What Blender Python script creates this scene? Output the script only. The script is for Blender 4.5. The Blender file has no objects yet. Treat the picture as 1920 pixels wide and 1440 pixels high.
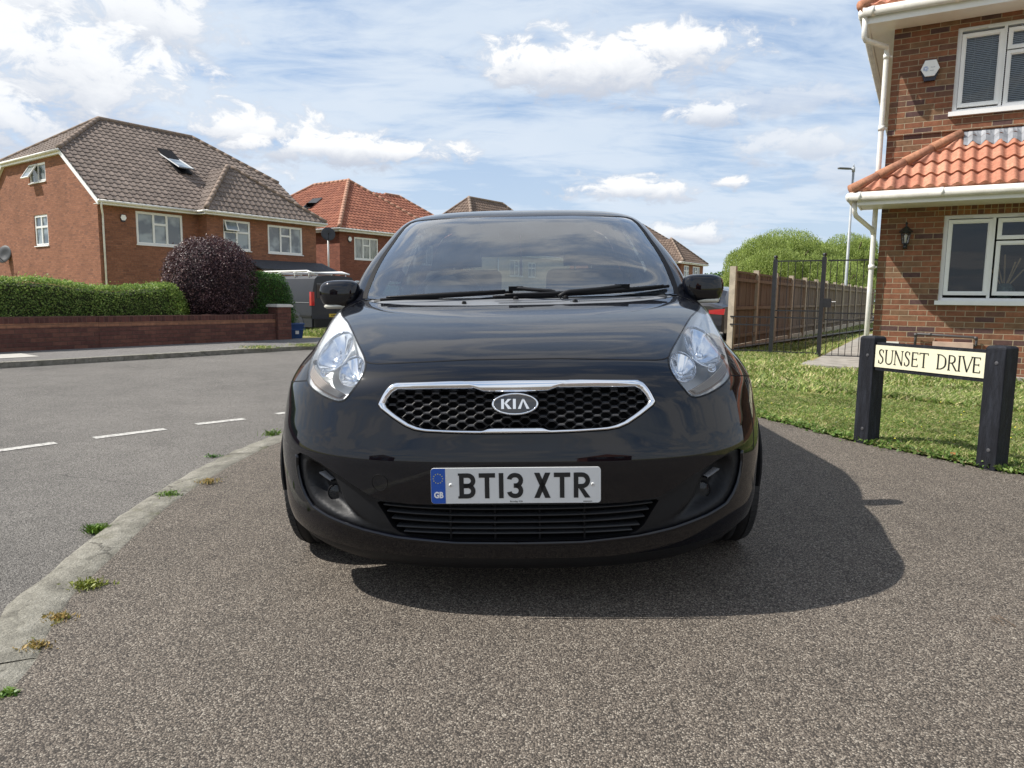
import bpy, math, random
import numpy as np
from math import sin, cos, pi, radians, sqrt, atan2, hypot, floor
from mathutils import Vector, Matrix
from mathutils.geometry import delaunay_2d_cdt
random.seed(7); rng = np.random.default_rng(7)
scene = bpy.context.scene
COL = scene.collection

# ---------------------------------------------------------------- camera
cam_d = bpy.data.cameras.new("camera"); cam = bpy.data.objects.new("camera", cam_d); COL.objects.link(cam)
cam_d.sensor_width = 36; cam_d.lens = 36*1332/1920; cam_d.clip_start = .05; cam_d.clip_end = 3000
_P, _R = radians(6.9), radians(.7)
_f = Vector((0, cos(_P), -sin(_P))); _r0 = Vector((1, 0, 0)); _u0 = Vector((0, sin(_P), cos(_P)))
_r = _r0*cos(_R)+_u0*sin(_R); _u = -_r0*sin(_R)+_u0*cos(_R)
cam.matrix_world = Matrix.Translation((0, 0, 1.0)) @ Matrix((_r, _u, -_f)).transposed().to_4x4()
scene.camera = cam
# ---------------------------------------------------------------- light
SUN = Vector((-.87, .02, 1.0)).normalized()          # direction to the sun
sd = bpy.data.lights.new("sun", 'SUN'); sd.energy = 5.0; sd.angle = radians(.55); sd.color = (1, .955, .89)
so = bpy.data.objects.new("sun", sd); COL.objects.link(so); so.location = (-20, 0, 30)
so.rotation_euler = SUN.to_track_quat('Z', 'Y').to_euler()
SUN_EL = math.asin(SUN.z); SUN_AZ = atan2(SUN.x, SUN.y)
vs = scene.view_settings; vs.view_transform = 'Standard'; vs.look = 'None'; vs.exposure = .46; vs.gamma = 1
scene.render.engine = 'CYCLES'
scene.cycles.max_bounces = 10; scene.cycles.transparent_max_bounces = 12; scene.cycles.caustics_reflective = False; scene.cycles.caustics_refractive = False

# ---------------------------------------------------------------- node helper
class NT:
    def __init__(s, tree):
        s.t = tree; s.n = tree.nodes; s.l = tree.links
    def new(s, typ, **kw):
        n = s.n.new(typ)
        for k, v in kw.items(): setattr(n, k, v)
        return n
    def put(s, sock, v):
        if v is None: return
        if hasattr(v, 'is_linked') or hasattr(v, 'links'): s.l.new(v, sock)
        else: sock.default_value = v
    def m(s, op, a=None, b=None, c=None, clamp=False):
        n = s.new('ShaderNodeMath', operation=op); n.use_clamp = clamp
        for i, v in enumerate((a, b, c)):
            if v is not None: s.put(n.inputs[i], v)
        return n.outputs[0]
    def sstep(s, lo, hi, x):
        n = s.new('ShaderNodeMapRange', interpolation_type='SMOOTHSTEP')
        s.put(n.inputs['Value'], x); s.put(n.inputs['From Min'], lo); s.put(n.inputs['From Max'], hi)
        return n.outputs['Result']
    def lin(s, lo, hi, a, b, x):
        n = s.new('ShaderNodeMapRange')
        s.put(n.inputs['Value'], x); n.inputs['From Min'].default_value = lo; n.inputs['From Max'].default_value = hi
        n.inputs['To Min'].default_value = a; n.inputs['To Max'].default_value = b
        return n.outputs['Result']
    def mix(s, f, a, b, blend='MIX'):
        n = s.new('ShaderNodeMix', data_type='RGBA', blend_type=blend)
        s.put(n.inputs[0], f)
        for sk, v in ((n.inputs[6], a), (n.inputs[7], b)):
            s.put(sk, (*v, 1) if isinstance(v, tuple) and len(v) == 3 else v)
        return n.outputs[2]
    def noise(s, vec, scale, detail=3, rough=.5, dist=0., out='Fac'):
        n = s.new('ShaderNodeTexNoise'); s.put(n.inputs['Vector'], vec)
        s.put(n.inputs['Scale'], scale); n.inputs['Detail'].default_value = detail; n.inputs['Roughness'].default_value = rough
        n.inputs['Distortion'].default_value = dist
        return n.outputs[out]
    def vor(s, vec, scale, out='Distance', feature='F1'):
        n = s.new('ShaderNodeTexVoronoi', feature=feature); s.put(n.inputs['Vector'], vec); n.inputs['Scale'].default_value = scale
        return n.outputs[out]
    def ramp(s, fac, stops, interp='LINEAR'):
        n = s.new('ShaderNodeValToRGB'); s.put(n.inputs[0], fac); e = n.color_ramp.elements; n.color_ramp.interpolation = interp
        while len(e) < len(stops): e.new(.5)
        for i, (p, c) in enumerate(stops): e[i].position = p; e[i].color = (*c, 1)
        return n.outputs[0]
    def comb(s, x, y, z):
        n = s.new('ShaderNodeCombineXYZ')
        for i, v in enumerate((x, y, z)): s.put(n.inputs[i], v)
        return n.outputs[0]
    def sep(s, v):
        n = s.new('ShaderNodeSeparateXYZ'); s.put(n.inputs[0], v); return n.outputs
    def vmul(s, v, xyz):
        n = s.new('ShaderNodeVectorMath', operation='MULTIPLY'); s.put(n.inputs[0], v); n.inputs[1].default_value = xyz; return n.outputs[0]

# ---------------------------------------------------------------- sky
def build_world():
    w = bpy.data.worlds.new("World"); scene.world = w; w.use_nodes = True
    N = NT(w.node_tree); N.n.clear()
    out = N.new('ShaderNodeOutputWorld'); bg = N.new('ShaderNodeBackground'); bg.inputs['Strength'].default_value = .092
    sky = N.new('ShaderNodeTexSky', sky_type='NISHITA'); sky.sun_disc = False
    sky.sun_elevation = SUN_EL; sky.sun_rotation = SUN_AZ; sky.altitude = 50; sky.air_density = 1.0; sky.dust_density = 1.0; sky.ozone_density = 1.6
    tc = N.new('ShaderNodeTexCoord').outputs['Generated']
    x, y, z = N.sep(tc)
    zc = N.m('MAXIMUM', z, 0.0)
    az = N.m('MULTIPLY', N.m('ARCTAN2', x, y), 180/pi); el = N.m('MULTIPLY', N.m('ARCSINE', z), 180/pi)
    k = N.m('DIVIDE', 1.0, N.m('ADD', zc, .16))
    flat = N.comb(N.m('MULTIPLY', x, k), N.m('MULTIPLY', y, k), 0.0)
    # thin high veil
    n1 = N.noise(N.vmul(flat, (.75, 1.5, 1)), 1.15, 7, .58, .6)
    n2 = N.noise(N.vmul(flat, (2.2, 5.2, 1)), 1.6, 6, .62, .9)
    veil = N.m('ADD', N.m('MULTIPLY', n1, .72), N.m('MULTIPLY', n2, .28))
    veil = N.sstep(.30, .57, veil)
    hz = N.sstep(26., 2., el)
    veil = N.m('MULTIPLY', veil, N.lin(24., 40., 1., .45, el))
    veil = N.m('MAXIMUM', N.m('MULTIPLY', veil, .90), N.m('MULTIPLY', hz, .5))
    # cumulus
    q = N.comb(N.m('MULTIPLY', az, .1), N.m('MULTIPLY', el, .17), 0.0)
    e1 = N.noise(q, 3.6, 9, .64, .35); e2 = N.noise(q, .8, 3, .5)
    edge = N.m('ADD', N.m('MULTIPLY', N.m('SUBTRACT', e1, .485), 3.3), N.m('MULTIPLY', N.m('SUBTRACT', e2, .5), 1.1))
    blobs = [(6.2, 17.4, 8.5, 2.6, 1.), (1., 17.2, 4., 2., 1.), (12., 18., 6, 2.2, 1.), (-13., 10.9, 10., 1.2, 1.), (-20., 11.8, 5.8, 1.9, 1.),
             (-31., 14., 7.5, 5.5, .95), (-27., 18., 6., 2.6, .9), (-36., 18., 10., 5, .9), (-38, 11, 9, 3, .9), (8.8, 8.4, 5.2, 1.2, 1.), (16.2, 8.7, 1.5, .5, 1.), (14.8, 13.7, 2.6, 1.0, .9),
             (13., 5., 4., 1.0, .9), (21., 11.2, 4., 1.3, .65), (20., 14.2, 6., 1.4, .5), (25., 9, 4., 1.2, .5), (-8., 3.5, 9., 1.4, .6), (-24, 8.2, 6, 1.4, .8)]
    tot = None; light = None
    for a0, e0, ra, re, amp in blobs:
        dx = N.m('DIVIDE', N.m('SUBTRACT', az, a0), ra); dy = N.m('DIVIDE', N.m('SUBTRACT', el, e0), re)
        d = N.m('SQRT', N.m('ADD', N.m('MULTIPLY', dx, dx), N.m('MULTIPLY', dy, dy)))
        mk = N.m('MULTIPLY', N.sstep(1.20, .52, N.m('ADD', d, edge)), amp)
        tot = mk if tot is None else N.m('MAXIMUM', tot, mk)
        lt = N.m('MULTIPLY', N.sstep(-.9, .35, N.m('ADD', dy, N.m('MULTIPLY', edge, -.35))), mk)
        light = lt if light is None else N.m('MAXIMUM', light, lt)
    # clouds over the rest of the sky
    g1 = N.noise(N.vmul(flat, (.9, 1.5, 1)), 1.5, 9, .62, .8)
    away = N.sstep(38., 55., N.m('ABSOLUTE', az)); high = N.sstep(23., 32., el)
    rest = N.m('MULTIPLY', N.sstep(.45, .56, g1), N.m('MAXIMUM', away, high))
    tot = N.m('MAXIMUM', tot, N.m('MULTIPLY', rest, .95)); light = N.m('MAXIMUM', light, N.m('MULTIPLY', rest, .8))
    vc = N.mix(N.noise(q, .9, 4), (5.2, 6.1, 7.2), (6.7, 7.2, 7.8))
    skyc = N.mix(.42, sky.outputs[0], (2.5, 4.4, 7.6))
    c = N.mix(veil, skyc, vc)
    shade = N.mix(light, (4.6, 5.0, 5.8), (8.2, 8.3, 8.4))
    c = N.mix(tot, c, shade)
    below = N.sstep(0., -.02, z)
    c = N.mix(below, c, (1.2, 1.2, 1.2))
    N.put(bg.inputs['Color'], c); N.l.new(bg.outputs[0], out.inputs[0])
build_world()

# ---------------------------------------------------------------- materials
MATS = {}
def mat(name, base=(.5, .5, .5), rough=.6, metal=0., coat=0., spec=.5, build=None, **kw):
    if name in MATS: return MATS[name]
    m = bpy.data.materials.new(name); m.use_nodes = True; N = NT(m.node_tree)
    b = m.node_tree.nodes['Principled BSDF']
    b.inputs['Base Color'].default_value = (*base, 1); b.inputs['Roughness'].default_value = rough; b.inputs['Metallic'].default_value = metal
    b.inputs['Coat Weight'].default_value = coat; b.inputs['Coat Roughness'].default_value = kw.get('coat_rough', .03)
    b.inputs['Specular IOR Level'].default_value = spec
    if build: build(N, b)
    b.inputs['Coat IOR'].default_value = kw.get('coat_ior', 1.5)
    MATS[name] = m; return m
def bump(N, b, h, strength=.5, dist=.01):
    n = N.new('ShaderNodeBump'); n.inputs['Strength'].default_value = strength; n.inputs['Distance'].default_value = dist
    N.put(n.inputs['Height'], h); N.l.new(n.outputs[0], b.inputs['Normal']); return n
def objco(N): return N.new('ShaderNodeTexCoord').outputs['Object']
def uvco(N): return N.new('ShaderNodeTexCoord').outputs['UV']
def geopos(N): return N.new('ShaderNodeNewGeometry').outputs['Position']
def plain(name, base, rough=.6, var=.12, scale=8., bumpk=0., bscale=60., **kw):
    """colour with soft large variation, dirt and a little bump"""
    def bd(N, b):
        p = objco(N); n = N.noise(p, scale, 5, .6); n2 = N.noise(p, scale*9, 3, .6)
        f = N.m('ADD', N.m('MULTIPLY', n, .7), N.m('MULTIPLY', n2, .3))
        c = N.mix(N.sstep(.3, .7, f), tuple(v*(1-var) for v in base), tuple(min(1, v*(1+var)) for v in base))
        N.put(b.inputs['Base Color'], c)
        N.put(b.inputs['Roughness'], N.lin(.3, .7, rough*.88, min(1, rough*1.12), n2))
        if bumpk: bump(N, b, N.noise(p, bscale, 4, .6), bumpk, .004)
    return mat(name, base, rough, build=bd, **kw)

def brick_build(cols, mortar, bw=.225, bh=.075, mj=.010, soldier=False, rough=.9, dirt=.0):
    def bd(N, b):
        u, v, _ = N.sep(uvco(N))
        if soldier: u, v = v, u
        row = N.m('FLOOR', N.m('DIVIDE', v, bh))
        off = N.m('MULTIPLY', N.m('MODULO', N.m('ADD', row, 1000.0), 2.0), bw*.5)
        uu = N.m('ADD', u, off) if not soldier else u
        colm = N.m('FLOOR', N.m('DIVIDE', uu, bw))
        fu = N.m('MULTIPLY', N.m('FRACT', N.m('DIVIDE', uu, bw)), bw); fv = N.m('MULTIPLY', N.m('FRACT', N.m('DIVIDE', v, bh)), bh)
        du = N.m('MINIMUM', fu, N.m('SUBTRACT', bw, fu)); dv = N.m('MINIMUM', fv, N.m('SUBTRACT', bh, fv))
        wob = N.m('MULTIPLY', N.m('SUBTRACT', N.noise(uvco(N), 40, 2), .5), .004)
        dd = N.m('ADD', N.m('MINIMUM', du, dv), wob)
        mask = N.sstep(mj*.36, mj*.62, dd)
        wn = N.new('ShaderNodeTexWhiteNoise', noise_dimensions='2D'); N.put(wn.inputs['Vector'], N.comb(colm, row, 0.0))
        rnd = wn.outputs['Value']
        bc = N.ramp(rnd, cols, 'CONSTANT')
        vn = N.noise(uvco(N), 14, 4, .6); vn2 = N.noise(uvco(N), 90, 3, .7); big = N.noise(uvco(N), .7, 4, .6)
        k = N.m('ADD', N.lin(.25, .75, .72, 1.25, vn), N.lin(.2, .8, -.12, .12, vn2)); k = N.m('MULTIPLY', k, N.lin(.3, .7, .85, 1.12, big))
        bc = N.mix(1.0, bc, N.comb(k, k, k), 'MULTIPLY')
        mc = N.mix(N.noise(uvco(N), 30, 3), tuple(c*.75 for c in mortar), mortar)
        N.put(b.inputs['Base Color'], N.mix(mask, mc, bc)); b.inputs['Roughness'].default_value = rough
        bump(N, b, N.m('ADD', N.m('MULTIPLY', mask, 1.0), N.m('MULTIPLY', vn2, .25)), .9, .006)
    return bd
BR = mat('multi_stock_brick', spec=.2, build=brick_build([(0, (.22, .094, .055)), (.22, (.185, .086, .052)), (.42, (.105, .060, .055)), (.52, (.245, .110, .062)), (.66, (.150, .080, .056)), (.80, (.20, .115, .068)), (.92, (.27, .115, .065))], (.40, .32, .22)))
BRS = mat('soldier_course_brick', spec=.2, build=brick_build([(0, (.20, .09, .05)), (.3, (.15, .07, .05)), (.6, (.24, .11, .05))], (.42, .34, .22), soldier=True))
BRO = mat('orange_facing_brick', spec=.2, build=brick_build([(0, (.27, .120, .074)), (.35, (.24, .106, .067)), (.7, (.29, .132, .083)), (.9, (.20, .092, .062))], (.20, .13, .095), mj=.009))
BRR = mat('red_facing_brick', spec=.2, build=brick_build([(0, (.22, .082, .055)), (.4, (.19, .072, .05)), (.75, (.245, .095, .064))], (.20, .13, .10), mj=.009))
BRW = mat('dark_garden_brick', spec=.2, build=brick_build([(0, (.145, .066, .052)), (.4, (.12, .056, .046)), (.7, (.17, .078, .058))], (.12, .08, .062), mj=.009))
BRWS = mat('dark_coping_brick', spec=.2, build=brick_build([(0, (.11, .05, .042)), (.4, (.09, .042, .036)), (.7, (.13, .056, .046))], (.16, .09, .07), soldier=False, bw=.075, bh=.115, mj=.012))
BRB = mat('buff_band_brick', spec=.2, build=brick_build([(0, (.30, .15, .09)), (.5, (.26, .13, .08))], (.22, .13, .09), mj=.008))
BRX = mat('pale_render', spec=.2, build=lambda N, b: N.put(b.inputs['Base Color'], N.mix(N.noise(uvco(N), 2, 4), (.50, .44, .36), (.60, .53, .44))))

WHITE = plain('white_upvc', (.80, .80, .79), .32, .04, 3, coat=.1)
GUTW = plain('weathered_white_upvc', (.70, .68, .63), .4, .14, 5)
CONC = plain('concrete_post', (.44, .38, .29), .9, .22, 6, .5, 70)
BLKMET = plain('black_painted_metal', (.014, .015, .018), .42, .3, 12)
LEAD = plain('lead_flashing', (.23, .24, .26), .55, .25, 9, .3, 30)
PLBLK = plain('black_textured_plastic', (.009, .0095, .011), .5, .1, 20, .12, 900, spec=.3)
PLDK = plain('deep_black_plastic', (.007, .007, .008), .6, .1, 20, spec=.12)
TYRE = plain('tyre_rubber', (.018, .018, .019), .75, .25, 20, .3, 120)
ALLOY = mat('alloy_wheel_silver', (.55, .56, .57), .3, metal=1.)
CHROME = mat('bright_chrome', (.86, .87, .89), .06, metal=1.)
SILV = mat('lamp_silver', (.97, .98, .98), .5, metal=.12)
BOWL = mat('lamp_reflector_chrome', (.82, .84, .87), .10, metal=1.)
def paint_build(N, b):
    p = objco(N)
    n = N.noise(p, 2200, 1, .5)
    N.put(b.inputs['Base Color'], N.mix(N.sstep(.45, .75, n), (.0007, .0010, .0030), (.0018, .0028, .0080)))
    cr = N.noise(p, 5, 4, .6); N.put(b.inputs['Coat Roughness'], N.lin(.35, .7, .012, .045, cr))
PAINT = mat('midnight_metallic_paint', (.003, .003, .006), .45, metal=.0, coat=1., spec=.02, build=paint_build, coat_ior=1.52)
def glass(name, tint=(.8, .85, .83), ior=1.52, k=1.5, rough=.0, dirt=0.):
    if name in MATS: return MATS[name]
    m = bpy.data.materials.new(name); m.use_nodes = True; N = NT(m.node_tree); N.n.clear()
    o = N.new('ShaderNodeOutputMaterial'); tr = N.new('ShaderNodeBsdfTransparent'); gl = N.new('ShaderNodeBsdfGlossy')
    tr.inputs[0].default_value = (*tint, 1); gl.inputs['Roughness'].default_value = rough; gl.inputs['Color'].default_value = (.95, .97, 1, 1)
    fr = N.new('ShaderNodeFresnel'); fr.inputs[0].default_value = ior
    f = N.m('MULTIPLY', fr.outputs[0], k, clamp=True)
    mx = N.new('ShaderNodeMixShader'); N.put(mx.inputs[0], f); N.l.new(tr.outputs[0], mx.inputs[1]); N.l.new(gl.outputs[0], mx.inputs[2])
    last = mx.outputs[0]
    if dirt:
        df = N.new('ShaderNodeBsdfDiffuse'); df.inputs[0].default_value = (.48, .54, .60, 1)
        m2 = N.new('ShaderNodeMixShader'); n = N.noise(objco(N), 6, 5, .65); N.put(m2.inputs[0], N.lin(.35, .75, dirt*.3, dirt, n))
        N.l.new(last, m2.inputs[1]); N.l.new(df.outputs[0], m2.inputs[2]); last = m2.outputs[0]
    N.l.new(last, o.inputs[0]); MATS[name] = m; return m
WSG = glass('windscreen_glass', (.60, .66, .66), 1.52, 2.6, 0., .055)
SDG = glass('car_side_glass', (.5, .54, .54), 1.52, 1.6)
LENS = glass('lamp_lens', (.96, .97, .98), 1.48, .85, .01, .05)
WING = glass('house_window_glass', (.75, .8, .8), 1.52, 1.15)
FARGL = mat('far_window_glass', (.05, .065, .08), .06, spec=1., build=lambda N, b: N.put(b.inputs['Base Color'], N.mix(N.sstep(.4, .6, N.noise(objco(N), 1.6, 2)), (.07, .09, .11), (.26, .30, .32))))  # pale bluish patches painted in for curtains and reflected sky
CURT = plain('window_curtain', (.42, .43, .42), .9, .1, 4)

def leafmat(name, stops, rough=.5, trans=.25):
    def bd(N, b):
        g = N.new('ShaderNodeNewGeometry'); r = g.outputs['Random Per Island']
        c = N.ramp(r, stops); big = N.noise(objco(N), 1.3, 3)
        k = N.lin(.3, .7, .75, 1.2, big); c = N.mix(1., c, N.comb(k, k, k), 'MULTIPLY')
        N.put(b.inputs['Base Color'], c)
        tr = N.new('ShaderNodeBsdfTranslucent'); N.put(tr.inputs[0], c); mx = N.new('ShaderNodeMixShader'); mx.inputs[0].default_value = trans
        o = [n for n in N.n if n.type == 'OUTPUT_MATERIAL'][0]
        N.l.new(b.outputs[0], mx.inputs[1]); N.l.new(tr.outputs[0], mx.inputs[2]); N.l.new(mx.outputs[0], o.inputs[0])
    return mat(name, rough=rough, spec=.35, build=bd)
HEDGE = leafmat('hedge_leaf', [(0, (.09, .16, .03)), (.5, (.19, .30, .06)), (.85, (.32, .43, .10)), (1, (.46, .54, .17))], .5, .4)
HEDGD = leafmat('dark_hedge_leaf', [(0, (.02, .07, .012)), (.5, (.045, .135, .022)), (1, (.12, .25, .04))], .5, .35)
PURP = leafmat('purple_leaf', [(0, (.030, .014, .018)), (.5, (.065, .030, .036)), (.85, (.13, .070, .072)), (1, (.25, .16, .14))], .5, .2)
WILL = leafmat('willow_leaf', [(0, (.16, .23, .05)), (.5, (.30, .38, .10)), (1, (.42, .50, .15))], .5, .45)
FART = leafmat('far_tree_leaf', [(0, (.03, .075, .02)), (.6, (.06, .13, .03)), (1, (.12, .21, .05))], .6, .25)
GRASS = leafmat('grass_blade', [(0, (.13, .20, .05)), (.42, (.24, .34, .085)), (.70, (.38, .45, .13)), (.84, (.57, .53, .26)), (1, (.70, .62, .38))], .5, .4)
DRYG = leafmat('dry_grass_blade', [(0, (.14, .16, .03)), (.4, (.33, .24, .08)), (1, (.50, .34, .12))], .6, .3)
BARK = plain('bark', (.09, .065, .045), .9, .3, 8, .6, 30)

# ---------------------------------------------------------------- mesh helpers
def mesh(name, verts, faces, m=None, parent=None, smooth=False, uvs=None, normals=None, mats=None, fmat=None):
    me = bpy.data.meshes.new(name); me.from_pydata([tuple(v) for v in verts], [], [tuple(f) for f in faces]); me.validate(clean_customdata=False)
    if mats:
        for x in mats: me.materials.append(x)
    elif m: me.materials.append(m)
    if fmat is not None: me.polygons.foreach_set('material_index', np.array(fmat, dtype=np.int32))
    if uvs is not None:
        l = me.uv_layers.new(name='UVMap'); u = np.array(uvs, dtype=np.float32)
        if len(u) == len(me.vertices):
            idx = np.empty(len(me.loops), dtype=np.int32); me.loops.foreach_get('vertex_index', idx); u = u[idx]
        l.data.foreach_set('uv', u.ravel())
    if smooth: me.polygons.foreach_set('use_smooth', np.ones(len(me.polygons), dtype=bool))
    me.update()
    if normals is not None: me.normals_split_custom_set_from_vertices([tuple(n) for n in normals])
    o = bpy.data.objects.new(name, me); COL.objects.link(o)
    if parent: o.parent = parent
    return o
def tag(o, label=None, cat=None, group=None, kind=None):
    if label: o['label'] = label
    if cat: o['category'] = cat
    if group: o['group'] = group
    if kind: o['kind'] = kind
    return o
def thing(name, label, cat, loc=(0, 0, 0), rz=0., group=None, rot=None):
    o = bpy.data.objects.new(name, None); COL.objects.link(o); o.empty_display_size = .2
    o.location = loc; o.rotation_euler = rot if rot else (0, 0, rz)
    return tag(o, label, cat, group)
class MB:
    def __init__(s): s.v = []; s.f = []; s.uv = []
    def quad(s, a, b, c, d, uv=None):
        i = len(s.v); s.v += [tuple(a), tuple(b), tuple(c), tuple(d)]; s.f.append((i, i+1, i+2, i+3)); s.uv += uv or [(0, 0), (1, 0), (1, 1), (0, 1)]
    def poly(s, pts, uv=None):
        i = len(s.v); s.v += [tuple(p) for p in pts]; s.f.append(tuple(range(i, i+len(pts)))); s.uv += uv or [(p[0], p[1]) for p in pts]
    def box(s, x0, x1, y0, y1, z0, z1, M=None):
        P = [(x0, y0, z0), (x1, y0, z0), (x1, y1, z0), (x0, y1, z0), (x0, y0, z1), (x1, y0, z1), (x1, y1, z1), (x0, y1, z1)]
        if M: P = [tuple(M @ Vector(p)) for p in P]
        F = [((0, 3, 2, 1), 'xy'), ((4, 5, 6, 7), 'xy'), ((0, 1, 5, 4), 'xz'), ((1, 2, 6, 5), 'yz'), ((2, 3, 7, 6), 'xz'), ((3, 0, 4, 7), 'yz')]
        Q = [(x0, y0, z0), (x1, y0, z0), (x1, y1, z0), (x0, y1, z0), (x0, y0, z1), (x1, y0, z1), (x1, y1, z1), (x0, y1, z1)]
        for f, ax in F:
            a, c = 'xyz'.index(ax[0]), 'xyz'.index(ax[1])
            s.quad(*[P[i] for i in f], uv=[(Q[i][a], Q[i][c]) for i in f])
        return s
    def tube(s, pts, r, n=8, cap=True):
        pts = [Vector(p) for p in pts]; rs = r if isinstance(r, (list, tuple)) else [r]*len(pts); base = len(s.v); prev = None
        for i, p in enumerate(pts):
            d = (pts[min(i+1, len(pts)-1)]-pts[max(i-1, 0)]).normalized()
            if prev is None:
                a = Vector((0, 0, 1)) if abs(d.z) < .9 else Vector((1, 0, 0)); x = d.cross(a).normalized()
            else: x = (prev-d*prev.dot(d)).normalized()
            prev = x; y = d.cross(x)
            for k in range(n):
                t = 2*pi*k/n; q = p+(x*cos(t)+y*sin(t))*rs[i]; s.v.append(tuple(q)); s.uv.append((k/n, i))
        for i in range(len(pts)-1):
            for k in range(n):
                a = base+i*n+k; b = base+i*n+(k+1) % n; s.f.append((a, b, b+n, a+n))
        if cap: s.f.append(tuple(base+k for k in range(n))[::-1]); s.f.append(tuple(base+(len(pts)-1)*n+k for k in range(n)))
        return s
    def lathe(s, prof, M=None, n=24):
        base = len(s.v)
        for r, h in prof:
            for k in range(n):
                p = Vector((r*cos(2*pi*k/n), r*sin(2*pi*k/n), h)); p = M @ p if M else p; s.v.append(tuple(p)); s.uv.append((k/n, h))
        for i in range(len(prof)-1):
            for k in range(n):
                a = base+i*n+k; b = base+i*n+(k+1) % n; s.f.append((a, b, b+n, a+n))
        return s
    def prism(s, pts, d, M=None):
        """extrude a list of 3d points by vector d"""
        pts = [Vector(p) for p in pts]; d = Vector(d); n = len(pts); A = pts+[p+d for p in pts]
        if M: A = [M @ p for p in A]
        i = len(s.v); s.v += [tuple(p) for p in A]; s.uv += [(p[0], p[2]) for p in A]
        s.f.append(tuple(range(i, i+n))[::-1]); s.f.append(tuple(range(i+n, i+2*n)))
        for k in range(n): s.f.append((i+k, i+(k+1) % n, i+n+(k+1) % n, i+n+k))
        return s
    def build(s, name, m, parent=None, smooth=False): return mesh(name, s.v, s.f, m, parent, smooth, s.uv)
def copy_tree(o, parent=None):
    c = o.copy(); COL.objects.link(c); c.parent = parent
    for ch in list(o.children): copy_tree(ch, c)
    return c
def bevel(o, w=.005, seg=2):
    md = o.modifiers.new('bevel', 'BEVEL'); md.width = w; md.segments = seg; md.limit_method = 'ANGLE'; md.angle_limit = radians(40); return o
FONT = {}
def text_mesh(name, s, size, m, parent, M, extrude=.001, bold=0., sx=1., spacing=1.):
    """text as real mesh, M places its local xy-plane; centred"""
    cu = bpy.data.curves.new('t', 'FONT'); cu.body = s; cu.size = size; cu.extrude = extrude; cu.offset = bold; cu.align_x = 'CENTER'; cu.align_y = 'CENTER'; cu.space_character = spacing
    cu.resolution_u = 4
    o = bpy.data.objects.new('t', cu); COL.objects.link(o)
    dg = bpy.context.evaluated_depsgraph_get(); me = bpy.data.meshes.new_from_object(o.evaluated_get(dg)); bpy.data.objects.remove(o)
    me.transform(M @ Matrix.Diagonal((sx, 1, 1, 1))); me.materials.clear(); me.materials.append(m); me.name = name
    q = bpy.data.objects.new(name, me); COL.objects.link(q); q.parent = parent; return q
def leaves(name, P, size, m, parent=None, Nn=None, jitter=.8, aspect=.6, flat=None):
    """one small quad per point, in one mesh"""
    P = np.asarray(P); n = len(P); sz = size*(rng.uniform(.6, 1.3, (n, 1)))
    a = rng.normal(size=(n, 3))
    if Nn is not None: nn = Nn+rng.normal(size=(n, 3))*jitter
    else: nn = rng.normal(size=(n, 3))
    nn /= np.linalg.norm(nn, axis=1, keepdims=True); t = np.cross(nn, a); t /= np.linalg.norm(t, axis=1, keepdims=True); b = np.cross(nn, t)
    V = np.stack([P-t*sz, P-b*sz*aspect*.9+t*sz*.1, P+t*sz, P+b*sz*aspect*.9+t*sz*.1], 1).reshape(-1, 3)
    return fastmesh(name, V, np.arange(n*4).reshape(-1, 4), m, parent)
def fastmesh(name, V, Fc, m, parent=None, smooth=False):
    me = bpy.data.meshes.new(name); me.vertices.add(len(V)); me.vertices.foreach_set('co', np.asarray(V, dtype=np.float32).ravel())
    k = Fc.shape[1]; me.loops.add(Fc.size); me.loops.foreach_set('vertex_index', Fc.astype(np.int32).ravel())
    me.polygons.add(len(Fc)); me.polygons.foreach_set('loop_start', np.arange(0, Fc.size, k, dtype=np.int32))
    me.update(calc_edges=True); me.materials.append(m)
    if smooth: me.polygons.foreach_set('use_smooth', np.ones(len(Fc), dtype=bool))
    o = bpy.data.objects.new(name, me); COL.objects.link(o)
    if parent: o.parent = parent
    return o
U = np.array((.6, .8)); V_ = np.array((-.8, .6)); STREET = atan2(.8, .6)
# ================================================================ ground
def resample(pts, step, closed=False):
    P = np.array(pts, float);
    if closed: P = np.vstack([P, P[:1]])
    out = []
    for a, b in zip(P[:-1], P[1:]):
        n = max(1, int(round(np.hypot(*(b-a)[:2])/step)))
        for k in range(n): out.append(a+(b-a)*k/n)
    if not closed: out.append(P[-1])
    return np.array(out)
def catmull(P, n=8, closed=False):
    P = np.array(P, float); m = len(P); out = []
    for i in range(m if closed else m-1):
        if closed: p0, p1, p2, p3 = P[(i-1) % m], P[i], P[(i+1) % m], P[(i+2) % m]
        else: p0, p1, p2, p3 = P[max(i-1, 0)], P[i], P[i+1], P[min(i+2, m-1)]
        for k in range(n):
            t = k/n; out.append(.5*((2*p1)+(-p0+p2)*t+(2*p0-5*p1+4*p2-p3)*t*t+(-p0+3*p1-3*p2+p3)*t**3))
    if not closed: out.append(P[-1])
    return np.array(out)
def inside(P, poly):
    x, y = P[:, 0], P[:, 1]; r = np.zeros(len(P), bool); j = len(poly)-1
    for i in range(len(poly)):
        xi, yi = poly[i][:2]; xj, yj = poly[j][:2]
        if yi != yj: r ^= ((yi > y) != (yj > y)) & (x < (xj-xi)*(y-yi)/(yj-yi)+xi)
        j = i
    return r
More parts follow.
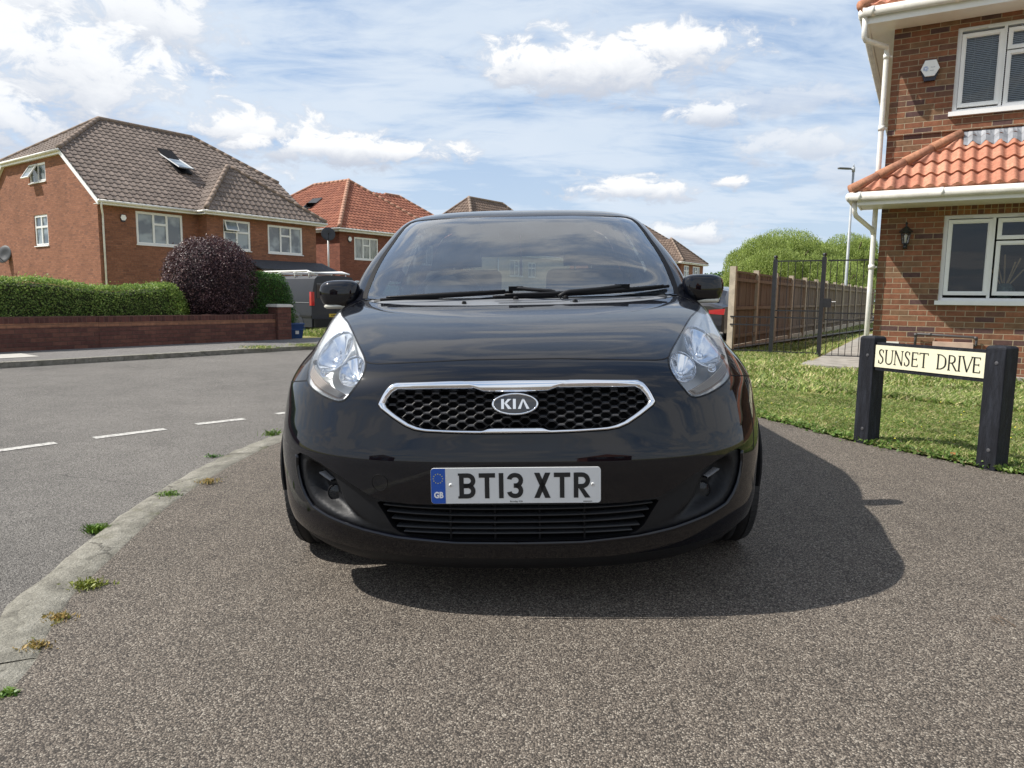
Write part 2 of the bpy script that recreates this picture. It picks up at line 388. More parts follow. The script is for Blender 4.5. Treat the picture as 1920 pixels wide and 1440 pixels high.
def sheet(name, poly, zf, m, step=1.0, parent=None):
    B = resample(poly, step, True); lo = B.min(0); hi = B.max(0)
    gx, gy = np.meshgrid(np.arange(lo[0], hi[0], step), np.arange(lo[1], hi[1], step)); G = np.stack([gx.ravel(), gy.ravel()], 1)
    G = G[inside(G, B)]
    if len(G):
        d = np.min(np.hypot(G[:, None, 0]-B[None, :, 0], G[:, None, 1]-B[None, :, 1]), 1); G = G[d > step*.4]
    P = np.vstack([B, G]); nb = len(B)
    vs_, es, fs, *_r_ = delaunay_2d_cdt([Vector(p) for p in P], [(i, (i+1) % nb) for i in range(nb)], [], 0, 1e-6)
    V2 = np.array([tuple(v) for v in vs_]); Fc = np.array([f for f in fs]); c = V2[Fc].mean(1); Fc = Fc[inside(c, B)]
    V = [(x, y, zf(x, y)) for x, y in V2]
    return mesh(name, V, Fc.tolist(), m, parent, True, V2)
def pavz(x, y=0): return max(-.055, min(.075, .028*(x-.03)))
def asphalt_build(c0, c1, agg, dark, patchy=.25, agg_amount=.45, cracks=.0):
    def bd(N, b):
        p = geopos(N)
        v = N.vor(p, 210, 'Color'); vs1 = N.sep(v)[0]; v2 = N.sep(N.vor(p, 520, 'Color'))[0]; dd = N.vor(p, 210)
        n = N.noise(p, 60, 4, .7); big = N.noise(p, .55, 6, .65); mid = N.noise(p, 5, 5, .65)
        st = N.m('ADD', N.m('MULTIPLY', vs1, .6), N.m('MULTIPLY', v2, .4))
        c = N.mix(N.sstep(.2, .8, st), c0, c1)
        c = N.mix(N.m('MULTIPLY', N.sstep(.80, .93, vs1), agg_amount), c, agg)  # pale aggregate stones picked out at random
        c = N.mix(N.m('MULTIPLY', N.m('MAXIMUM', N.sstep(.34, .12, N.m('MULTIPLY', st, N.lin(.2, .8, .7, 1.3, n))), N.sstep(.50, .72, dd)), .88), c, dark)
        k = N.m('ADD', N.lin(.25, .75, 1-patchy, 1+patchy, big), N.lin(.25, .75, -.1, .1, mid))
        c = N.mix(1., c, N.comb(k, k, k), 'MULTIPLY')
        crk = N.new('ShaderNodeTexVoronoi', feature='DISTANCE_TO_EDGE'); N.put(crk.inputs['Vector'], N.mix(.12, p, N.noise(p, 3., 4, .6, 0, 'Color'))); crk.inputs['Scale'].default_value = .45
        ck = N.m('MULTIPLY', N.sstep(.004, .0015, crk.outputs[0]), N.sstep(.5, .6, N.noise(p, .8, 3)))
        stain = N.m('MULTIPLY', N.sstep(.62, .72, N.noise(p, 1.7, 4, .6)), .22)
        c = N.mix(N.m('MULTIPLY', ck, cracks), c, dark); c = N.mix(stain, c, dark)
        grit = N.sstep(.965, .985, N.sep(N.vor(p, 23, 'Color'))[1]); gd = N.m('MULTIPLY', grit, N.sstep(.16, .10, N.vor(p, 23))); c = N.mix(N.m('MULTIPLY', gd, .7), c, agg)
        N.put(b.inputs['Base Color'], c); N.put(b.inputs['Roughness'], N.lin(0, 1, .72, .95, n))
        bump(N, b, N.m('ADD', N.m('MULTIPLY', N.sstep(.0, .75, dd), -1.), N.m('MULTIPLY', v2, .35)), .75, .0035)
    return bd
PAVM = mat('footway_macadam', spec=.35, build=asphalt_build((.096, .079, .063), (.204, .171, .136), (.42, .375, .31), (.020, .017, .014), .17, .55))
ROADM = mat('road_asphalt', spec=.35, build=asphalt_build((.125, .115, .102), (.232, .214, .190), (.42, .395, .355), (.034, .031, .027), .28, .42, .35))
FPAVM = mat('far_footway_asphalt', spec=.3, build=asphalt_build((.17, .16, .15), (.25, .235, .22), (.34, .32, .30), (.07, .065, .06), .2, .3))
def kerb_build(N, b):
    p = geopos(N); n = N.noise(p, 9, 6, .7); f = N.noise(p, 120, 4, .7); v = N.sep(N.vor(p, 230, 'Color'))[0]
    c = N.ramp(n, [(.3, (.165, .155, .128)), (.5, (.26, .245, .203)), (.72, (.385, .365, .31))])
    k = N.m('MULTIPLY', N.lin(.3, .7, .75, 1.2, f), N.lin(0, 1, .85, 1.15, v)); c = N.mix(1., c, N.comb(k, k, k), 'MULTIPLY')
    cr = N.new('ShaderNodeTexVoronoi', feature='DISTANCE_TO_EDGE'); N.put(cr.inputs['Vector'], N.mix(.10, p, N.noise(p, 9., 4, .7, 0, 'Color'))); cr.inputs['Scale'].default_value = 2.6
    c = N.mix(N.m('MULTIPLY', N.m('MULTIPLY', N.sstep(.016, .004, cr.outputs[0]), N.sstep(.48, .60, N.noise(p, 2.3, 3))), .7), c, (.06, .055, .045))
    pit = N.m('MULTIPLY', N.sstep(.90, .95, N.sep(N.vor(p, 28, 'Color'))[0]), N.sstep(.30, .15, N.vor(p, 28))); c = N.mix(N.m('MULTIPLY', pit, .6), c, (.07, .065, .055))
    moss = N.m('MULTIPLY', N.sstep(.56, .68, N.noise(p, 3.2, 6, .7)), .45); c = N.mix(moss, c, (.13, .13, .05))
    N.put(b.inputs['Base Color'], c); bump(N, b, N.m('ADD', f, N.m('MULTIPLY', n, 2.0)), 1., .012)
KERBM = mat('worn_kerb_concrete', rough=.92, spec=.2, build=kerb_build)
def lawn_build(N, b):
    p = geopos(N); n = N.noise(p, 1.4, 6, .65); f = N.noise(p, 45, 4, .7)
    c = N.ramp(n, [(.30, (.12, .15, .045)), (.45, (.20, .21, .07)), (.56, (.33, .29, .13)), (.72, (.44, .37, .20))])
    k = N.lin(.25, .75, .55, 1.3, f); c = N.mix(1., c, N.comb(k, k, k), 'MULTIPLY'); N.put(b.inputs['Base Color'], c); bump(N, b, f, .8, .03)
LAWNM = mat('lawn_soil_and_turf', rough=.95, spec=.1, build=lawn_build)
MARK = mat('worn_road_paint', rough=.8, spec=.3, build=lambda N, b: N.put(b.inputs['Base Color'], N.mix(N.sstep(.47, .62, N.noise(geopos(N), 30, 6, .8)), (.46, .445, .41), (.20, .19, .175))))
g0 = mesh('ground', [(-1500, -1500, -.5), (1500, -1500, -.5), (1500, 1500, -.5), (-1500, 1500, -.5)], [(0, 1, 2, 3)], LAWNM); tag(g0, kind='structure')
K0 = np.array((-7.24, 9.99))
def st(s, w): q = K0+U*s+V_*w; return (float(q[0]), float(q[1]))        # s along the street, w beyond the far kerb
rd = mesh('road', [(*st(-60, 0), -.075), (*st(-60, -40), -.075), (*st(150, -40), -.075), (*st(150, 0), -.075)], [(0, 1, 2, 3)], ROADM, uvs=[(0, 0)]*4); tag(rd, kind='structure')
kin = [(-.75, -8), (-.85, -3), (-1.0, -.6), (-1.14, .7), (-1.31, 1.77), (-1.41, 2.05), (-1.52, 2.37), (-1.58, 2.7), (-1.66, 3.14), (-1.715, 3.6), (-1.73, 4.33), (-1.65, 5.08), (-1.4, 5.9), (-.9, 6.9), (-.2, 7.9), (.7, 9.1), (2.5, 11.5), (6.1, 16.3), (30, 48.1)]
kin = catmull(kin, 6)
def offset2(P, d):
    t = np.gradient(P, axis=0); t /= np.linalg.norm(t, axis=1, keepdims=True); return P+np.stack([-t[:, 1], t[:, 0]], 1)*d
lawn_edge = [(60, 60), (60, -6), (9, -3.2), (5.2, .8), (3.6, 2.75), (2.86, 3.72), (2.67, 3.95), (2.48, 4.38), (2.31, 4.74), (2.16, 5.33), (2.02, 5.75), (1.92, 6.5), (2.1, 7.6), (4.1, 13.75), (30, 54.5)]
inner = [tuple(p) for p in kin]
pv = sheet('pavement', [p for p in inner if p[1] < 17]+[(7.4, 18.5), (4.1, 13.75), (2.1, 7.6), (1.92, 6.5), (2.02, 5.75), (2.16, 5.33), (2.31, 4.74), (2.48, 4.38), (2.67, 3.95), (2.86, 3.72), (3.6, 2.75), (5.2, .8), (9, -3.2), (12, -8)], pavz, PAVM, .6); tag(pv, kind='structure')
def lawnz(x, y):
    e = np.array(lawn_edge[3:13]); d = min(np.hypot(e[:, 0]-x, e[:, 1]-y)); t = min(1, d/2.5)
    return (pavz(x)+.012)*(1-t)+.0*t + (.01*sin(x*2.1)*cos(y*1.7) if d > .3 else 0)
lw = sheet('lawn', [(40, 58), (40, -6), (9.2, -3.2)]+lawn_edge[3:14]+[(28, 52)], lawnz, LAWNM, .8); tag(lw, kind='structure')
# near kerb stones
kb = MB(); acc = 0; arc = np.r_[0, np.cumsum(np.hypot(*np.diff(kin, axis=0).T))]
def kat(s, w):
    x = np.interp(s, arc, kin[:, 0]); y = np.interp(s, arc, kin[:, 1]); x2 = np.interp(s+.05, arc, kin[:, 0]); y2 = np.interp(s+.05, arc, kin[:, 1])
    t = np.array((x2-x, y2-y)); t /= np.hypot(*t); return x-t[1]*w, y+t[0]*w
s0 = 0; off0 = float(np.interp(3.70, kin[:, 1][kin[:, 1] < 5], arc[kin[:, 1] < 5])) % .915
s = off0-.915
while s < arc[-1]-1:
    a = max(s, 0)+.0004; b = s+.915-.0004; n = 10; tl = random.uniform(-.0012, .0012)
    sec = [(0.0, -.004), (.012, .003), (.10, .004), (.165, .001), (.19, -.012), (.20, -.035), (.20, -.09)]
    base = len(kb.v)
    for i in range(n+1):
        q = a+(b-a)*i/n; e = -.0025 if i in (0, n) else 0
        for k, (w, dz) in enumerate(sec):
            ww = w+((.009*sin(q*23.)*sin(q*9.1+1)+random.uniform(-.006, .006)) if 3 <= k <= 5 else 0); x, y = kat(q, ww-.002); kb.v.append((x, y, pavz(x)+.003+dz+tl+e+random.uniform(-.0012, .0012))); kb.uv.append((q, w))
    m_ = len(sec)
    for i in range(n):
        for k in range(m_-1): kb.f.append((base+i*m_+k, base+i*m_+k+1, base+(i+1)*m_+k+1, base+(i+1)*m_+k))
    s += .915
base = len(kb.v); q_ = np.arange(0, arc[-1]-1, .15)
for q in q_:
    for w_, z_ in ((-.01, -.0045), (.180, -.009), (.193, -.085)): x, y = kat(q, w_); kb.v.append((x, y, pavz(x)+.003+z_)); kb.uv.append((q, w_))
for i in range(len(q_)-1):
    for k in range(2): kb.f.append((base+i*3+k, base+i*3+k+1, base+i*3+k+4, base+i*3+k+3))
tag(kb.build('kerb', KERBM, None, True), kind='structure')
# far kerb, footway, gardens
fk = MB()
s = -40
while s < 60:
    c = [st(s+.002, 0), st(s+.913, 0), st(s+.913, .13), st(s+.002, .13)]; z = .005+random.uniform(-.004, .004)
    fk.quad(*[(*p, z) for p in c]); fk.quad((*c[0], -.2), (*c[1], -.2), (*c[1], z), (*c[0], z)); fk.quad((*c[1], -.2), (*c[2], -.2), (*c[2], z), (*c[1], z)); s += .915
o = fk.build('kerb', KERBM); tag(o, kind='structure')
def fp(w0, w1, s0, s1, z0, z1, name, m):
    return tag(mesh(name, [(*st(s0, w0), z0), (*st(s1, w0), z0), (*st(s1, w1), z1), (*st(s0, w1), z1)], [(0, 1, 2, 3)], m), kind='structure')
fp(.13, 2.05, -40, 60, .002, .012, 'pavement', FPAVM)
fp(2.05, 4.2, -40, 60, .008, -.12, 'front_garden', LAWNM); fp(4.2, 60, -40, 90, -.12, -.36, 'front_garden', LAWNM)
fp(4.2, 15, 9.0, 22, -.112, -.20, 'driveway', FPAVM)
fp(.7, 1.45, -1.1, .75, .011, .011+.004, 'pavement_slab', plain('pale_concrete_slab', (.40, .38, .34), .9, .15, 5))
# path beside the right-hand house
F5 = np.array((cos(radians(30)), -.5)); B5 = np.array((.5, F5[0])); C5 = np.array((5.26, 10.2))
def h5(x, y): q = C5+F5*x+B5*y; return (float(q[0]), float(q[1]))
for i in range(14):
    a, b = .35+i*.92, .35+i*.92+.9; xo = -1.02 if i else -1.1
    tag(mesh('path', [(*h5(xo, a), .028), (*h5(-.14, a), .028), (*h5(-.14, b), .028), (*h5(xo, b), .028), (*h5(xo, a), -.1), (*h5(-.14, a), -.1)], [(0, 1, 2, 3), (4, 5, 1, 0)], plain('concrete_path', (.27, .255, .225), .92, .3, 4, .3, 60)), kind='structure')
mesh_ = MB()
for x0, x1 in ((-.12, 2.0), (2.01, 5)): mesh_.box(x0, x1, -.16, .0, -.1, .045)
o = mesh_.build('pavement_slab', plain('concrete_path', (.4, .4, .4))); o.location = (C5[0], C5[1], 0); o.rotation_euler = (0, 0, radians(-30)); tag(o, kind='structure')
# white dashes of the give-way line
D = [((-4.30, 4.02), (-4.02, 4.34)), ((-3.56, 4.86), (-3.35, 5.13)), ((-3.18, 5.32), (-2.83, 5.72)), ((-2.68, 5.95), (-2.38, 6.24)), ((-2.19, 6.53), (-1.86, 6.88)), ((-1.66, 7.12), (-1.3, 7.5)), ((-1.08, 7.75), (-.7, 8.13))]
D[1] = ((-3.68, 4.70), (-3.35, 5.13))
for i, (a, b) in enumerate(D):
    a = np.array(a)*.977; b = np.array(b)*.977; t = (b-a)/np.hypot(*(b-a)); nrm = np.array((-t[1], t[0]))*.046
    rows = 8; L_ = []; 
    for k in range(rows+1):
        q = a+(b-a)*k/rows; j = random.uniform(-.004, .004); L_ += [(*(q-nrm*(1+j*8)), -.071), (*(q+nrm*(1-j*8)), -.071)]
    tag(mesh('road_marking', L_, [(2*k, 2*k+1, 2*k+3, 2*k+2) for k in range(rows)], MARK), kind='structure')

# grass blades
def blades(name, P, h, m, spread=.35, w=.004, parent=None):
    n = len(P); P = np.asarray(P, float); hh = h*rng.uniform(.5, 1.4, (n, 1)); a = rng.uniform(0, 2*pi, n); d = np.stack([np.cos(a), np.sin(a), 0*a], 1); e = np.stack([-np.sin(a), np.cos(a), 0*a], 1)
    lean = d*hh*rng.uniform(.1, 1, (n, 1))*spread*2; up = np.array([0, 0, 1.])*hh; ww = w*rng.uniform(.7, 1.5, (n, 1))
    V = np.stack([P-e*ww, P+e*ww, P+lean*.4+up*.6+e*ww*.8, P+lean+up, P+lean*.4+up*.6-e*ww*.8], 1).reshape(-1, 3); return fastmesh(name, V, np.arange(n*5).reshape(-1, 5), m, parent)
def scatter_poly(poly, n, box, dens=None):
    P = np.stack([rng.uniform(box[0], box[1], n), rng.uniform(box[2], box[3], n)], 1); P = P[inside(P, poly)]
    if dens is not None: P = P[rng.uniform(size=len(P)) < dens(P)]
    return P
lawn_poly = [(40, 58), (40, -6), (9.2, -3.2)]+lawn_edge[3:14]+[(28, 52)]
hp = [h5(-.12, 0), h5(9, 0), h5(9, 9), h5(-.12, 9)]; pp = [h5(-1.1, .3), h5(-.1, .3), h5(-.1, 13), h5(-1.1, 13)]
P = np.vstack([scatter_poly(lawn_poly, 430000, (1.9, 8, 2.4, 8)), scatter_poly(lawn_poly, 130000, (1.9, 10, 7, 17)), scatter_poly(lawn_poly, 60000, (4, 20, 12, 34))])
P = P[~inside(P, hp) & ~inside(P, pp)]
kk = np.sin(P[:, 0]*1.3+.4)*np.cos(P[:, 1]*1.1)+np.sin(P[:, 0]*3.1+P[:, 1]*2.3)*.5
k2 = np.sin(P[:, 0]*9.7+np.sin(P[:, 1]*5.1)*1.5)*np.cos(P[:, 1]*8.3+P[:, 0]*3.7)
P = P[((kk < .45) | (rng.uniform(size=len(P)) < .30)) & ((k2 < .35) | (rng.uniform(size=len(P)) < .30)) & (rng.uniform(size=len(P)) < .72)]
z = np.array([lawnz(*p) for p in P]); far = np.hypot(P[:, 0], P[:, 1]) > 8
P3 = np.c_[P, z]; near = ~far
gr = blades('grass', P3[near], .024, GRASS, .9, .0019); tag(gr, kind='stuff', label='short patchy mown grass of the corner lawn around the street sign', cat='grass')
gr = blades('grass', P3[far], .05, GRASS, .8, .008); tag(gr, kind='stuff', label='rougher lawn grass in front of the wooden fence and brick house', cat='grass')
# ragged weeds along the lawn edge and small lawn weeds
E_ = resample([q for q in lawn_edge[4:13]], .01); E_ = E_[rng.integers(0, len(E_), 900)]+rng.normal(size=(900, 2))*.035+np.array((.03, .02))
E3 = np.c_[E_, [pavz(*q)+.015 for q in E_]]
LW = leafmat('lawn_weed_leaf', [(0, (.06, .12, .02)), (.6, (.11, .19, .03)), (1, (.2, .27, .07))])
W3 = np.vstack([np.repeat(E3, 5, 0)+rng.normal(size=(4500, 3))*np.array((.02, .02, .012))])
tag(leaves('lawn_weeds', W3, .015, LW, None, np.tile((0, 0, 1.), (len(W3), 1)), .8), kind='stuff', label='low broad-leaved weeds creeping over the lawn edge', cat='weeds')
C_ = P3[near][rng.integers(0, near.sum(), 2600)]; C2_ = np.repeat(C_, 7, 0)+rng.normal(size=(18200, 3))*np.array((.03, .03, .008))+np.array((0, 0, .02))
tag(leaves('clover', C2_, .009, LW, None, np.tile((0, 0, 1.), (len(C2_), 1)), .6), kind='stuff', label='scattered clover and small round weeds in the corner lawn', cat='weeds')
YF = plain('yellow_petals', (.75, .62, .05), .6, .1); fl = P3[near][rng.integers(0, near.sum(), 150)]+np.array((0, 0, .045))
tag(leaves('small_flowers', fl, .006, YF, None, np.tile((0, 0, 1.), (150, 1)), .4, .9), kind='stuff', label='tiny yellow flowers dotted through the corner lawn', cat='flowers')
# fallen leaves
def dead_leaf(x, y, z, s, rz, label, c):
    v = []; f = []; n = 9
    for i in range(n+1):
        t = i/n; w = s*.42*sin(pi*t**.8)*(1+.15*sin(i*2.3)); c_ = s*.25*sin(pi*t)
        for k in (-1, -.5, 0, .5, 1): v.append(((t-.5)*s*2, w*k, c_*.5+abs(k)*s*.22+.1*s*t*t))
    for i in range(n):
        for k in range(4): f.append((i*5+k, i*5+k+1, i*5+k+6, i*5+k+5))
    o = mesh('fallen_leaf', v, f, plain('dry_leaf_'+('orange' if c else 'brown'), (.46, .19, .06) if c else (.27, .15, .07), .7, .3, 40), None, True); o.location = (x, y, z); o.rotation_euler = (.15, .1, rz); tag(o, label, 'leaf', 'dry leaves on the lawn edge')
dead_leaf(2.68, 4.22, .085, .042, .35, 'orange dry leaf lying on grass nearest the right sign post', 1)
dead_leaf(2.51, 4.30, .085, .036, 1.0, 'curled brown dry leaf lying between the two sign posts', 0)
# twigs and weeds along the kerb
def weed(x, y, z, r, n, label, m, h=.05, group='weeds growing in the kerb joints', stem=None, cat='weed'):
    t = thing('kerb_weed', label, cat, (x, y, z), 0, group)
    a = rng.uniform(0, 2*pi, n); d = np.abs(rng.normal(size=n))*r*.55; P = np.stack([np.cos(a)*d*1.5, np.sin(a)*d, rng.uniform(.0, h, n)], 1)
    tag(leaves('leaves', P, .009, m, t, np.tile((0, 0, 1.), (n, 1)), .9, .45), kind='stuff')
    Q = np.stack([rng.normal(size=n)*r*.6, rng.normal(size=n)*r*.45, 0*a], 1); tag(blades('blades', Q, h*.8, m, .8, .0018, t), kind='stuff')
    return t
GW = leafmat('weed_leaf', [(0, (.06, .14, .015)), (.6, (.13, .24, .03)), (1, (.25, .36, .06))])
weed(-1.86, 3.10, -.072, .036, 260, 'bright green dandelion-like weed in the road gutter beside the kerb', GW, .035)
weed(-1.785, 3.62, -.045, .05, 70, 'thin grass tuft in the kerb joint above the dandelion-like weed', GW, .02)
weed(-1.68, 3.86, -.04, .05, 80, 'pale tuft on the pavement edge of the kerb, near the joint', DRYG, .02)
weed(-1.50, 2.43, -.04, .045, 130, 'yellowish green grass tuft where kerb meets pavement', leafmat('yellow_weed_leaf', [(0, (.13, .17, .02)), (1, (.32, .34, .07))]), .022)
weed(-1.45, 2.17, -.04, .04, 80, 'orange dried grass along the inner kerb edge, upper clump', DRYG, .014)
weed(-1.395, 1.98, -.038, .035, 70, 'orange dried grass along the inner kerb edge, middle clump', DRYG, .014)
weed(-1.30, 1.73, -.037, .02, 60, 'small green moss clump at the lowest kerb joint', GW, .012)
weed(-1.80, 5.25, -.05, .045, 60, 'tall spindly weed with dead stems at the kerb beside the car', GW, .05)
weed(-1.62, 5.35, -.04, .05, 70, 'straw-coloured dry grass on the kerb beside the car', DRYG, .04)
weed(-1.98, 4.62, -.07, .04, 60, 'dark low weed in the gutter halfway along the kerb', HEDGD, .015)
for s_, w_, l_ in ((5.2, .06, 'left'), (6.2, .0, 'middle'), (7.0, .03, 'right')):
    x, y = st(s_-1.0, w_); weed(x, y, 0.0, .28, 260, {'left': 'short grass clump on the far kerb before the brick pillar', 'middle': 'grass clump spilling over the far kerb opposite the pillar', 'right': 'widest grass clump on the far kerb beside the headlight'}[l_], GRASS, .06, 'grass clumps on the far kerb')
tw = MB()
for k in range(5): a = random.uniform(0, 3); tw.tube([(1.50+random.uniform(-.03, .03), 2.03+random.uniform(-.03, .03), .046), (1.50+.05*cos(a), 2.03+.05*sin(a), .052)], .0012, 5)
tag(tw.build('twig', BARK), 'small brown twig scrap lying on the pavement right of the shadow', 'twig')

# ================================================================ vegetation
def veil_noise(P, s=1.):
    return np.sin(P[:, 0]*3.1*s+1.3)*np.cos(P[:, 1]*2.7*s)*.5+np.sin(P[:, 0]*7.3*s+P[:, 2]*6.1*s)*.3+np.cos(P[:, 1]*8.9*s-P[:, 2]*5.3*s)*.3
def ellipsoid_pts(n, c, r, shell=.25, power=1., zmin=None):
    d = rng.normal(size=(n, 3)); d /= np.linalg.norm(d, axis=1, keepdims=True)
    if power != 1.: d = np.sign(d)*np.abs(d)**power; 
    k = 1-np.abs(rng.normal(size=(n, 1)))*shell*.5; P = d*k; bumpy = 1+.05*veil_noise(d*2.2, 1.6)[:, None]+.035*veil_noise(d, 1.)[:, None]+np.where(rng.uniform(size=(n, 1)) > .985, rng.uniform(0, .09, (n, 1)), 0); P = P*bumpy*np.array(r)+np.array(c); nn = d/np.array(r); nn /= np.linalg.norm(nn, axis=1, keepdims=True)
    if zmin is not None: ok = P[:, 2] > zmin; P, nn = P[ok], nn[ok]
    return P, nn
CORE = plain('dark_twig_core', (.035, .045, .014), .95, .3, 20)
CORP = plain('dark_purple_twig_core', (.016, .008, .010), .95, .3, 20)
def hedge_run(name, label, s0, s1, w0, w1, top, n, m, core=CORE, group=None, roundend=.5):
    W0 = np.array((-8.44, 11.67))
    def at(s, w): q = W0+U*s+V_*w; return q
    c = at((s0+s1)/2, (w0+w1)/2); t = thing(name, label, 'hedge', (c[0], c[1], -.1), STREET, group); L = (s1-s0)/2; D_ = (w1-w0)/2
    P = []; Nn = []
    for k in range(n):
        f = random.random(); x = random.uniform(-L, L); zt = top(x+(s0+s1)/2)+.1
        e = min(1, (L-abs(x))/roundend) if x > 0 else 1; zt *= sqrt(max(.05, 1-(1-e)**2)) if e < 1 else 1; dd = D_*(sqrt(max(.1, 1-(1-e)**2)) if e < 1 else 1)
        if f < .42: p = (x, -dd, random.uniform(.05, zt)); nn = (0, -1, .3)
        elif f < .75: p = (x, random.uniform(-dd, dd), zt); nn = (0, 0, 1)
        elif f < .83: p = (x, dd, random.uniform(.3, zt)); nn = (0, 1, .3)
        elif f < .90:
            zf = top(s1)+.1; zz = random.uniform(.05, zf); p = (L-roundend*(1-sqrt(max(0, 1-(zz/zf)**2.4))), random.uniform(-D_, D_)*.75, zz); nn = (1, 0, .3)
        else: p = (x, random.uniform(-dd, dd), random.uniform(.3, zt)); nn = (0, -.5, .5)
        P.append(p); Nn.append(nn)
    P = np.array(P); Nn = np.array(Nn, float); b = veil_noise(P, 1.5); P += Nn*(b[:, None]*.05)+rng.normal(size=P.shape)*.024+Nn*np.where(rng.uniform(size=(len(P), 1)) > .985, rng.uniform(0, .10, (len(P), 1)), 0)
    leaves('crown', P, .019, m, t, Nn, .75, .62)
    cv = []; cf = []; nx = 24
    for i in range(nx+1):
        x = -L+2*L*i/nx; e = min(1, (L-abs(x))/roundend) if x > 0 else 1; q = sqrt(max(0.02, 1-(1-e)**2)); zt = (top(x+(s0+s1)/2)+.1)*q-.07; dd = (D_-.06)*q
        cv += [(x*.985, -dd, 0), (x*.985, -dd, zt-.05), (x*.985, -dd*.7, zt), (x*.985, dd*.7, zt), (x*.985, dd, zt-.05), (x*.985, dd, 0)]
    for i in range(nx):
        for k in range(5): cf.append((i*6+k, i*6+k+1, i*6+k+7, i*6+k+6))
    cf += [tuple(range(6)), tuple(nx*6+k for k in range(6))]
    mesh('stems', cv, cf, core, t)  # solid dark core added inside the leaves to block light
    return t
hedge_run('hedge', 'long green clipped hedge behind the left brick wall', -7, 3.6, .42, 1.25, lambda s: float(np.interp(s, [-7, .2, 1.0, 1.5, 2.3, 3.3, 4], [1.3, 1.23, 1.22, 1.14, 1.08, 1.20, 1.25])), 82000, HEDGE)
hedge_run('hedge', 'short dark green rounded hedge beside the brick pillar', 4.3, 6.35, .5, 1.5, lambda s: 1.47, 28000, HEDGD, roundend=.7)
t = thing('purple_shrub', 'round dark purple-leaved shrub rising above the green hedge', 'shrub', (-6.62, 15.70, -.1))
P, nn = ellipsoid_pts(46000, (0, 0, 1.30), (.96, .94, 1.04), .3, .88, .1)
leaves('crown', P, .021, PURP, t, nn, .8, .6)
cm = MB(); cm.lathe([(.01, .35), (.5, .45), (.76, .9), (.80, 1.4), (.6, 1.95), (.2, 2.15), (.01, 2.18)], None, 20); cm.build('stems', CORP, t, True)  # dark filler core added within the crown so light is blocked
tb = MB(); tb.tube([(0, 0, -.2), (.02, 0, .8)], .06); tb.build('trunk', BARK, t)

def limb_tree(t, h, n, r0, spread, trunk_mat=BARK):
    b = MB(); b.tube([(0, 0, -.3), (.1, .05, h*.2), (.05, -.1, h*.42)], [r0, r0*.8, r0*.6], 8)
    for k in range(n):
        a = 2*pi*k/n+.3; rr = spread*random.uniform(.5, .8); b.tube([(.05, -.1, h*.3), (cos(a)*rr*.5, sin(a)*rr*.5, h*.6), (cos(a)*rr, sin(a)*rr, h*random.uniform(.7, .85))], [r0*.45, r0*.28, r0*.1], 6)
    b.build('trunk', trunk_mat, t)
def willow(name, label, x, y, z, R_, H_, n, seed):
    t = thing(name, label, 'tree', (x, y, z), 0, 'weeping willows beyond the fence'); limb_tree(t, H_, 7, .3, R_)
    r_ = np.random.default_rng(seed); Ps = []; tops = []
    lobes = [(0, 0, H_*.80, R_*.50)]+[(cos(q)*R_*.62*r_.uniform(.8, 1.1), sin(q)*R_*.62*r_.uniform(.8, 1.1), H_*r_.uniform(.50, .74), R_*r_.uniform(.30, .42)) for q in np.arange(0, 2*pi, 2*pi/9)]+[(cos(q)*R_*.34, sin(q)*R_*.34, H_*r_.uniform(.68, .82), R_*r_.uniform(.25, .35)) for q in np.arange(.5, 2*pi+.4, 2*pi/5)]
    for k in range(n):
        lx, ly, lz, lr = lobes[r_.integers(0, len(lobes))]; a = r_.uniform(0, 2*pi); rad = sqrt(r_.uniform(0, 1)); zt = lz+lr*.55*sqrt(max(0, 1-rad**2))+.08*r_.normal()
        px, py = lx+cos(a)*rad*lr, ly+sin(a)*rad*lr; L = H_*(r_.uniform(.10, .28)+.22*rad**2); L = min(L, zt-.3); m = max(6, int(L*14)); kk_ = np.arange(m)/m
        sway = r_.normal(size=2)*.10; out = .25*lr
        q = np.stack([px+cos(a)*out*np.sqrt(kk_)+sway[0]*kk_**2, py+sin(a)*out*np.sqrt(kk_)+sway[1]*kk_**2, zt-L*kk_**1.3], 1); Ps.append(q+r_.normal(size=q.shape)*.045)
    P = np.vstack(Ps); nz = np.tile((0, -.4, 0.), (len(P), 1))
    # long narrow drooping leaves
    n_ = len(P); a = r_.uniform(0, 2*pi, n_); d = np.stack([np.cos(a)*.3, np.sin(a)*.3, -np.ones(n_)], 1)*.11*r_.uniform(.6, 1.3, (n_, 1)); e = np.stack([-np.sin(a), np.cos(a), 0*a], 1)*.020
    V = np.stack([P-d*.5, P-e, P+d*.5, P+e], 1).reshape(-1, 3); fastmesh('crown', V, np.arange(n_*4).reshape(-1, 4), WILL, t)
willow('willow_tree', 'broad pale green weeping willow left of the lamp post', 18.3, 48.5, -.4, 4.3, 6.2, 6500, 3)
willow('willow_tree', 'taller narrower weeping willow behind the lamp post', 22.9, 49.5, -.4, 2.9, 6.5, 4200, 5)
willow('willow_tree', 'low grey-green willow in front, between the two larger willows', 20.2, 44.5, -.4, 2.2, 4.0, 1800, 9)
def bushy(name, label, x, y, z, rx, rz_, n, m=FART, group='trees on the horizon', size=.10):
    t = thing(name, label, 'tree', (x, y, z), 0, group); b = MB(); b.tube([(0, 0, -.4), (.1, 0, rz_*.8)], [.22, .12], 8); b.build('trunk', BARK, t)
    Ps = []; Ns = []
    for k in range(9):
        a = random.uniform(0, 2*pi); q = random.uniform(.1, .6); c = (cos(a)*rx*q, sin(a)*rx*q, rz_*random.uniform(.6, 1.25)); P, nn = ellipsoid_pts(n//9, c, (rx*.5, rx*.5, rz_*.42), .6); Ps.append(P); Ns.append(nn)
    leaves('crown', np.vstack(Ps), size, m, t, np.vstack(Ns), 1., .7)
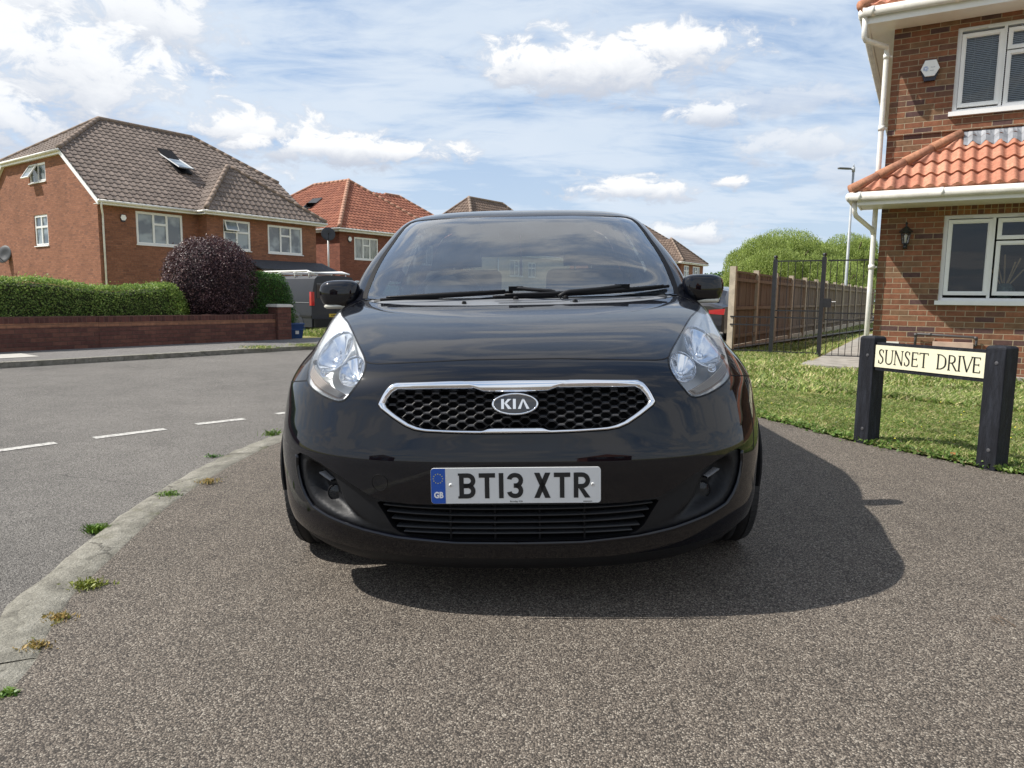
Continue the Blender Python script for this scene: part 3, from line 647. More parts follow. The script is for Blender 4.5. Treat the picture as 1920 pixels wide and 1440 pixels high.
bushy('tree', 'dark green far tree just left of the fence post, behind the mirror', 23.2, 82, -.4, 3.0, 2.9, 5000, size=.2)
bushy('tree', 'dark green far tree touching the willow, above the fence end', 26.6, 85, -.4, 2.6, 2.9, 4500, size=.2)
bushy('tree', 'lower far tree half hidden by the distant brown-roofed house', 20.5, 88, -.4, 2.6, 2.5, 4000, size=.2)
bushy('tree', 'dark tree seen through the iron gate beyond the fence', 27.5, 60, -.4, 3.0, 2.2, 4000, size=.16)
# ================================================================ building kit
def FrontM(y0): return Matrix(((1, 0, 0, 0), (0, -1, 0, y0), (0, 0, 1, 0), (0, 0, 0, 1)))       # (a, out, z) -> (a, y0-out, z)
def SideM(x0): return Matrix(((0, -1, 0, x0), (1, 0, 0, 0), (0, 0, 1, 0), (0, 0, 0, 1)))        # (a, out, z) -> (x0-out, a, z)
def wall(parent, M, xs, top, z0, holes, m, name='wall', reveal=.10):
    """xs: (a0,a1) range, top: list of (a,z) profile, holes: (a0,a1,z0,z1)"""
    br = sorted(set([xs[0], xs[1]]+[h for ho in holes for h in ho[:2]]+[a for a, z in top if xs[0] < a < xs[1]]))
    A = [a for a, z in top]; Z = [z for a, z in top]; b = MB()
    def q(a0, a1, l0, l1, h0, h1):
        b.quad(*[M @ Vector((a, 0, z)) for a, z in ((a0, l0), (a1, l1), (a1, h1), (a0, h0))], uv=[(a0, l0), (a1, l1), (a1, h1), (a0, h0)])
    for a0, a1 in zip(br[:-1], br[1:]):
        t0, t1 = float(np.interp(a0, A, Z)), float(np.interp(a1, A, Z)); mid = (a0+a1)/2; z = z0
        for h in sorted([h for h in holes if h[0] <= mid <= h[1]], key=lambda h: h[2]):
            q(a0, a1, z, z, h[2], h[2]); z = h[3]
        q(a0, a1, z, z, t0, t1)
    for h in holes:
        for (a, c), (e, f) in (((h[0], h[2]), (h[0], h[3])), ((h[1], h[2]), (h[1], h[3])), ((h[0], h[2]), (h[1], h[2])), ((h[0], h[3]), (h[1], h[3]))):
            p = [M @ Vector((a, 0, c)), M @ Vector((e, 0, f)), M @ Vector((e, -reveal, f)), M @ Vector((a, -reveal, c))]
            vert = a == e; b.quad(*p, uv=[(a, c), (e, f), (e+(reveal if vert else 0), f), (a+(reveal if vert else 0), c)])
    return b.build(name, m, parent)
def ring(b, M, a0, a1, z0, z1, w, o0, o1):
    b.box(a0, a1, o0, o1, z0, z0+w, M); b.box(a0, a1, o0, o1, z1-w, z1, M); b.box(a0, a0+w, o0, o1, z0+w, z1-w, M); b.box(a1-w, a1, o0, o1, z0+w, z1-w, M)
def window(parent, M, a0, a1, z0, z1, panes, gm=None, fw=.055, sw=.045, sill=True, inset=.035, back=True, open_=None, name='window', trickle=False):
    gm = gm or FARGL
    b = MB(); ring(b, M, a0, a1, z0, z1, fw, -inset-.06, -inset); W, H_ = a1-a0-2*fw, z1-z0-2*fw
    g_ = MB()
    for i, (p0, p1, q0, q1) in enumerate(panes):
        x0, x1, y0, y1 = a0+fw+W*p0, a0+fw+W*p1, z0+fw+H_*q0, z0+fw+H_*q1
        if open_ and i in open_:
            ang = open_[i]; kind = 'top'
            R = Matrix.Translation((0, -inset, y1)) @ Matrix.Rotation(ang, 4, 'X') @ Matrix.Translation((0, 0, -y1)); MM = M @ R
            ring(b, MM, x0, x1, y0, y1, sw, 0, .05); g_.quad(*[MM @ Vector((x, .025, z)) for x, z in ((x0+sw, y0+sw), (x1-sw, y0+sw), (x1-sw, y1-sw), (x0+sw, y1-sw))])
            g_.quad(*[M @ Vector((x, -inset-.05, z)) for x, z in ((x0, y0), (x1, y0), (x1, y1), (x0, y1))]); continue
        ring(b, M, x0-.004, x1+.004, y0-.004, y1+.004, sw, -inset-.05, -inset+.008)
        g_.quad(*[M @ Vector((x, -inset-.03, z)) for x, z in ((x0+sw*.9, y0+sw*.9), (x1-sw*.9, y0+sw*.9), (x1-sw*.9, y1-sw*.9), (x0+sw*.9, y1-sw*.9))], uv=[(x0, y0), (x1, y0), (x1, y1), (x0, y1)])
    f = b.build(name, WHITE, parent); g_.build('pane', gm, f)
    if sill: s = MB(); s.box(a0-.03, a1+.03, -.03, .045, z0-.035, z0-.002, M); s.build('sill', WHITE, f)
    return f
P3 = [(0, .36, 0, 1), (.36, .66, 0, .66), (.36, .66, .66, 1), (.66, 1, 0, 1)]
P2 = [(0, .5, 0, .62), (.5, 1, 0, .62), (0, .5, .62, 1), (.5, 1, .62, 1)]
def roofmat(name, cols, moss=(.12, .12, .09), mk=.25):
    def bd(N, b):
        u, v, _ = N.sep(uvco(N)); wn = N.new('ShaderNodeTexWhiteNoise', noise_dimensions='2D'); N.put(wn.inputs['Vector'], N.comb(N.m('FLOOR', u), N.m('FLOOR', v), 0.))
        c = N.ramp(wn.outputs['Value'], cols); p = objco(N); n = N.noise(p, 1.1, 6, .7); f = N.noise(p, 28, 4, .7)
        k = N.m('MULTIPLY', N.lin(.3, .7, .72, 1.22, f), N.lin(.3, .7, .85, 1.12, n)); c = N.mix(1., c, N.comb(k, k, k), 'MULTIPLY')
        c = N.mix(N.m('MULTIPLY', N.sstep(.55, .75, N.noise(p, 5, 6, .75)), mk), c, moss); N.put(b.inputs['Base Color'], c); bump(N, b, f, .4, .008)
    return mat(name, rough=.88, spec=.25, build=bd)
TBR = roofmat('brown_concrete_tile', [(0, (.150, .120, .102)), (.5, (.180, .143, .120)), (1, (.215, .172, .145))])
TRED = roofmat('red_concrete_tile', [(0, (.22, .085, .055)), (.5, (.27, .105, .066)), (1, (.32, .13, .08))])
TBR2 = roofmat('dark_brown_tile', [(0, (.13, .095, .075)), (.5, (.16, .115, .09)), (1, (.19, .14, .11))])
TPAN = roofmat('orange_clay_pantile', [(0, (.40, .165, .105)), (.45, (.46, .20, .13)), (.8, (.52, .25, .165)), (1, (.31, .13, .09))], (.20, .12, .07), .35)
THIP = roofmat('weathered_ridge_tile', [(0, (.20, .155, .12)), (1, (.25, .19, .15))], (.15, .12, .07), .5)
THIPO = roofmat('weathered_orange_ridge', [(0, (.36, .17, .11)), (1, (.42, .20, .12))], (.18, .14, .08), .7)
THIPR = roofmat('pinkish_ridge_tile', [(0, (.34, .18, .12)), (1, (.40, .22, .15))])
def roof_face(b, O, e, s, L, xl, xr, tw=.3, gauge=.34, amp=.040, th=.032, ns=8, pan=False, zflip=None):
    O, e, s = Vector(O), Vector(e).normalized(), Vector(s).normalized(); n = e.cross(s)
    if n.z < 0: n = -n
    nc = int(math.ceil(L/gauge)); X0 = min(xl(0), xl(L)); X1 = max(xr(0), xr(L)); k0, k1 = int(math.floor(X0/tw*ns)), int(math.ceil(X1/tw*ns))
    for c in range(nc):
        t0, t1 = c*gauge, min((c+1)*gauge, L); base = len(b.v); rows = [(t0, -.012), (t0, th), (t1, .003)]; xs = [k*tw/ns for k in range(k0, k1+1)]
        for t, lift in rows:
            lo, hi = xl(min(max(t, 0), L)), xr(min(max(t, 0), L))
            for k, x in enumerate(xs):
                xx = min(max(x, lo), hi); ph = xx/tw
                r = (.5+.5*sin(2*pi*ph)) if pan else max(0, cos(2*pi*ph))**.8
                fl = (lift+amp*r) if lift > -.01 else lift
                b.v.append(tuple(O+e*xx+s*t+n*fl)); b.uv.append((xx/tw+.5, c+.5))
        m = len(xs)
        for r in range(2):
            for k in range(m-1): b.f.append((base+r*m+k, base+r*m+k+1, base+(r+1)*m+k+1, base+(r+1)*m+k))
def hip_line(b, p, q, r=.10, step=.42):
    p, q = Vector(p), Vector(q); L = (q-p).length; n = max(1, int(L/step)); d = (q-p)/n
    for i in range(n):
        a = p+d*i; c = a+d*1.04; b.tube([a-Vector((0, 0, .02)), c-Vector((0, 0, .02))], [r*1.03, r*.97], 10)
def gutter(parent, pts, r=.055, fascia=.16, name='gutter', m=None):
    b = MB()
    for a, c in zip(pts[:-1], pts[1:]): b.tube([a, c], r, 10)
    return b.build(name, m or GUTW, parent, True)

def chalet(name, label, C, hw, front_win, gable_win, bay, L=10.55, D=11.9, ze=4.61, zk=6.80, kr=3.0, yk=3.02, rz=.954, brick=BRO, tile=TBR, hip=THIP, zb=-.5, detail=True, group=None):
    t = thing(name, label, 'house', (C[0], C[1], 0), rz, group); sl = (zk-ze)/yk; yr = D/2; zr = ze+sl*yr
    yw = .35; prof = [(yw, ze-.16), (yk, zk-.18+.0), (D-yk, zk-.18), (D-yw, ze-.16)]
    prof = [(yw, ze+sl*yw-.16), (yk, zk-.14), (D-yk, zk-.14), (D-yw, ze+sl*yw-.16)]
    wall(t, SideM(.15), (yw, D-yw), prof, zb, [w[:4] for w in gable_win], brick)
    wall(t, SideM(L-.15), (yw, D-yw), prof, zb, [], brick)
    by0, by1, by = bay
    wall(t, FrontM(yw), (.15, by0), [(0, ze-.1), (L, ze-.1)], zb, [w[:4] for w in front_win if w[5] == 0], brick)
    wall(t, FrontM(by), (by0, by1), [(0, ze-.1), (L, ze-.1)], zb, [w[:4] for w in front_win if w[5] == 1], brick)
    b = MB(); b.quad((by0, by, zb), (by0, yw, zb), (by0, yw, ze-.1), (by0, by, ze-.1), uv=[(0, zb), (.6, zb), (.6, ze), (0, ze)]); b.quad((by1, by, zb), (by1, yw, zb), (by1, yw, ze-.1), (by1, by, ze-.1), uv=[(0, zb), (.6, zb), (.6, ze), (0, ze)])
    b.quad((by1, yw, zb), (L-.15, yw, zb), (L-.15, yw, ze-.1), (by1, yw, ze-.1), uv=[(0, zb), (1, zb), (1, ze), (0, ze)]); b.quad((.15, D-yw, zb), (L-.15, D-yw, zb), (L-.15, D-yw, ze), (.15, D-yw, ze)); b.build('wall', brick, t)
    for w in front_win: window(t, FrontM(by if w[5] else yw), *w[:4], w[4], open_=(w[6] if len(w) > 6 else None))
    for w in gable_win: window(t, SideM(.15), *w[:4], w[4], open_=(w[5] if len(w) > 5 else None))
    rf = MB(); sv = Vector((0, 1, sl)).normalized(); Lf = yr*sqrt(1+sl*sl); tk = yk*sqrt(1+sl*sl)
    xl = lambda q: 0. if q <= tk else kr*(q-tk)/(Lf-tk); xr = lambda q: L if q <= tk else L-kr*(q-tk)/(Lf-tk)
    roof_face(rf, (0, 0, ze), (1, 0, 0), sv, Lf, xl, xr)
    roof_face(rf, (0, D, ze), (1, 0, 0), Vector((0, -1, sl)), Lf, xl, xr, ns=3)
    hh = yr-yk; Lh = sqrt(kr**2+(zr-zk)**2)
    roof_face(rf, (0, yk, zk), (0, 1, 0), Vector((kr, 0, zr-zk)), Lh, lambda q: hh*q/Lh, lambda q: 2*hh-hh*q/Lh, ns=3)
    roof_face(rf, (L, yk, zk), (0, 1, 0), Vector((-kr, 0, zr-zk)), Lh, lambda q: hh*q/Lh, lambda q: 2*hh-hh*q/Lh, ns=3)
    # bay roof
    ye = by-.35; xc0, xc1 = by0-.25, by1+.4; run = RUN; zt = ze+RISE; sb = Vector((0, run, RISE)); Lb = sqrt(run**2+RISE**2); xa = XA-.1
    yt = ye+run; yend = (zt-ze)/sl
    roof_face(rf, (0, ye, ze), (1, 0, 0), sb, Lb, lambda q: xc0+(xa-xc0)*q/Lb, lambda q: xc1-(xc1-xa-.2)*q/Lb)
    roof_face(rf, (xc0, ye, ze), (0, 1, 0), Vector((xa-xc0, 0, zt-ze)), sqrt((xa-xc0)**2+(zt-ze)**2), lambda q: run*q/sqrt((xa-xc0)**2+(zt-ze)**2), lambda q: (zt-ze)/sl*q/sqrt((xa-xc0)**2+(zt-ze)**2)-ye, ns=4); rf.quad((xc1, ye, ze+.02), (xa+.2, yt, zt+.02), (xa+.2, yend, zt+.02), (xc1+.1, .1, ze+.06))
    ro = rf.build('roof', tile, t)
    hb = MB(); hip_line(hb, (0, yk, zk+.06), (kr, yr, zr+.06)); hip_line(hb, (L, yk, zk+.06), (L-kr, yr, zr+.06)); hip_line(hb, (kr, yr, zr+.06), (L-kr, yr, zr+.06)); hip_line(hb, (0, D-yk, zk+.06), (kr, yr, zr+.06)); hip_line(hb, (L, D-yk, zk+.06), (L-kr, yr, zr+.06))
    hip_line(hb, (xc0+.05, ye+.05, ze+.09), (xa, yt, zt+.09)); hip_line(hb, (xc1, ye, ze+.06), (xa+.2, yt, zt+.07), .09)
    hb.build('ridge_tiles', hip, ro, True)
    # bargeboards, soffits, fascias
    s = MB()
    for xx, dx in ((0, 1), (L, -1)):
        for y0, z0, y1, z1 in ((0, ze, yk, zk), (D, ze, D-yk, zk)):
            s.prism([(xx, y0, z0-.02), (xx, y1, z1-.02), (xx, y1, z1-.22), (xx, y0, z0-.22)], (.03*dx, 0, 0)); s.prism([(xx+.03*dx, y0, z0-.17), (xx+.03*dx, y1, z1-.17), (xx+.03*dx, y1, z1-.15), (xx+.03*dx, y0, z0-.15)], (.14*dx, 0, 0))
        s.box(min(xx, xx+.03*dx), max(xx, xx+.03*dx), yk, D-yk, zk-.20, zk-.01); s.box(min(xx+.03*dx, xx+.15*dx), max(xx+.03*dx, xx+.15*dx), yk, D-yk, zk-.19, zk-.17)
    s.box(0.02, by0, .0, .025, ze-.19, ze-.01); s.box(.02, by0, .025, yw+.01, ze-.18, ze-.16)
    s.box(by0-.3, by1+.35, ye, ye+.025, ze-.19, ze-.01); s.box(by0-.3, by1+.35, ye+.025, yw, ze-.18, ze-.16)
    s.build('fascia', WHITE, t)
    gutter(t, [(.0, -.06, ze-.07), (by0-.3, -.06, ze-.07), (by0-.28, ye-.06, ze-.07), (by1+.4, ye-.06, ze-.07)]); gutter(t, [(-.06, yk-.1, zk-.06), (-.06, D-yk+.1, zk-.06)])
    p = MB(); p.tube([(.12, -.05, ze-.1), (.12, -.03, ze-.28), (.30, .27, ze-.55), (.30, .28, ze-.8), (.30, .28, zb)], .037, 8); p.build('downpipe', GUTW, t, True)
    if detail:
        sk = MB(); n = Vector((0, -sl, 1)).normalized(); e = Vector((1, 0, 0))
        def sky_light(x0, x1, d0, d1):
            Or = Vector((0, 0, ze)); P = [Or+e*x+sv*d+n*.05 for x, d in ((x0, d0), (x1, d0), (x1, d1), (x0, d1))]; P2_ = [p_+n*.06 for p_ in P]
            for k in range(4): sk.quad(P[k], P[(k+1) % 4], P2_[(k+1) % 4], P2_[k])
            # open sash, pivots about its middle
            m0, m1 = (P2_[0]+P2_[3])/2, (P2_[1]+P2_[2])/2; up = (sv*cos(radians(11))-n*sin(radians(11))).normalized(); h_ = (d1-d0)/2
            return P2_, [m0-up*h_, m1-up*h_, m1+up*h_, m0+up*h_]
        PP, SS = sky_light(4.72, 5.42, 3.1, 5.2); o = sk.build('skylight', PLBLK, t)
        q = MB(); q.quad(*PP); q.build('opening', PLDK, o); q = MB(); q.quad(*[v+n*.03 for v in SS]); q.build('pane', FARGL, o)
        q = MB(); nn_ = (SS[1]-SS[0]).cross(SS[3]-SS[0]).normalized()
        for a, c in ((0, 1), (1, 2), (2, 3), (3, 0)): q.tube([SS[a]+n*.03, SS[c]+n*.03], .035, 6)
        q.build('sash', plain('grey_aluminium', (.22, .23, .24), .5, .1), o)
    return t
XA, RUN, RISE = 6.9, 2.4, 2.35
H1 = chalet('brick_house', 'large orange-brick house with brown tiled half-hipped roof, behind the hedge', (-16.04, 27.96), 0,
    [(1.62, 3.62, 3.0, 4.34, P3, 0), (5.15, 6.52, 2.98, 4.30, P2, 1, {2: radians(22)}), (7.44, 9.43, 2.96, 4.28, P3, 1)],
    [(4.72, 6.35, 5.68, 6.48, [(0, .5, 0, 1), (.5, 1, 0, 1)], {1: radians(32)}), (4.82, 6.15, 3.0, 4.32, P2)], (4.37, 10.25, -.25))
# garage lean-to roof below the right-hand windows
g_ = MB(); g_.prism([(6.2, -1.5, 2.12), (10.6, -1.5, 2.12), (10.6, -.26, 2.55), (6.2, -.26, 2.55)], (0, 0, .07)); g_.build('lean_to_roof', plain('dark_slate_roof', (.045, .047, .055), .85, .35, 9, .5, 25), H1)
g_ = MB(); g_.box(6.3, 10.5, -1.35, -.27, -.5, 2.13); g_.build('garage_wall', BRO, H1)
g_ = MB(); g_.box(6.9, 9.9, -1.38, -1.353, -.4, 1.8); g_.build('garage_door', plain('dark_garage_door', (.05, .05, .055), .6), H1)
H4 = chalet('brick_house', 'distant brown-roofed house right of the car windscreen', (13.0, 64.5), 0,
    [(1.84, 3.82, 3.02, 4.32, P3, 0), (5.33, 6.68, 3.0, 4.3, P2, 1), (7.59, 9.54, 3.0, 4.3, P3, 1)], [], (4.57, 10.35, -.25), detail=False, tile=TBR2)

def hiphouse(name, label, C, ze, apex, ru, ridge_v, tail, brick, tile, hip, wins, seed=0, zb=-.5):
    """hip roofed block: apex = (run, height); ridge_v = ridge length away from street; tail=(x_end, z ridge)"""
    t = thing(name, label, 'house', (C[0], C[1], 0), STREET); k, za = apex; sl = (za-ze)/k; D = 2*k+ridge_v; Lx = 2*k+ru
    rf = MB(); Ls = sqrt(k*k+(za-ze)**2)
    roof_face(rf, (0, 0, ze), (1, 0, 0), Vector((0, k, za-ze)), Ls, lambda q: k*q/Ls, lambda q: Lx-k*q/Ls)
    roof_face(rf, (0, 0, ze), (0, 1, 0), Vector((k, 0, za-ze)), Ls, lambda q: k*q/Ls, lambda q: D-k*q/Ls)
    roof_face(rf, (Lx, 0, ze), (0, 1, 0), Vector((-k, 0, za-ze)), Ls, lambda q: k*q/Ls, lambda q: D-k*q/Ls, ns=3)
    roof_face(rf, (0, D, ze), (1, 0, 0), Vector((0, -k, za-ze)), Ls, lambda q: k*q/Ls, lambda q: Lx-k*q/Ls, ns=3)
    hb = MB(); u_ = .06
    hip_line(hb, (0, 0, ze+u_), (k, k, za+u_), .13); hip_line(hb, (Lx, 0, ze+u_), (Lx-k, k, za+u_), .10)
    if ridge_v > .1: hip_line(hb, (k, k, za+u_), (k, D-k, za+u_))
    if ru > .1: hip_line(hb, (k, k, za+u_), (Lx-k, k, za+u_))
    hip_line(hb, (0, D, ze+u_), (k, D-k, za+u_)); hip_line(hb, (Lx, D, ze+u_), (Lx-k, D-k, za+u_))
    X1 = Lx
    if tail:
        X1, zt = tail; r = (zt-ze)/sl; Lt = sqrt(r*r+(zt-ze)**2)
        roof_face(rf, (0, .02, ze+.02), (1, 0, 0), Vector((0, r, zt-ze)), Lt, lambda q: Lx*.45+0*q+r*q/Lt*.2, lambda q: X1-r*q/Lt)
        roof_face(rf, (0, 2*r, ze+.02), (1, 0, 0), Vector((0, -r, zt-ze)), Lt, lambda q: Lx*.5, lambda q: X1-r*q/Lt, ns=3)
        roof_face(rf, (X1, 0, ze), (0, 1, 0), Vector((-r, 0, zt-ze)), Lt, lambda q: r*q/Lt, lambda q: 2*r-r*q/Lt, ns=3)
        hip_line(hb, (Lx*.75, r, zt+.05), (X1-r, r, zt+.05), .09); hip_line(hb, (X1, 0, ze+.05), (X1-r, r, zt+.05), .09)
    ro = rf.build('roof', tile, t); hb.build('ridge_tiles', hip, ro, True)
    wall(t, FrontM(.35), (.3, X1-.35), [(0, ze-.1), (X1, ze-.1)], zb, [w[:4] for w in wins], brick)
    wall(t, SideM(.3), (.35, D-.35), [(0, ze-.1), (D, ze-.1)], zb, [], brick)
    wall(t, SideM(X1-.35), (.35, D-.35), [(0, ze-.1), (D, ze-.1)], zb, [], brick); wall(t, FrontM(D-.35), (.3, X1-.35), [(0, ze-.1), (X1, ze-.1)], zb, [], brick)
    for w in wins: window(t, FrontM(.35), *w[:4], w[4], gm=w[5] if len(w) > 5 else None)
    s = MB(); s.box(0, X1, .0, .025, ze-.21, ze-.01); s.box(0, .025, .03, D, ze-.21, ze-.01); s.box(.03, X1, .03, .36, ze-.2, ze-.18); s.box(.03, .31, .36, D, ze-.2, ze-.18); s.box(X1-.36, X1-.02, .36, D, ze-.2, ze-.18); s.build('fascia', GUTW, t)
    gutter(t, [(-.05, D, ze-.06), (-.05, -.05, ze-.06), (X1, -.05, ze-.06)])
    return t
CG = mat('curtained_window_glass', (.3, .31, .31), .12, spec=.8, build=lambda N, b: N.put(b.inputs['Base Color'], N.mix(N.sstep(.35, .6, N.noise(N.vmul(uvco(N), (9, 1, 1)), 2., 2)), (.16, .17, .17), (.34, .35, .34))))
H2 = hiphouse('brick_house', 'red-roofed brick house between the big house and the car windscreen', (-10.04, 41.6), 4.92, (4.9, 8.60), 0, 3.6, (12.7, 7.95), BRR, TRED, THIPR, [(1.40, 3.3, 3.18, 4.50, P3, CG), (6.5, 8.2, 3.1, 4.4, P3)])
# side wing of the red-roofed house: its wall is half in shade
sk = MB(); Mx = Vector((0, 0, 0)); o_ = MB(); o_.tube([(.02, .9, 8.2), (.02, .9, 8.3)], .01, 5)
s_ = MB()
for d0 in (2.2,):
    sv = Vector((4.9, 0, 3.68)).normalized(); nn = Vector((-3.68, 0, 4.9)).normalized(); e = Vector((0, 1, 0)); O_ = Vector((0, 0, 4.92))
    P = [O_+e*x+sv*d+nn*.09 for x, d in ((5.3, 2.6), (6.3, 2.6), (6.3, 3.9), (5.3, 3.9))]; up = (sv*cos(radians(30))-nn*sin(radians(30)))
    s_.quad(*P); q = MB(); c0 = (P[0]+P[3])/2; c1 = (P[1]+P[2])/2; q.quad(c0-up*.6, c1-up*.6, c1+up*.6, c0+up*.6)
    o = s_.build('skylight', PLBLK, H2); q.build('pane', FARGL, o)
H3 = hiphouse('brick_house', 'far pale-walled house with dark brown hipped roof behind the car roof', (-2.6, 49.7), 4.3, (4.4, 8.6), 4.2, .0, None, BRX, TBR2, THIP, [(4.35, 6.1, 2.6, 3.85, P3, CG), (6.7, 7.75, 2.6, 3.75, P2, CG)])
p = MB(); p.tube([(2.85, .28, 4.2), (2.85, .28, -.5)], .06, 8); p.build('downpipe', WHITE, H3, True)
# unseen houses added behind the camera for the car paint to reflect
H6 = hiphouse('brick_house', 'brick house behind the photographer, mirrored only in the car paint', (-22, -34.), 5.0, (4.5, 9.), 0, 3., None, BRO, TBR, THIP, [(2, 4, 3.1, 4.4, P3), (5.5, 7.2, 3.1, 4.4, P3), (2, 4, .6, 2, P3)])
H6.rotation_euler = (0, 0, radians(150)); 
H7 = hiphouse('brick_house', 'red-roofed house added behind the photographer, mirrored only in the car paint', (14, -30.), 5.0, (4.5, 9.), 0, 4., None, BRR, TRED, THIPR, [(2, 4, 3.1, 4.4, P3), (5.5, 7.2, 3.1, 4.4, P3)])
H7.rotation_euler = (0, 0, radians(180))

def bellbox(name, label, parent_xy, z, rz, s=1., hexa=False, brand=False, group=None):
    t = thing(name, label, 'alarm box', (parent_xy[0], parent_xy[1], z), rz, group)
    b = MB(); b.prism([(x*s, 0, y*s) for x, y in [(-.10, -.02), (-.065, .12), (.065, .12), (.10, -.02), (.06, -.14), (-.06, -.14)]], (0, -.05, 0)); b.build('backplate', plain('dark_blue_plastic', (.012, .014, .03), .4), t)
    b = MB(); b.prism([(x*s, -.05, y*s) for x, y in [(-.105, .0), (-.06, .105), (.06, .105), (.105, .0), (.052, -.09), (-.052, -.09)]], (0, -.025, 0)); b.build('cover', WHITE, t)
    if brand:
        bl = plain('pale_blue_print', (.10, .22, .55), .5, .05); gy = plain('grey_print', (.25, .28, .33), .5, .05)
        q = MB()
        for r_, w_ in ((.026, .004), (.013, .006)):
            for k in range(20): a, c = 2*pi*k/20, 2*pi*(k+1)/20; q.quad((-.052+r_*cos(a), -.0765, .005+r_*sin(a)), (-.052+r_*cos(c), -.0765, .005+r_*sin(c)), (-.052+(r_+w_)*cos(c), -.0765, .005+(r_+w_)*sin(c)), (-.052+(r_+w_)*cos(a), -.0765, .005+(r_+w_)*sin(a)))
        q.build('emblem', bl, t)
        for z_, n_, w_, x_ in ((.012, 9, .0055, .006), (-.030, 5, .006, -.048), (-.030, 8, .005, .0)):
            q = MB(); x = x_
            for k in range(n_): h_ = random.uniform(.006, .011); q.quad((x, -.0766, z_), (x+w_*.62, -.0766, z_), (x+w_*.62, -.0766, z_+h_), (x, -.0766, z_+h_)); x += w_*random.uniform(.9, 1.2)
            q.build('small_print', gy, t)
    return t
def loc1(x, y): return (-16.04+cos(.954)*x-sin(.954)*y, 27.96+sin(.954)*x+cos(.954)*y)
def loc(C, x, y): q = np.array(C)+U*x+V_*y; return (float(q[0]), float(q[1]))
bellbox('alarm_box', 'white alarm box on the large left house, beside the downpipe', loc1(1.10, .35), 4.0, .954, 1.1)
bellbox('alarm_box', 'white alarm box on the red-roofed house, left of its window', loc((-10.04, 41.6), 1.03, .35), 4.33, STREET, 1.3)
def dish(name, label, loc3, rz, r, pole=None):
    t = thing(name, label, 'satellite dish', loc3, rz, 'satellite dishes')
    b = MB(); M = Matrix.Rotation(radians(75), 4, 'X'); b.lathe([(.001, 0), (r*.5, .02), (r*.85, .06), (r, .09), (r*.99, .095), (r*.5, .03), (.001, .01)], M, 24); b.build('reflector', plain('dark_dish_grey', (.035, .037, .04), .5), t, True)
    a = MB(); a.tube([(0, -.02, -r*.9), (0, -.35, -.1), (0, -.38, 0)], .012, 6); a.tube([(0, -.36, -.03), (0, -.38, .06)], .035, 8); a.build('arm', PLBLK, t)
    if pole: a = MB(); a.tube([(0, .06, pole[0]), (0, .06, pole[1])], .05, 10); a.build('pole', WHITE, t, True)
    return t
dish('satellite_dish', 'dark satellite dish on a white pole beside the red-roofed house', (*loc((-10.04, 41.6), -.4, .5), 4.50), STREET-.6, .40, (-2.6, .1))
dish('satellite_dish', 'dark satellite dish low on the gable of the large left house', (*loc1(.05, 9.2), 2.7), .954-1.2, .42)

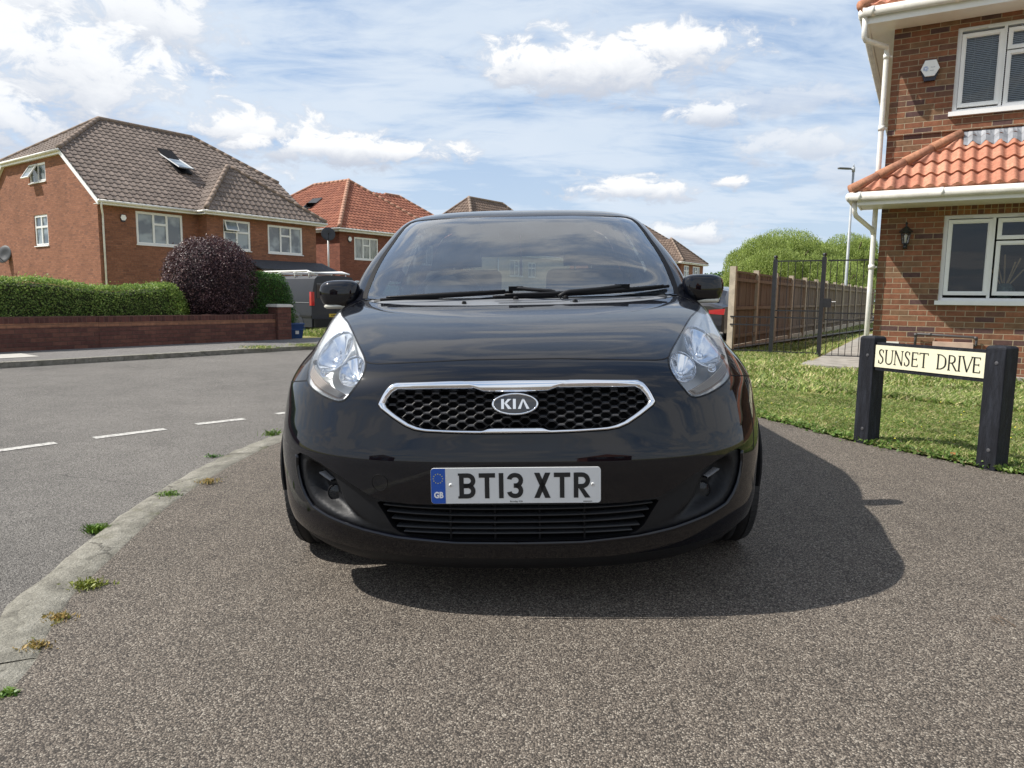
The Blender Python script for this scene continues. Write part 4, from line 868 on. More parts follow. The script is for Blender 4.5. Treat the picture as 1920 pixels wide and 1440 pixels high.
# ================================================================ near house
def near_house():
    t = thing('brick_house', 'multi-coloured brick house with orange pantiled bay roof on the right', 'house', (C5[0], C5[1], 0), radians(-30))
    M = FrontM(0); x0 = -.09; lw, uw = (.68, 3.0, 1.025, 2.185), (.66, 2.9, 3.52, 4.61)
    wall(t, M, (x0, 9), [(-1, 4.80), (9, 4.80)], -.3, [lw, uw], BR, reveal=.12)
    wall(t, SideM(x0), (0, 9), [(0, 4.8), (9, 4.8)], -.3, [], BR); wall(t, FrontM(9), (x0, 9), [(-1, 4.8), (9, 4.8)], -.3, [], BR); wall(t, SideM(9), (0, 9), [(0, 4.8), (9, 4.8)], -.3, [], BR)
    s = MB(); s.box(.60, 3.1, -.004, .003, 2.187, 2.41, M); s.build('soldier_course', BRS, t)
    s = MB()
    s.box(x0, 9, .001, .022, 3.285, 3.35, M); s.build('string_course', BR, t)
    # windows
    def fr(h, panes, nm):
        b = MB(); g = MB(); a0, a1, z0, z1 = h; ring(b, M, a0, a1, z0, z1, .05, -.12, -.04)
        for (p0, p1, q0, q1) in panes:
            w = .052; ring(b, M, p0-w, p1+w, q0-w, q1+w, w-.012, -.10, -.022); ring(b, M, p0-.013, p1+.013, q0-.013, q1+.013, .013, -.10, -.034); g.quad(*[M @ Vector((x, -.06, z)) for x, z in ((p0, q0), (p1, q0), (p1, q1), (p0, q1))])
        for px in sorted(set(p[1] for p in panes))[:-1]: b.box(px+.05, px+.085, -.12, -.035, z0+.05, z1-.05, M)
        f = b.build(nm, WHITE, t); bevel(f, .003, 1); g.build('pane', WING, f)
        s_ = MB(); s_.box(a0-.04, a1+.04, -.04, .05, z0-.045, z0+.012, M); bevel(s_.build('sill', WHITE, f), .006)
        v = MB()
        for vx in (a0+.2, a0+.95): v.box(vx-.13, vx+.13, -.038, -.026, z1-.045, z1-.03, M)
        v.build('trickle_vent', GUTW, f)
        # room behind
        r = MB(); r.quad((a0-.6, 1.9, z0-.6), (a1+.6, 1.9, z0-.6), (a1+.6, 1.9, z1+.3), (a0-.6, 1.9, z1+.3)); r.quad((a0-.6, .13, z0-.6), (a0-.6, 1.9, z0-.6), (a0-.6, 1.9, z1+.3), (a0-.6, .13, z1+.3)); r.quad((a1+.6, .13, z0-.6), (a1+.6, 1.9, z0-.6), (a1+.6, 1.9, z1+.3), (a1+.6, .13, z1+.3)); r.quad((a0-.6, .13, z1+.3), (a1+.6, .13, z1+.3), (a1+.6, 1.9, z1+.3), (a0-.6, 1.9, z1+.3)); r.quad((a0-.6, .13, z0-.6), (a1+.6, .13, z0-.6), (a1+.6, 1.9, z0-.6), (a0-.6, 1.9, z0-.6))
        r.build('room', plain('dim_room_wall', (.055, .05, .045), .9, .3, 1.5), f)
        return f
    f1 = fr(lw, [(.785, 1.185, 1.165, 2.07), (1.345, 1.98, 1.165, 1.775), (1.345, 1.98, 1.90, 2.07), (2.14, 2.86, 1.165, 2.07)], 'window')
    ws = MB(); ws.box(lw[0], lw[1], .12, .32, 1.03, 1.06); ws.build('window_board', WHITE, f1)
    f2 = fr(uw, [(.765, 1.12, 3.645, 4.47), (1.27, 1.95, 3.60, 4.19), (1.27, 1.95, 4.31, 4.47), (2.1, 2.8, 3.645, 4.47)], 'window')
    bl = MB(); z = 3.6
    while z < 4.55: bl.quad((.72, .100, z), (2.85, .100, z), (2.85, .118, z+.017), (.72, .118, z+.017)); z += .0235
    for x in (.86, 1.05, 1.5, 1.8): bl.tube([(x, .096, 3.6), (x, .096, 4.55)], .0015, 4)
    bl.build('blind', plain('white_blind_slat', (.72, .73, .76), .5, .03), f2)
    # bay canopy
    w = .62; za, zb_ = 2.47, 3.16; Lr = sqrt(w*w+(zb_-za)**2); rf = MB(); xh = .76; xL = -.42
    roof_face(rf, (0, -w-.03, za), (1, 0, 0), Vector((0, w, zb_-za)), Lr, lambda q: xL+.02+(xh-xL)*q/Lr, lambda q: 9., .148, Lr/4.02, .046, .030, 12, True)
    rf.quad((xL, -w, za+.01), (xh, 0, zb_), (xh, 0.05, zb_), (xL, 0.0, za+.01)); ro = rf.build('canopy_roof', TPAN, t)
    for p_ in ro.data.polygons: p_.use_smooth = False
    hb = MB(); p, q = Vector((xL-.02, -w-.05, za+.035)), Vector((xh+.02, -.03, zb_+.075)); n = 4; d = (q-p)/n
    for i in range(n): a = p+d*(i-.02); hb.tube([a, a+d*.5, a+d*1.05], [.072, .067, .062], 14)
    hb.build('hip_tiles', THIPO, ro, True)
    ld = MB(); ld.prism([(xh-.12, -.006, zb_-.10), (9, -.006, zb_-.02), (9, -.006, zb_+.11), (xh-.2, -.006, zb_+.06)], (0, .004, 0))
    k = 0; xs_ = np.linspace(xh+.06, 9, 170); base = len(ld.v)
    for x in xs_:
        wv = .5+.5*sin(2*pi*x/.148); ld.v += [(x, -.005, zb_+.11), (x, -.05, zb_+.015+.075*wv), (x, -.17, zb_-.118+.075*wv+.004*sin(x*9))]; ld.uv += [(x, 0)]*3
    for i in range(len(xs_)-1):
        for k in range(2): ld.f.append((base+i*3+k, base+i*3+k+1, base+i*3+k+4, base+i*3+k+3))
    for i in range(5): x = xh-.25-i*.21; zz = zb_-.06-i*.115; ld.box(x-.14, x+.07, .0, .008, zz-.03, zz+.0, M)
    ld.build('flashing', LEAD, t, False)
    s = MB(); s.box(xL+.06, 9, w-.02, w+.005, za-.17, za-.02, M); s.box(xL+.06, xL+.085, 0, w-.02, za-.17, za-.02, M); s.box(xL+.09, 9, .0, w-.02, za-.165, za-.15, M); bevel(s.build('fascia', WHITE, t), .004)
    def halfgut(a, c, r=.058):
        b = MB(); b.tube([a, c], r, 14); L = (Vector(c)-Vector(a)); n_ = int(L.length/.95)
        for i in range(n_+1):
            p_ = Vector(a)+L.normalized()*(.12+.95*i); 
            if (p_-Vector(a)).length < L.length-.05: b.tube([p_-L.normalized()*.02, p_+L.normalized()*.02], r*1.09, 14)
        return b
    b = halfgut((xL-.03, -w-.055, za-.06), (9, -w-.055, za-.06)); b.build('gutter', GUTW, t, True)
    b = halfgut((xL-.03, -w-.05, za-.06), (xL-.03, 0, za-.06), .055); b.build('gutter', GUTW, t, True)
    pz = MB(); pz.tube([(xL+.03, -w+.06, za-.10), (xL+.03, -w+.07, za-.25), (xL+.05, -w+.12, za-.30), (-.19, -.10, 2.02), (-.165, -.06, 1.95)], .032, 12); pz.build('downpipe', GUTW, t, True)
    # main eaves
    w2 = .42; ze = 4.90; xl2 = -.46
    s = MB(); s.box(xl2+.05, 9.3, w2-.02, w2, ze-.20, ze-.02, M); s.box(xl2+.05, 9.3, 0, w2-.02, ze-.19, ze-.175, M)
    s.box(xl2+.05, xl2+.075, -9, w2-.02, ze-.20, ze-.02, M); s.box(xl2+.08, x0, -9, 0, ze-.19, ze-.175, M); bevel(s.build('fascia', WHITE, t), .004)
    halfgut((xl2, -w2-.05, ze-.06), (9.3, -w2-.05, ze-.06), .06).build('gutter', GUTW, t, True); halfgut((xl2, -w2-.03, ze-.06), (xl2, 9, ze-.06), .06).build('gutter', GUTW, t, True)
    rf = MB(); k = 4.9; sl = .7; Lr = k*sqrt(1+sl*sl)
    roof_face(rf, (0, -w2-.04, ze), (1, 0, 0), Vector((0, 1, sl)), Lr, lambda q: xl2+k*q/Lr, lambda q: 9.4, .148, .25, .03, .022, 6, True)
    roof_face(rf, (xl2-.04, 0, ze), (0, 1, 0), Vector((1, 0, sl)), Lr, lambda q: -w2+k*q/Lr, lambda q: 9.4-0*q, .148, .25, .03, .022, 6, True)
    r2 = rf.build('roof', TPAN, t); hb = MB(); hip_line(hb, (xl2-.03, -w2-.06, ze+.04), (xl2+k, -w2+k, ze+k*sl+.05), .075, .4); hb.build('hip_tiles', THIPO, r2, True)
    # downpipe at the corner
    pz = MB(); dx = -.165
    pz.tube([(xl2+.03, -w2-.02, ze-.1), (xl2+.03, -w2-.0, ze-.36), (xl2+.05, -w2+.02, ze-.40), (dx-.0, -.10, ze-.43), (dx, -.06, ze-.47), (dx, -.06, ze-.6), (dx, -.06, 1.2), (dx, -.06, .02)], .034, 14)
    for zz in (4.35, 3.4, 2.4, 1.5): pz.tube([(dx, -.06, zz-.03), (dx, -.06, zz+.03)], .042, 14); pz.box(dx-.01, dx+.07, .02, .045, zz-.012, zz+.012, M)
    pz.build('downpipe', GUTW, t, True)
    bx = MB(); bx.box(.66, 1.13, .0, .14, .36, .475, M); bevel(bx.build('flue_cover', plain('pinkish_plaster', (.50, .36, .28), .85, .12), t), .01)
    pp_ = MB(); pp_.tube([(.45, -.06, .40), (.45, -.06, .55), (.47, -.06, .572), (1.14, -.06, .55), (1.165, -.06, .53), (1.165, -.06, .44), (1.1, -.04, .42)], .017, 8)
    for a in ((.45, .56), (1.155, .54), (.62, .568)): pp_.tube([(a[0], -.06, a[1]-.02), (a[0], -.06, a[1]+.02)], .024, 8)
    pp_.build('waste_pipe', plain('dark_grey_pipe', (.06, .055, .055), .5), t, True)
    bx = MB(); bx.box(.08, .25, .0, .05, .36, .45, M); bx.build('air_brick', GUTW, t)
    return t
near_house()
# lantern, alarm, vase
def wl():
    x, y = h5(.235, 0); t = thing('wall_lantern', 'black coach lantern with glass panes on the brick wall left of the window', 'lamp', (x, y, 1.90), radians(-30))
    b = MB(); b.prism([(-.028, 0, -.155), (.028, 0, -.155), (.028, 0, -.02), (-.028, 0, -.02)], (0, -.015, 0)); b.tube([(0, -.01, -.13), (0, -.06, -.15), (0, -.10, -.13), (0, -.10, -.08)], .011, 8); b.lathe([(.001, -.155), (.022, -.15), (.028, -.13), (.02, -.11), (.001, -.105)], Matrix.Translation((0, -.10, 0)), 12); b.build('bracket', BLKMET, t, True)
    T_ = Matrix.Translation((0, -.10, 0)); b = MB()
    for k in range(6):
        a = 2*pi*k/6; b.tube([(.038*cos(a), -.10+.038*sin(a), -.085), (.062*cos(a), -.10+.062*sin(a), .07)], .0045, 5)
    b.lathe([(.001, -.09), (.042, -.09), (.042, -.08), (.001, -.08)], T_, 6); b.lathe([(.085, .068), (.088, .075), (.06, .105), (.035, .13), (.012, .15), (.010, .175), (.018, .185), (.004, .21), (.001, .22)], T_, 6); b.lathe([(.066, .06), (.085, .068)], T_, 6); b.build('cage', BLKMET, t)
    b = MB(); b.lathe([(.036, -.08), (.059, .065)], T_, 6); b.build('lamp_glass', LENS, t)
    b = MB(); b.lathe([(.001, -.08), (.016, -.075), (.016, .0), (.022, .02), (.001, .045)], T_, 12); b.build('bulb', plain('bulb_white', (.75, .72, .62), .3), t, True)
wl()
x, y = h5(.37, 0); bellbox('alarm_box', 'white hexagonal alarm box with blue emblem, on the right-hand house beside the upper window', (x, y), 4.115, radians(-30), 1.05, brand=True)
def vase():
    x, y = h5(1.44, .22); t = thing('reed_vase', 'round ribbed grey-green vase of dry canes inside the lower window', 'vase', (x, y, 1.062), radians(-30))
    b = MB(); pr = [(.03, 0), (.075, .01), (.115, .06), (.125, .11), (.11, .165), (.07, .205), (.04, .215), (.038, .20), (.001, .19)]; b.lathe(pr, None, 28); b.build('pot', plain('crackled_green_glaze', (.13, .18, .175), .5, .5, 30, .6, 40), t, True)
    b = MB()
    for dx_, dy_, h_ in ((-.22, .02, .50), (-.12, .05, .58), (.10, .02, .50), (.2, .0, .4), (.16, .1, .55), (-.02, .06, .6)): b.tube([(dx_*.08, dy_*.08, .15), (dx_, dy_, h_)], .0095, 6)
    b.build('canes', plain('dry_cane', (.55, .38, .22), .6), t)
vase()

# ================================================================ garden wall, fence, gate, lamp post, sign
W0 = (-8.44, 11.67)
t = thing('garden_wall', 'low dark brown brick wall with brick-on-edge top along the far pavement', 'wall', (*W0, 0), STREET)
b = MB(); b.box(-8, 1.55, 0, .22, -.2, .40); b.box(1.556, 5.26, 0.004, .224, -.2, .395); b.build('wall', BRW, t)
b = MB(); b.box(-8, 1.55, .001, .219, .401, .475); b.box(1.556, 5.26, .004, .221, .396, .47); b.build('buff_course', BRB, t)
b = MB(); b.box(-8, 1.55, -.002, .222, .476, .585); b.box(1.556, 5.26, .002, .226, .471, .58); b.build('coping', BRWS, t)
t = thing('wall_pillar', 'brick end pillar with a white cap, beside the driveway', 'pillar', (*W0, 0), STREET)
b = MB(); b.box(5.27, 5.62, -.07, .28, -.2, .735); b.build('shaft', BRW, t)
b = MB(); b.box(5.235, 5.655, -.105, .315, .737, .78); b.box(5.26, 5.63, -.08, .29, .78, .80); bevel(b.build('cap', plain('white_cap_stone', (.62, .60, .55), .8, .15, 9), t), .008)
FD = (.5345, .8452); FZ = -0.0
WOOD = None
def wood_build(N, b):
    p = objco(N); q = N.vmul(p, (1, 9, .6)); n = N.noise(q, 9, 5, .65, .4); wn = N.new('ShaderNodeTexWhiteNoise', noise_dimensions='1D'); N.put(wn.inputs['W'], N.m('FLOOR', N.m('MULTIPLY', N.sep(p)[0], 9.2)))
    n = N.noise(N.vmul(p, (14, 14, .8)), 3, 5, .65, .5)
    c = N.ramp(n, [(.25, (.11, .086, .066)), (.5, (.18, .142, .112)), (.8, (.26, .21, .17))]); k = N.lin(0, 1, .72, 1.2, wn.outputs['Value']); c = N.mix(1., c, N.comb(k, k, k), 'MULTIPLY')
    N.put(b.inputs['Base Color'], c); bump(N, b, n, .5, .006)
WOOD = mat('weathered_fence_timber', rough=.85, spec=.2, build=wood_build)
RAILW = plain('fence_rail_timber', (.20, .15, .105), .85, .25, 9, .4, 40)
fr_ = atan2(FD[1], FD[0]); F0 = (4.28, 14.0)
fence = thing('fence', 'long brown timber fence with concrete posts running away beside the right-hand house', 'fence', (*F0, 0), fr_)
b = MB(); k = .07
while k < 1.78: b.box(k, min(k+.118, 1.78), random.uniform(.0, .006), .012+random.uniform(0, .006), .12, 1.55+random.uniform(-.004, .004)); k += .110
pan0 = b.build('fence_panel', WOOD, fence)
for z_ in (.30, .86, 1.42): b = MB(); b.box(.06, 1.79, -.045, -.001, z_-.035, z_+.03); b.build('rail', RAILW, pan0)
b = MB(); b.box(.06, 1.79, -.02, .035, 1.556, 1.59); b.build('capping', RAILW, pan0)
b = MB(); b.box(.06, 1.79, -.02, .025, -.1, .115); b.build('gravel_board', CONC, pan0)
b = MB(); b.box(-.055, .055, -.06, .05, -.2, 1.62); post0 = bevel(b.build('fence_post', CONC, fence), .008)
b = MB(); b.box(-.055, .055, -.06, .05, 1.622, 1.65); bevel(b.build('post_cap', CONC, post0), .012)
for i in range(1, 14):
    for o in (pan0, post0): c = copy_tree(o, fence); c.location = (1.83*i, 0, .004*i)
b = MB(); b.box(-.19, -.07, -.10, .01, -.2, 1.66); bevel(b.build('end_post', CONC, fence), .01)
# railings in line with the house front
GO = (5.61, 13.0)
def rail_thing(name, label, cat, a0, a1, ztop, zlow, zmid, n, extra=None, group=None):
    t = thing(name, label, cat, (*GO, 0), radians(-30), group); b = MB()
    for z_ in [zlow, ztop]+zmid: b.box(a0, a1, -.008, .008, z_-.012, z_+.012)
    b.build('rail', BLKMET, t); b = MB()
    for k in range(n): x_ = a0+(a1-a0)*(k+.5)/n; b.tube([(x_, 0, zlow), (x_, 0, ztop)], .0065, 6)
    b.build('bars', BLKMET, t); return t
rail_thing('railing', 'low black railing between the fence end and the first gate post', 'railing', -1.62, -.87, .70, .06, [.55], 6)
rail_thing('railing', 'tall black railing panel between the two gate posts', 'railing', -.80, -.04, 1.74, .06, [.83, .70], 6)
gt = rail_thing('gate', 'black barred metal gate with a lock, next to the house wall', 'gate', .06, .92, 1.74, .03, [.80, .68], 8)
b = MB(); b.box(.03, .16, -.035, .035, .90, 1.06); b.tube([(.16, -.02, 1.0), (.24, -.05, 1.0)], .012, 6); b.build('lock', BLKMET, gt)
for a, h_, l_ in ((-.84, 1.83, 'black gate post with a ball top, nearer the fence end'), (0., 1.86, 'black gate post with a ball top, holding the gate lock')):
    q = np.array(GO)+F5*a; t = thing('gate_post', l_, 'post', (q[0], q[1], 0), radians(-30), 'black gate posts'); b = MB(); b.box(-.035, .035, -.035, .035, -.2, h_-.06); b.build('shaft', BLKMET, t); b = MB(); b.lathe([(.001, h_-.075), (.035, h_-.06), (.02, h_-.05), (.038, h_-.02), (.03, h_+.01), (.001, h_+.02)], None, 12); b.build('finial', BLKMET, t, True)
# street lamp
t = thing('street_lamp', 'tall slim grey street lamp rising behind the fence beside the right-hand house', 'street lamp', (13.9, 30, 0))
b = MB(); b.tube([(0, 0, -.4), (0, 0, 1.6), (0, 0, 1.65), (0, 0, 6.4)], [.085, .085, .06, .045], 12); b.build('column', plain('galvanised_steel', (.30, .32, .33), .45, .15, 6), t, True)
b = MB(); b.tube([(.03, 0, 6.40), (-.12, 0, 6.42)], .035, 8); b.tube([(0, 0, 6.3), (0, 0, 6.5)], .06, 10); b.tube([(0, 0, 6.5), (0, 0, 6.62)], [.03, .012], 8); b.build('bracket', plain('galvanised_steel', (.3, .3, .3)), t, True)
b = MB(); b.prism([(-.12, -.08, 6.40), (-.30, -.11, 6.41), (-.62, -.09, 6.42), (-.66, 0, 6.42), (-.62, .09, 6.42), (-.30, .11, 6.41), (-.12, .08, 6.40)], (0, 0, .055)); bevel(b.build('lamp_head', plain('dark_lamp_head', (.12, .125, .13), .4), t), .012)
# sign
def street_sign():
    A = Vector((2.385, 4.70, .065)); B = Vector((2.722, 3.945, .07)); d = (B-A).normalized(); rz = atan2(d.y, d.x); L = (B-A).length
    t = thing('street_sign', 'cream street nameplate reading SUNSET DRIVE between two dark posts', 'street sign', A, rz)
    PM = mat('dark_blue_black_timber_paint', rough=.6, spec=.22, build=lambda N, b: (N.put(b.inputs['Base Color'], N.mix(N.sstep(.42, .70, N.noise(N.vmul(objco(N), (6, 6, 1)), 5, 7, .75)), (.009, .010, .014), (.022, .025, .034))), bump(N, b, N.noise(N.vmul(objco(N), (14, 14, 1.5)), 10, 6, .75), .8, .006)))
    for x_, h_, o_, tl in ((0, .715, 0, 0.0), (L, .705, 0, .01)):
        b = MB(); w = .056
        b.prism([(x_-w, -w, -.2), (x_+w, -w, -.2), (x_+w, w, -.2), (x_-w, w, -.2)], (0, 0, h_+.2-.012)); i = len(b.v); c_ = .012
        top = [(x_-w+c_, -w+c_, h_), (x_+w-c_, -w+c_, h_), (x_+w-c_, w-c_, h_), (x_-w+c_, w-c_, h_)]; low = [(x_-w, -w, h_-.012), (x_+w, -w, h_-.012), (x_+w, w, h_-.012), (x_-w, w, h_-.012)]
        b.poly(top)
        for k in range(4): b.quad(low[k], low[(k+1) % 4], top[(k+1) % 4], top[k])
        o = b.build('post', PM, t); bevel(o, .005)
        for k_ in (.61, .12):
            s = MB(); s.lathe([(.001, .004), (.009, .003), (.011, 0)], Matrix.Translation((x_+.01, -w-.0005, k_ if x_ else k_-.02)) @ Matrix.Rotation(radians(90), 4, 'X'), 10); s.build('bolt', plain('dull_bolt', (.07, .07, .075), .5), o)
    yb = -.048; x0, x1 = .058, L-.058; z0, z1 = .510, .665
    b = MB(); b.box(x0, x1, yb+.008, yb+.030, z0-.014, z1+.014); bevel(b.build('backboard', PM, t), .003)
    b = MB(); b.box(x0+.001, x1-.001, yb+.003, yb+.007, z0+.008, z1-.004); pl = b.build('plate', plain('cream_plate_enamel', (.74, .71, .52), .35, .05, 5), t)
    ink = plain('black_lettering', (.012, .012, .012), .45, .05)
    # serif capitals as strokes: thick / thin lines with serifs
    G = {'S': None, 'U': [((.08, 1), (.08, .3), 1), ((.62, 1), (.62, .3), .55)], 'N': [((.08, 1), (.08, 0), .5), ((.08, 1), (.68, 0), 1.1), ((.68, 1), (.68, 0), .5)], 'E': [((.08, 0), (.08, 1), 1), ((.08, .97), (.5, .97), .5), ((.08, .52), (.42, .52), .5), ((.08, .03), (.52, .03), .5)],
         'T': [((.36, 0), (.36, .97), 1), ((.02, .97), (.70, .97), .5)], 'D': [((.08, 0), (.08, 1), 1)], 'R': [((.08, 0), (.08, 1), 1), ((.30, .48), (.64, .0), 1)], 'I': [((.08, 0), (.08, 1), 1)], 'V': [((.02, 1), (.36, 0), 1.), ((.36, 0), (.70, 1), .55)]}
    ADV = {'S': .62, 'U': .80, 'N': .86, 'E': .64, 'T': .76, 'D': .84, 'R': .76, 'I': .30, 'V': .76, ' ': .66}
    txt = 'SUNSET DRIVE'; tot = sum(ADV[c] for c in txt)-.1; H = .090; wid = (x1-x0)*.93; sx = wid/(tot*H); q = MB(); cx_ = x0+(x1-x0)*.035; zz = z0+.034; th = .0085; yy = yb+.0022
    def line(p, r, w_):
        p, r = Vector((p[0]*H*sx, p[1]*H)), Vector((r[0]*H*sx, r[1]*H)); dd = (r-p).normalized(); nn = Vector((-dd.y, dd.x))*th*w_*.5
        q.prism([(cx_+v.x, yy, zz+v.y) for v in (p-nn, r-nn, r+nn, p+nn)], (0, -.0015, 0))
    def curve(pts, wf):
        pts = catmull(pts, 6); P_ = [(p[0]*H*sx, p[1]*H) for p in pts]; n = len(P_); i0 = len(q.v)
        for i in range(n):
            a, c = P_[max(i-1, 0)], P_[min(i+1, n-1)]; dx, dy = c[0]-a[0], c[1]-a[1]; l = hypot(dx, dy); w_ = th*.5*wf(i/(n-1)); nx, ny = -dy/l*w_, dx/l*w_
            for s_ in (-1, 1): q.v.append((cx_+P_[i][0]+nx*s_, yy-.0015, zz+P_[i][1]+ny*s_)); q.uv.append((0, 0))
        for i in range(n-1): q.f.append((i0+2*i, i0+2*i+1, i0+2*i+3, i0+2*i+2))
    def serif(x, y_, w_=.16): line((x-w_/2, y_), (x+w_/2, y_), .42)
    for c in txt:
        if c == 'S': curve([(.44, .80), (.36, .96), (.22, .99), (.10, .88), (.12, .70), (.26, .54), (.40, .40), (.42, .18), (.28, .02), (.14, .03), (.05, .22)], lambda f: .5+.7*math.exp(-((f-.5)/.22)**2)); line((.44, .97), (.44, .76), .4); line((.05, .24), (.05, .02), .4)
        elif c == 'U': line((.08, 1), (.08, .3), 1); line((.62, 1), (.62, .3), .55); curve([(.08, .32), (.12, .1), (.32, .0), (.54, .08), (.62, .32)], lambda f: 1-.5*f); serif(.08, .985, .22); serif(.62, .985, .2)
        elif c != ' ':
            for s_ in G[c]: line(*s_)
            if c == 'D': curve([(.08, .97), (.34, .95), (.60, .78), (.66, .5), (.60, .22), (.34, .05), (.08, .03)], lambda f: .5+.6*math.exp(-((f-.5)/.25)**2))
            if c == 'R': curve([(.08, .97), (.32, .96), (.48, .86), (.48, .62), (.32, .50), (.08, .49)], lambda f: .5+.5*math.exp(-((f-.5)/.25)**2)); serif(.08, .015, .22); serif(.66, .015, .12)
            if c in 'I': serif(.08, .985, .2); serif(.08, .015, .2)
            if c == 'T': serif(.36, .015, .22); line((.02, .99), (.02, .84), .4); line((.70, .99), (.70, .84), .4)
            if c == 'E': line((.50, .99), (.50, .84), .4); line((.52, .01), (.52, .17), .4); line((.42, .60), (.42, .44), .35)
            if c == 'V': serif(.02, .985, .2); serif(.70, .985, .18)
            if c == 'N': serif(.08, .985, .18); serif(.08, .015, .2); serif(.68, .985, .2)
            if c == 'D': serif(.04, .985, .14); serif(.04, .015, .14)
        cx_ += ADV[c]*H*sx
    q.build('lettering', ink, pl)
street_sign()
# ================================================================ the car
# surface S(phi, t): t runs up the centre line from bumper lip to roof, phi swings round the nose
def pchip(xk, yk):
    xk = np.array(xk, float); yk = np.array(yk, float); h = np.diff(xk); d = np.diff(yk)/h; m = np.zeros_like(yk)
    dd = np.where(d == 0, 1, d); m[1:-1] = np.where(d[:-1]*d[1:] > 0, 3*(h[:-1]+h[1:])/((2*h[1:]+h[:-1])/dd[:-1]+(h[1:]+2*h[:-1])/dd[1:]), 0); m[0] = d[0]; m[-1] = d[-1]
    def f(x):
        x = np.clip(x, xk[0], xk[-1]); i = np.clip(np.searchsorted(xk, x, side='right')-1, 0, len(xk)-2); t = (x-xk[i])/h[i]
        return (2*t**3-3*t**2+1)*yk[i]+(t**3-2*t**2+t)*h[i]*m[i]+(-2*t**3+3*t**2)*yk[i+1]+(t**3-t**2)*h[i]*m[i+1]
    return f
PROF = np.array([(.10, .118), (.065, .135), (.04, .158), (.022, .19), (.010, .24), (.004, .29), (.0, .36), (-.002, .43), (0, .50), (.012, .55), (.028, .61), (.045, .67), (.062, .72), (.085, .755), (.125, .788), (.20, .826), (.32, .868), (.46, .906), (.62, .940), (.78, .968), (.90, .986), (.98, 1.0),
 (1.06, 1.042), (1.20, 1.145), (1.36, 1.253), (1.50, 1.342), (1.62, 1.412), (1.70, 1.446), (1.80, 1.470), (1.95, 1.491), (2.12, 1.505), (2.30, 1.512)])
ZK = [.118, .15, .19, .24, .30, .38, .46, .54, .62, .70, .75, .79, .82, .87, .92, .96, 1.0, 1.04, 1.10, 1.2, 1.3, 1.38, 1.42, 1.455, 1.48, 1.497, 1.512]
WK = [.70, .77, .82, .852, .870, .880, .885, .885, .882, .874, .852, .828, .812, .814, .818, .816, .812, .806, .795, .762, .713, .673, .645, .605, .55, .47, .30]
DK = [.48, .52, .56, .60, .64, .67, .68, .68, .68, .68, .66, .64, .64, .64, .56, .46, .38, .32, .31, .31, .31, .32, .34, .38, .42, .42, .35]
PK = [2.6, 2.6, 2.7, 2.8, 2.9, 2.9, 2.9, 2.9, 2.8, 2.7, 2.6, 2.6, 2.6, 2.6, 2.7, 2.8, 2.8, 2.8, 2.8, 2.8, 2.8, 2.9, 3.0, 3.0, 3.0, 2.8, 2.4]
LL = np.r_[0, np.cumsum(np.hypot(*np.diff(PROF, axis=0).T))]; TL = LL[-1]
Yt0, Zt0 = pchip(LL, PROF[:, 0]), pchip(LL, PROF[:, 1])
# smoothed versions keep the silhouette but remove tiny curvature steps
def soft(f, h, w=((-1.5, .1), (-1, .15), (-.5, .15), (0, .2), (.5, .15), (1, .15), (1.5, .1))):
    def q(x): return sum(k*f(x+o*h) for o, k in w)
    return q
Yt, Zt = soft(Yt0, .014), soft(Zt0, .014); _w, _d, _p = pchip(ZK, WK), pchip(ZK, DK), pchip(ZK, PK); Wz, Dz, Pz = soft(_w, .012), soft(_d, .014), soft(_p, .014)
_ft = np.linspace(-.05, TL+.05, 6000); _fY, _fZ = Yt(_ft), Zt(_ft); _fz = np.linspace(.08, 1.55, 6000); _fW, _fD, _fP = Wz(_fz), Dz(_fz), Pz(_fz)
def Yt(t): return np.interp(t, _ft, _fY)
def Zt(t): return np.interp(t, _ft, _fZ)
def Wz(z): return np.interp(z, _fz, _fW)
def Dz(z): return np.interp(z, _fz, _fD)
def Pz(z): return np.interp(z, _fz, _fP)
def S(phi, t):
    phi = np.asarray(phi, float); t = np.asarray(t, float); y0, z = Yt(t), Zt(t); W, D, p = Wz(z), Dz(z), Pz(z); s = np.sin(phi); c = np.maximum(np.cos(phi), 0)
    r = (np.abs(s)**p+c**p)**(-1/p); return np.stack([W*r*s, y0+D*(1-r*c), z+0*phi], -1)
def SN(phi, t, e=2e-3):
    a = S(phi+e, t)-S(phi-e, t); b = S(phi, t+e)-S(phi, t-e); n = np.cross(a, b); l = np.linalg.norm(n, axis=-1, keepdims=True); n = n/np.maximum(l, 1e-12)
    s = np.sign(np.sum(n*np.stack([np.sin(phi)*1.0, -np.cos(phi), .35+0*t], -1), -1, keepdims=True)); s[s == 0] = 1; return n*s
dg = np.radians
_tt = np.linspace(0, TL, 1500); _zz = Zt(_tt)
def at_xz(x, z, off=0.):
    """point of the skin whose front-view position is (x, z)"""
    x = np.asarray(x, float); z = np.asarray(z, float); t = np.interp(z, _zz, _tt); zz = Zt(t); k = np.clip(Wz(zz)/np.maximum(np.abs(x), 1e-6), 1.0005, 1e6); p = Pz(zz)
    ph = np.arctan((k**p-1)**(-1/p))*np.sign(x+1e-12); return S(ph, t)+SN(ph, t)*np.asarray(off)[..., None], ph, t
KP = .85                                                              # metres of skin per radian, for the parameter plane
def prm(pts): return np.array([(radians(a)*KP, t) for a, t in pts])
def mir(P): return np.array([(-a, t) for a, t in P])[::-1]
HEAD = [(63, 1.355), (55, 1.245), (49, 1.143), (42.8, .969), (38.3, .848), (35, .768), (34, .737), (33.5, .696), (34, .655), (35.3, .616), (36.6, .604), (38.4, .605), (42, .617), (47, .640), (50.3, .660), (52.5, .686), (56.5, .74), (62, .807), (66.5, .88), (69, .95), (70.5, 1.058), (71, 1.17), (70, 1.28), (67, 1.345)]
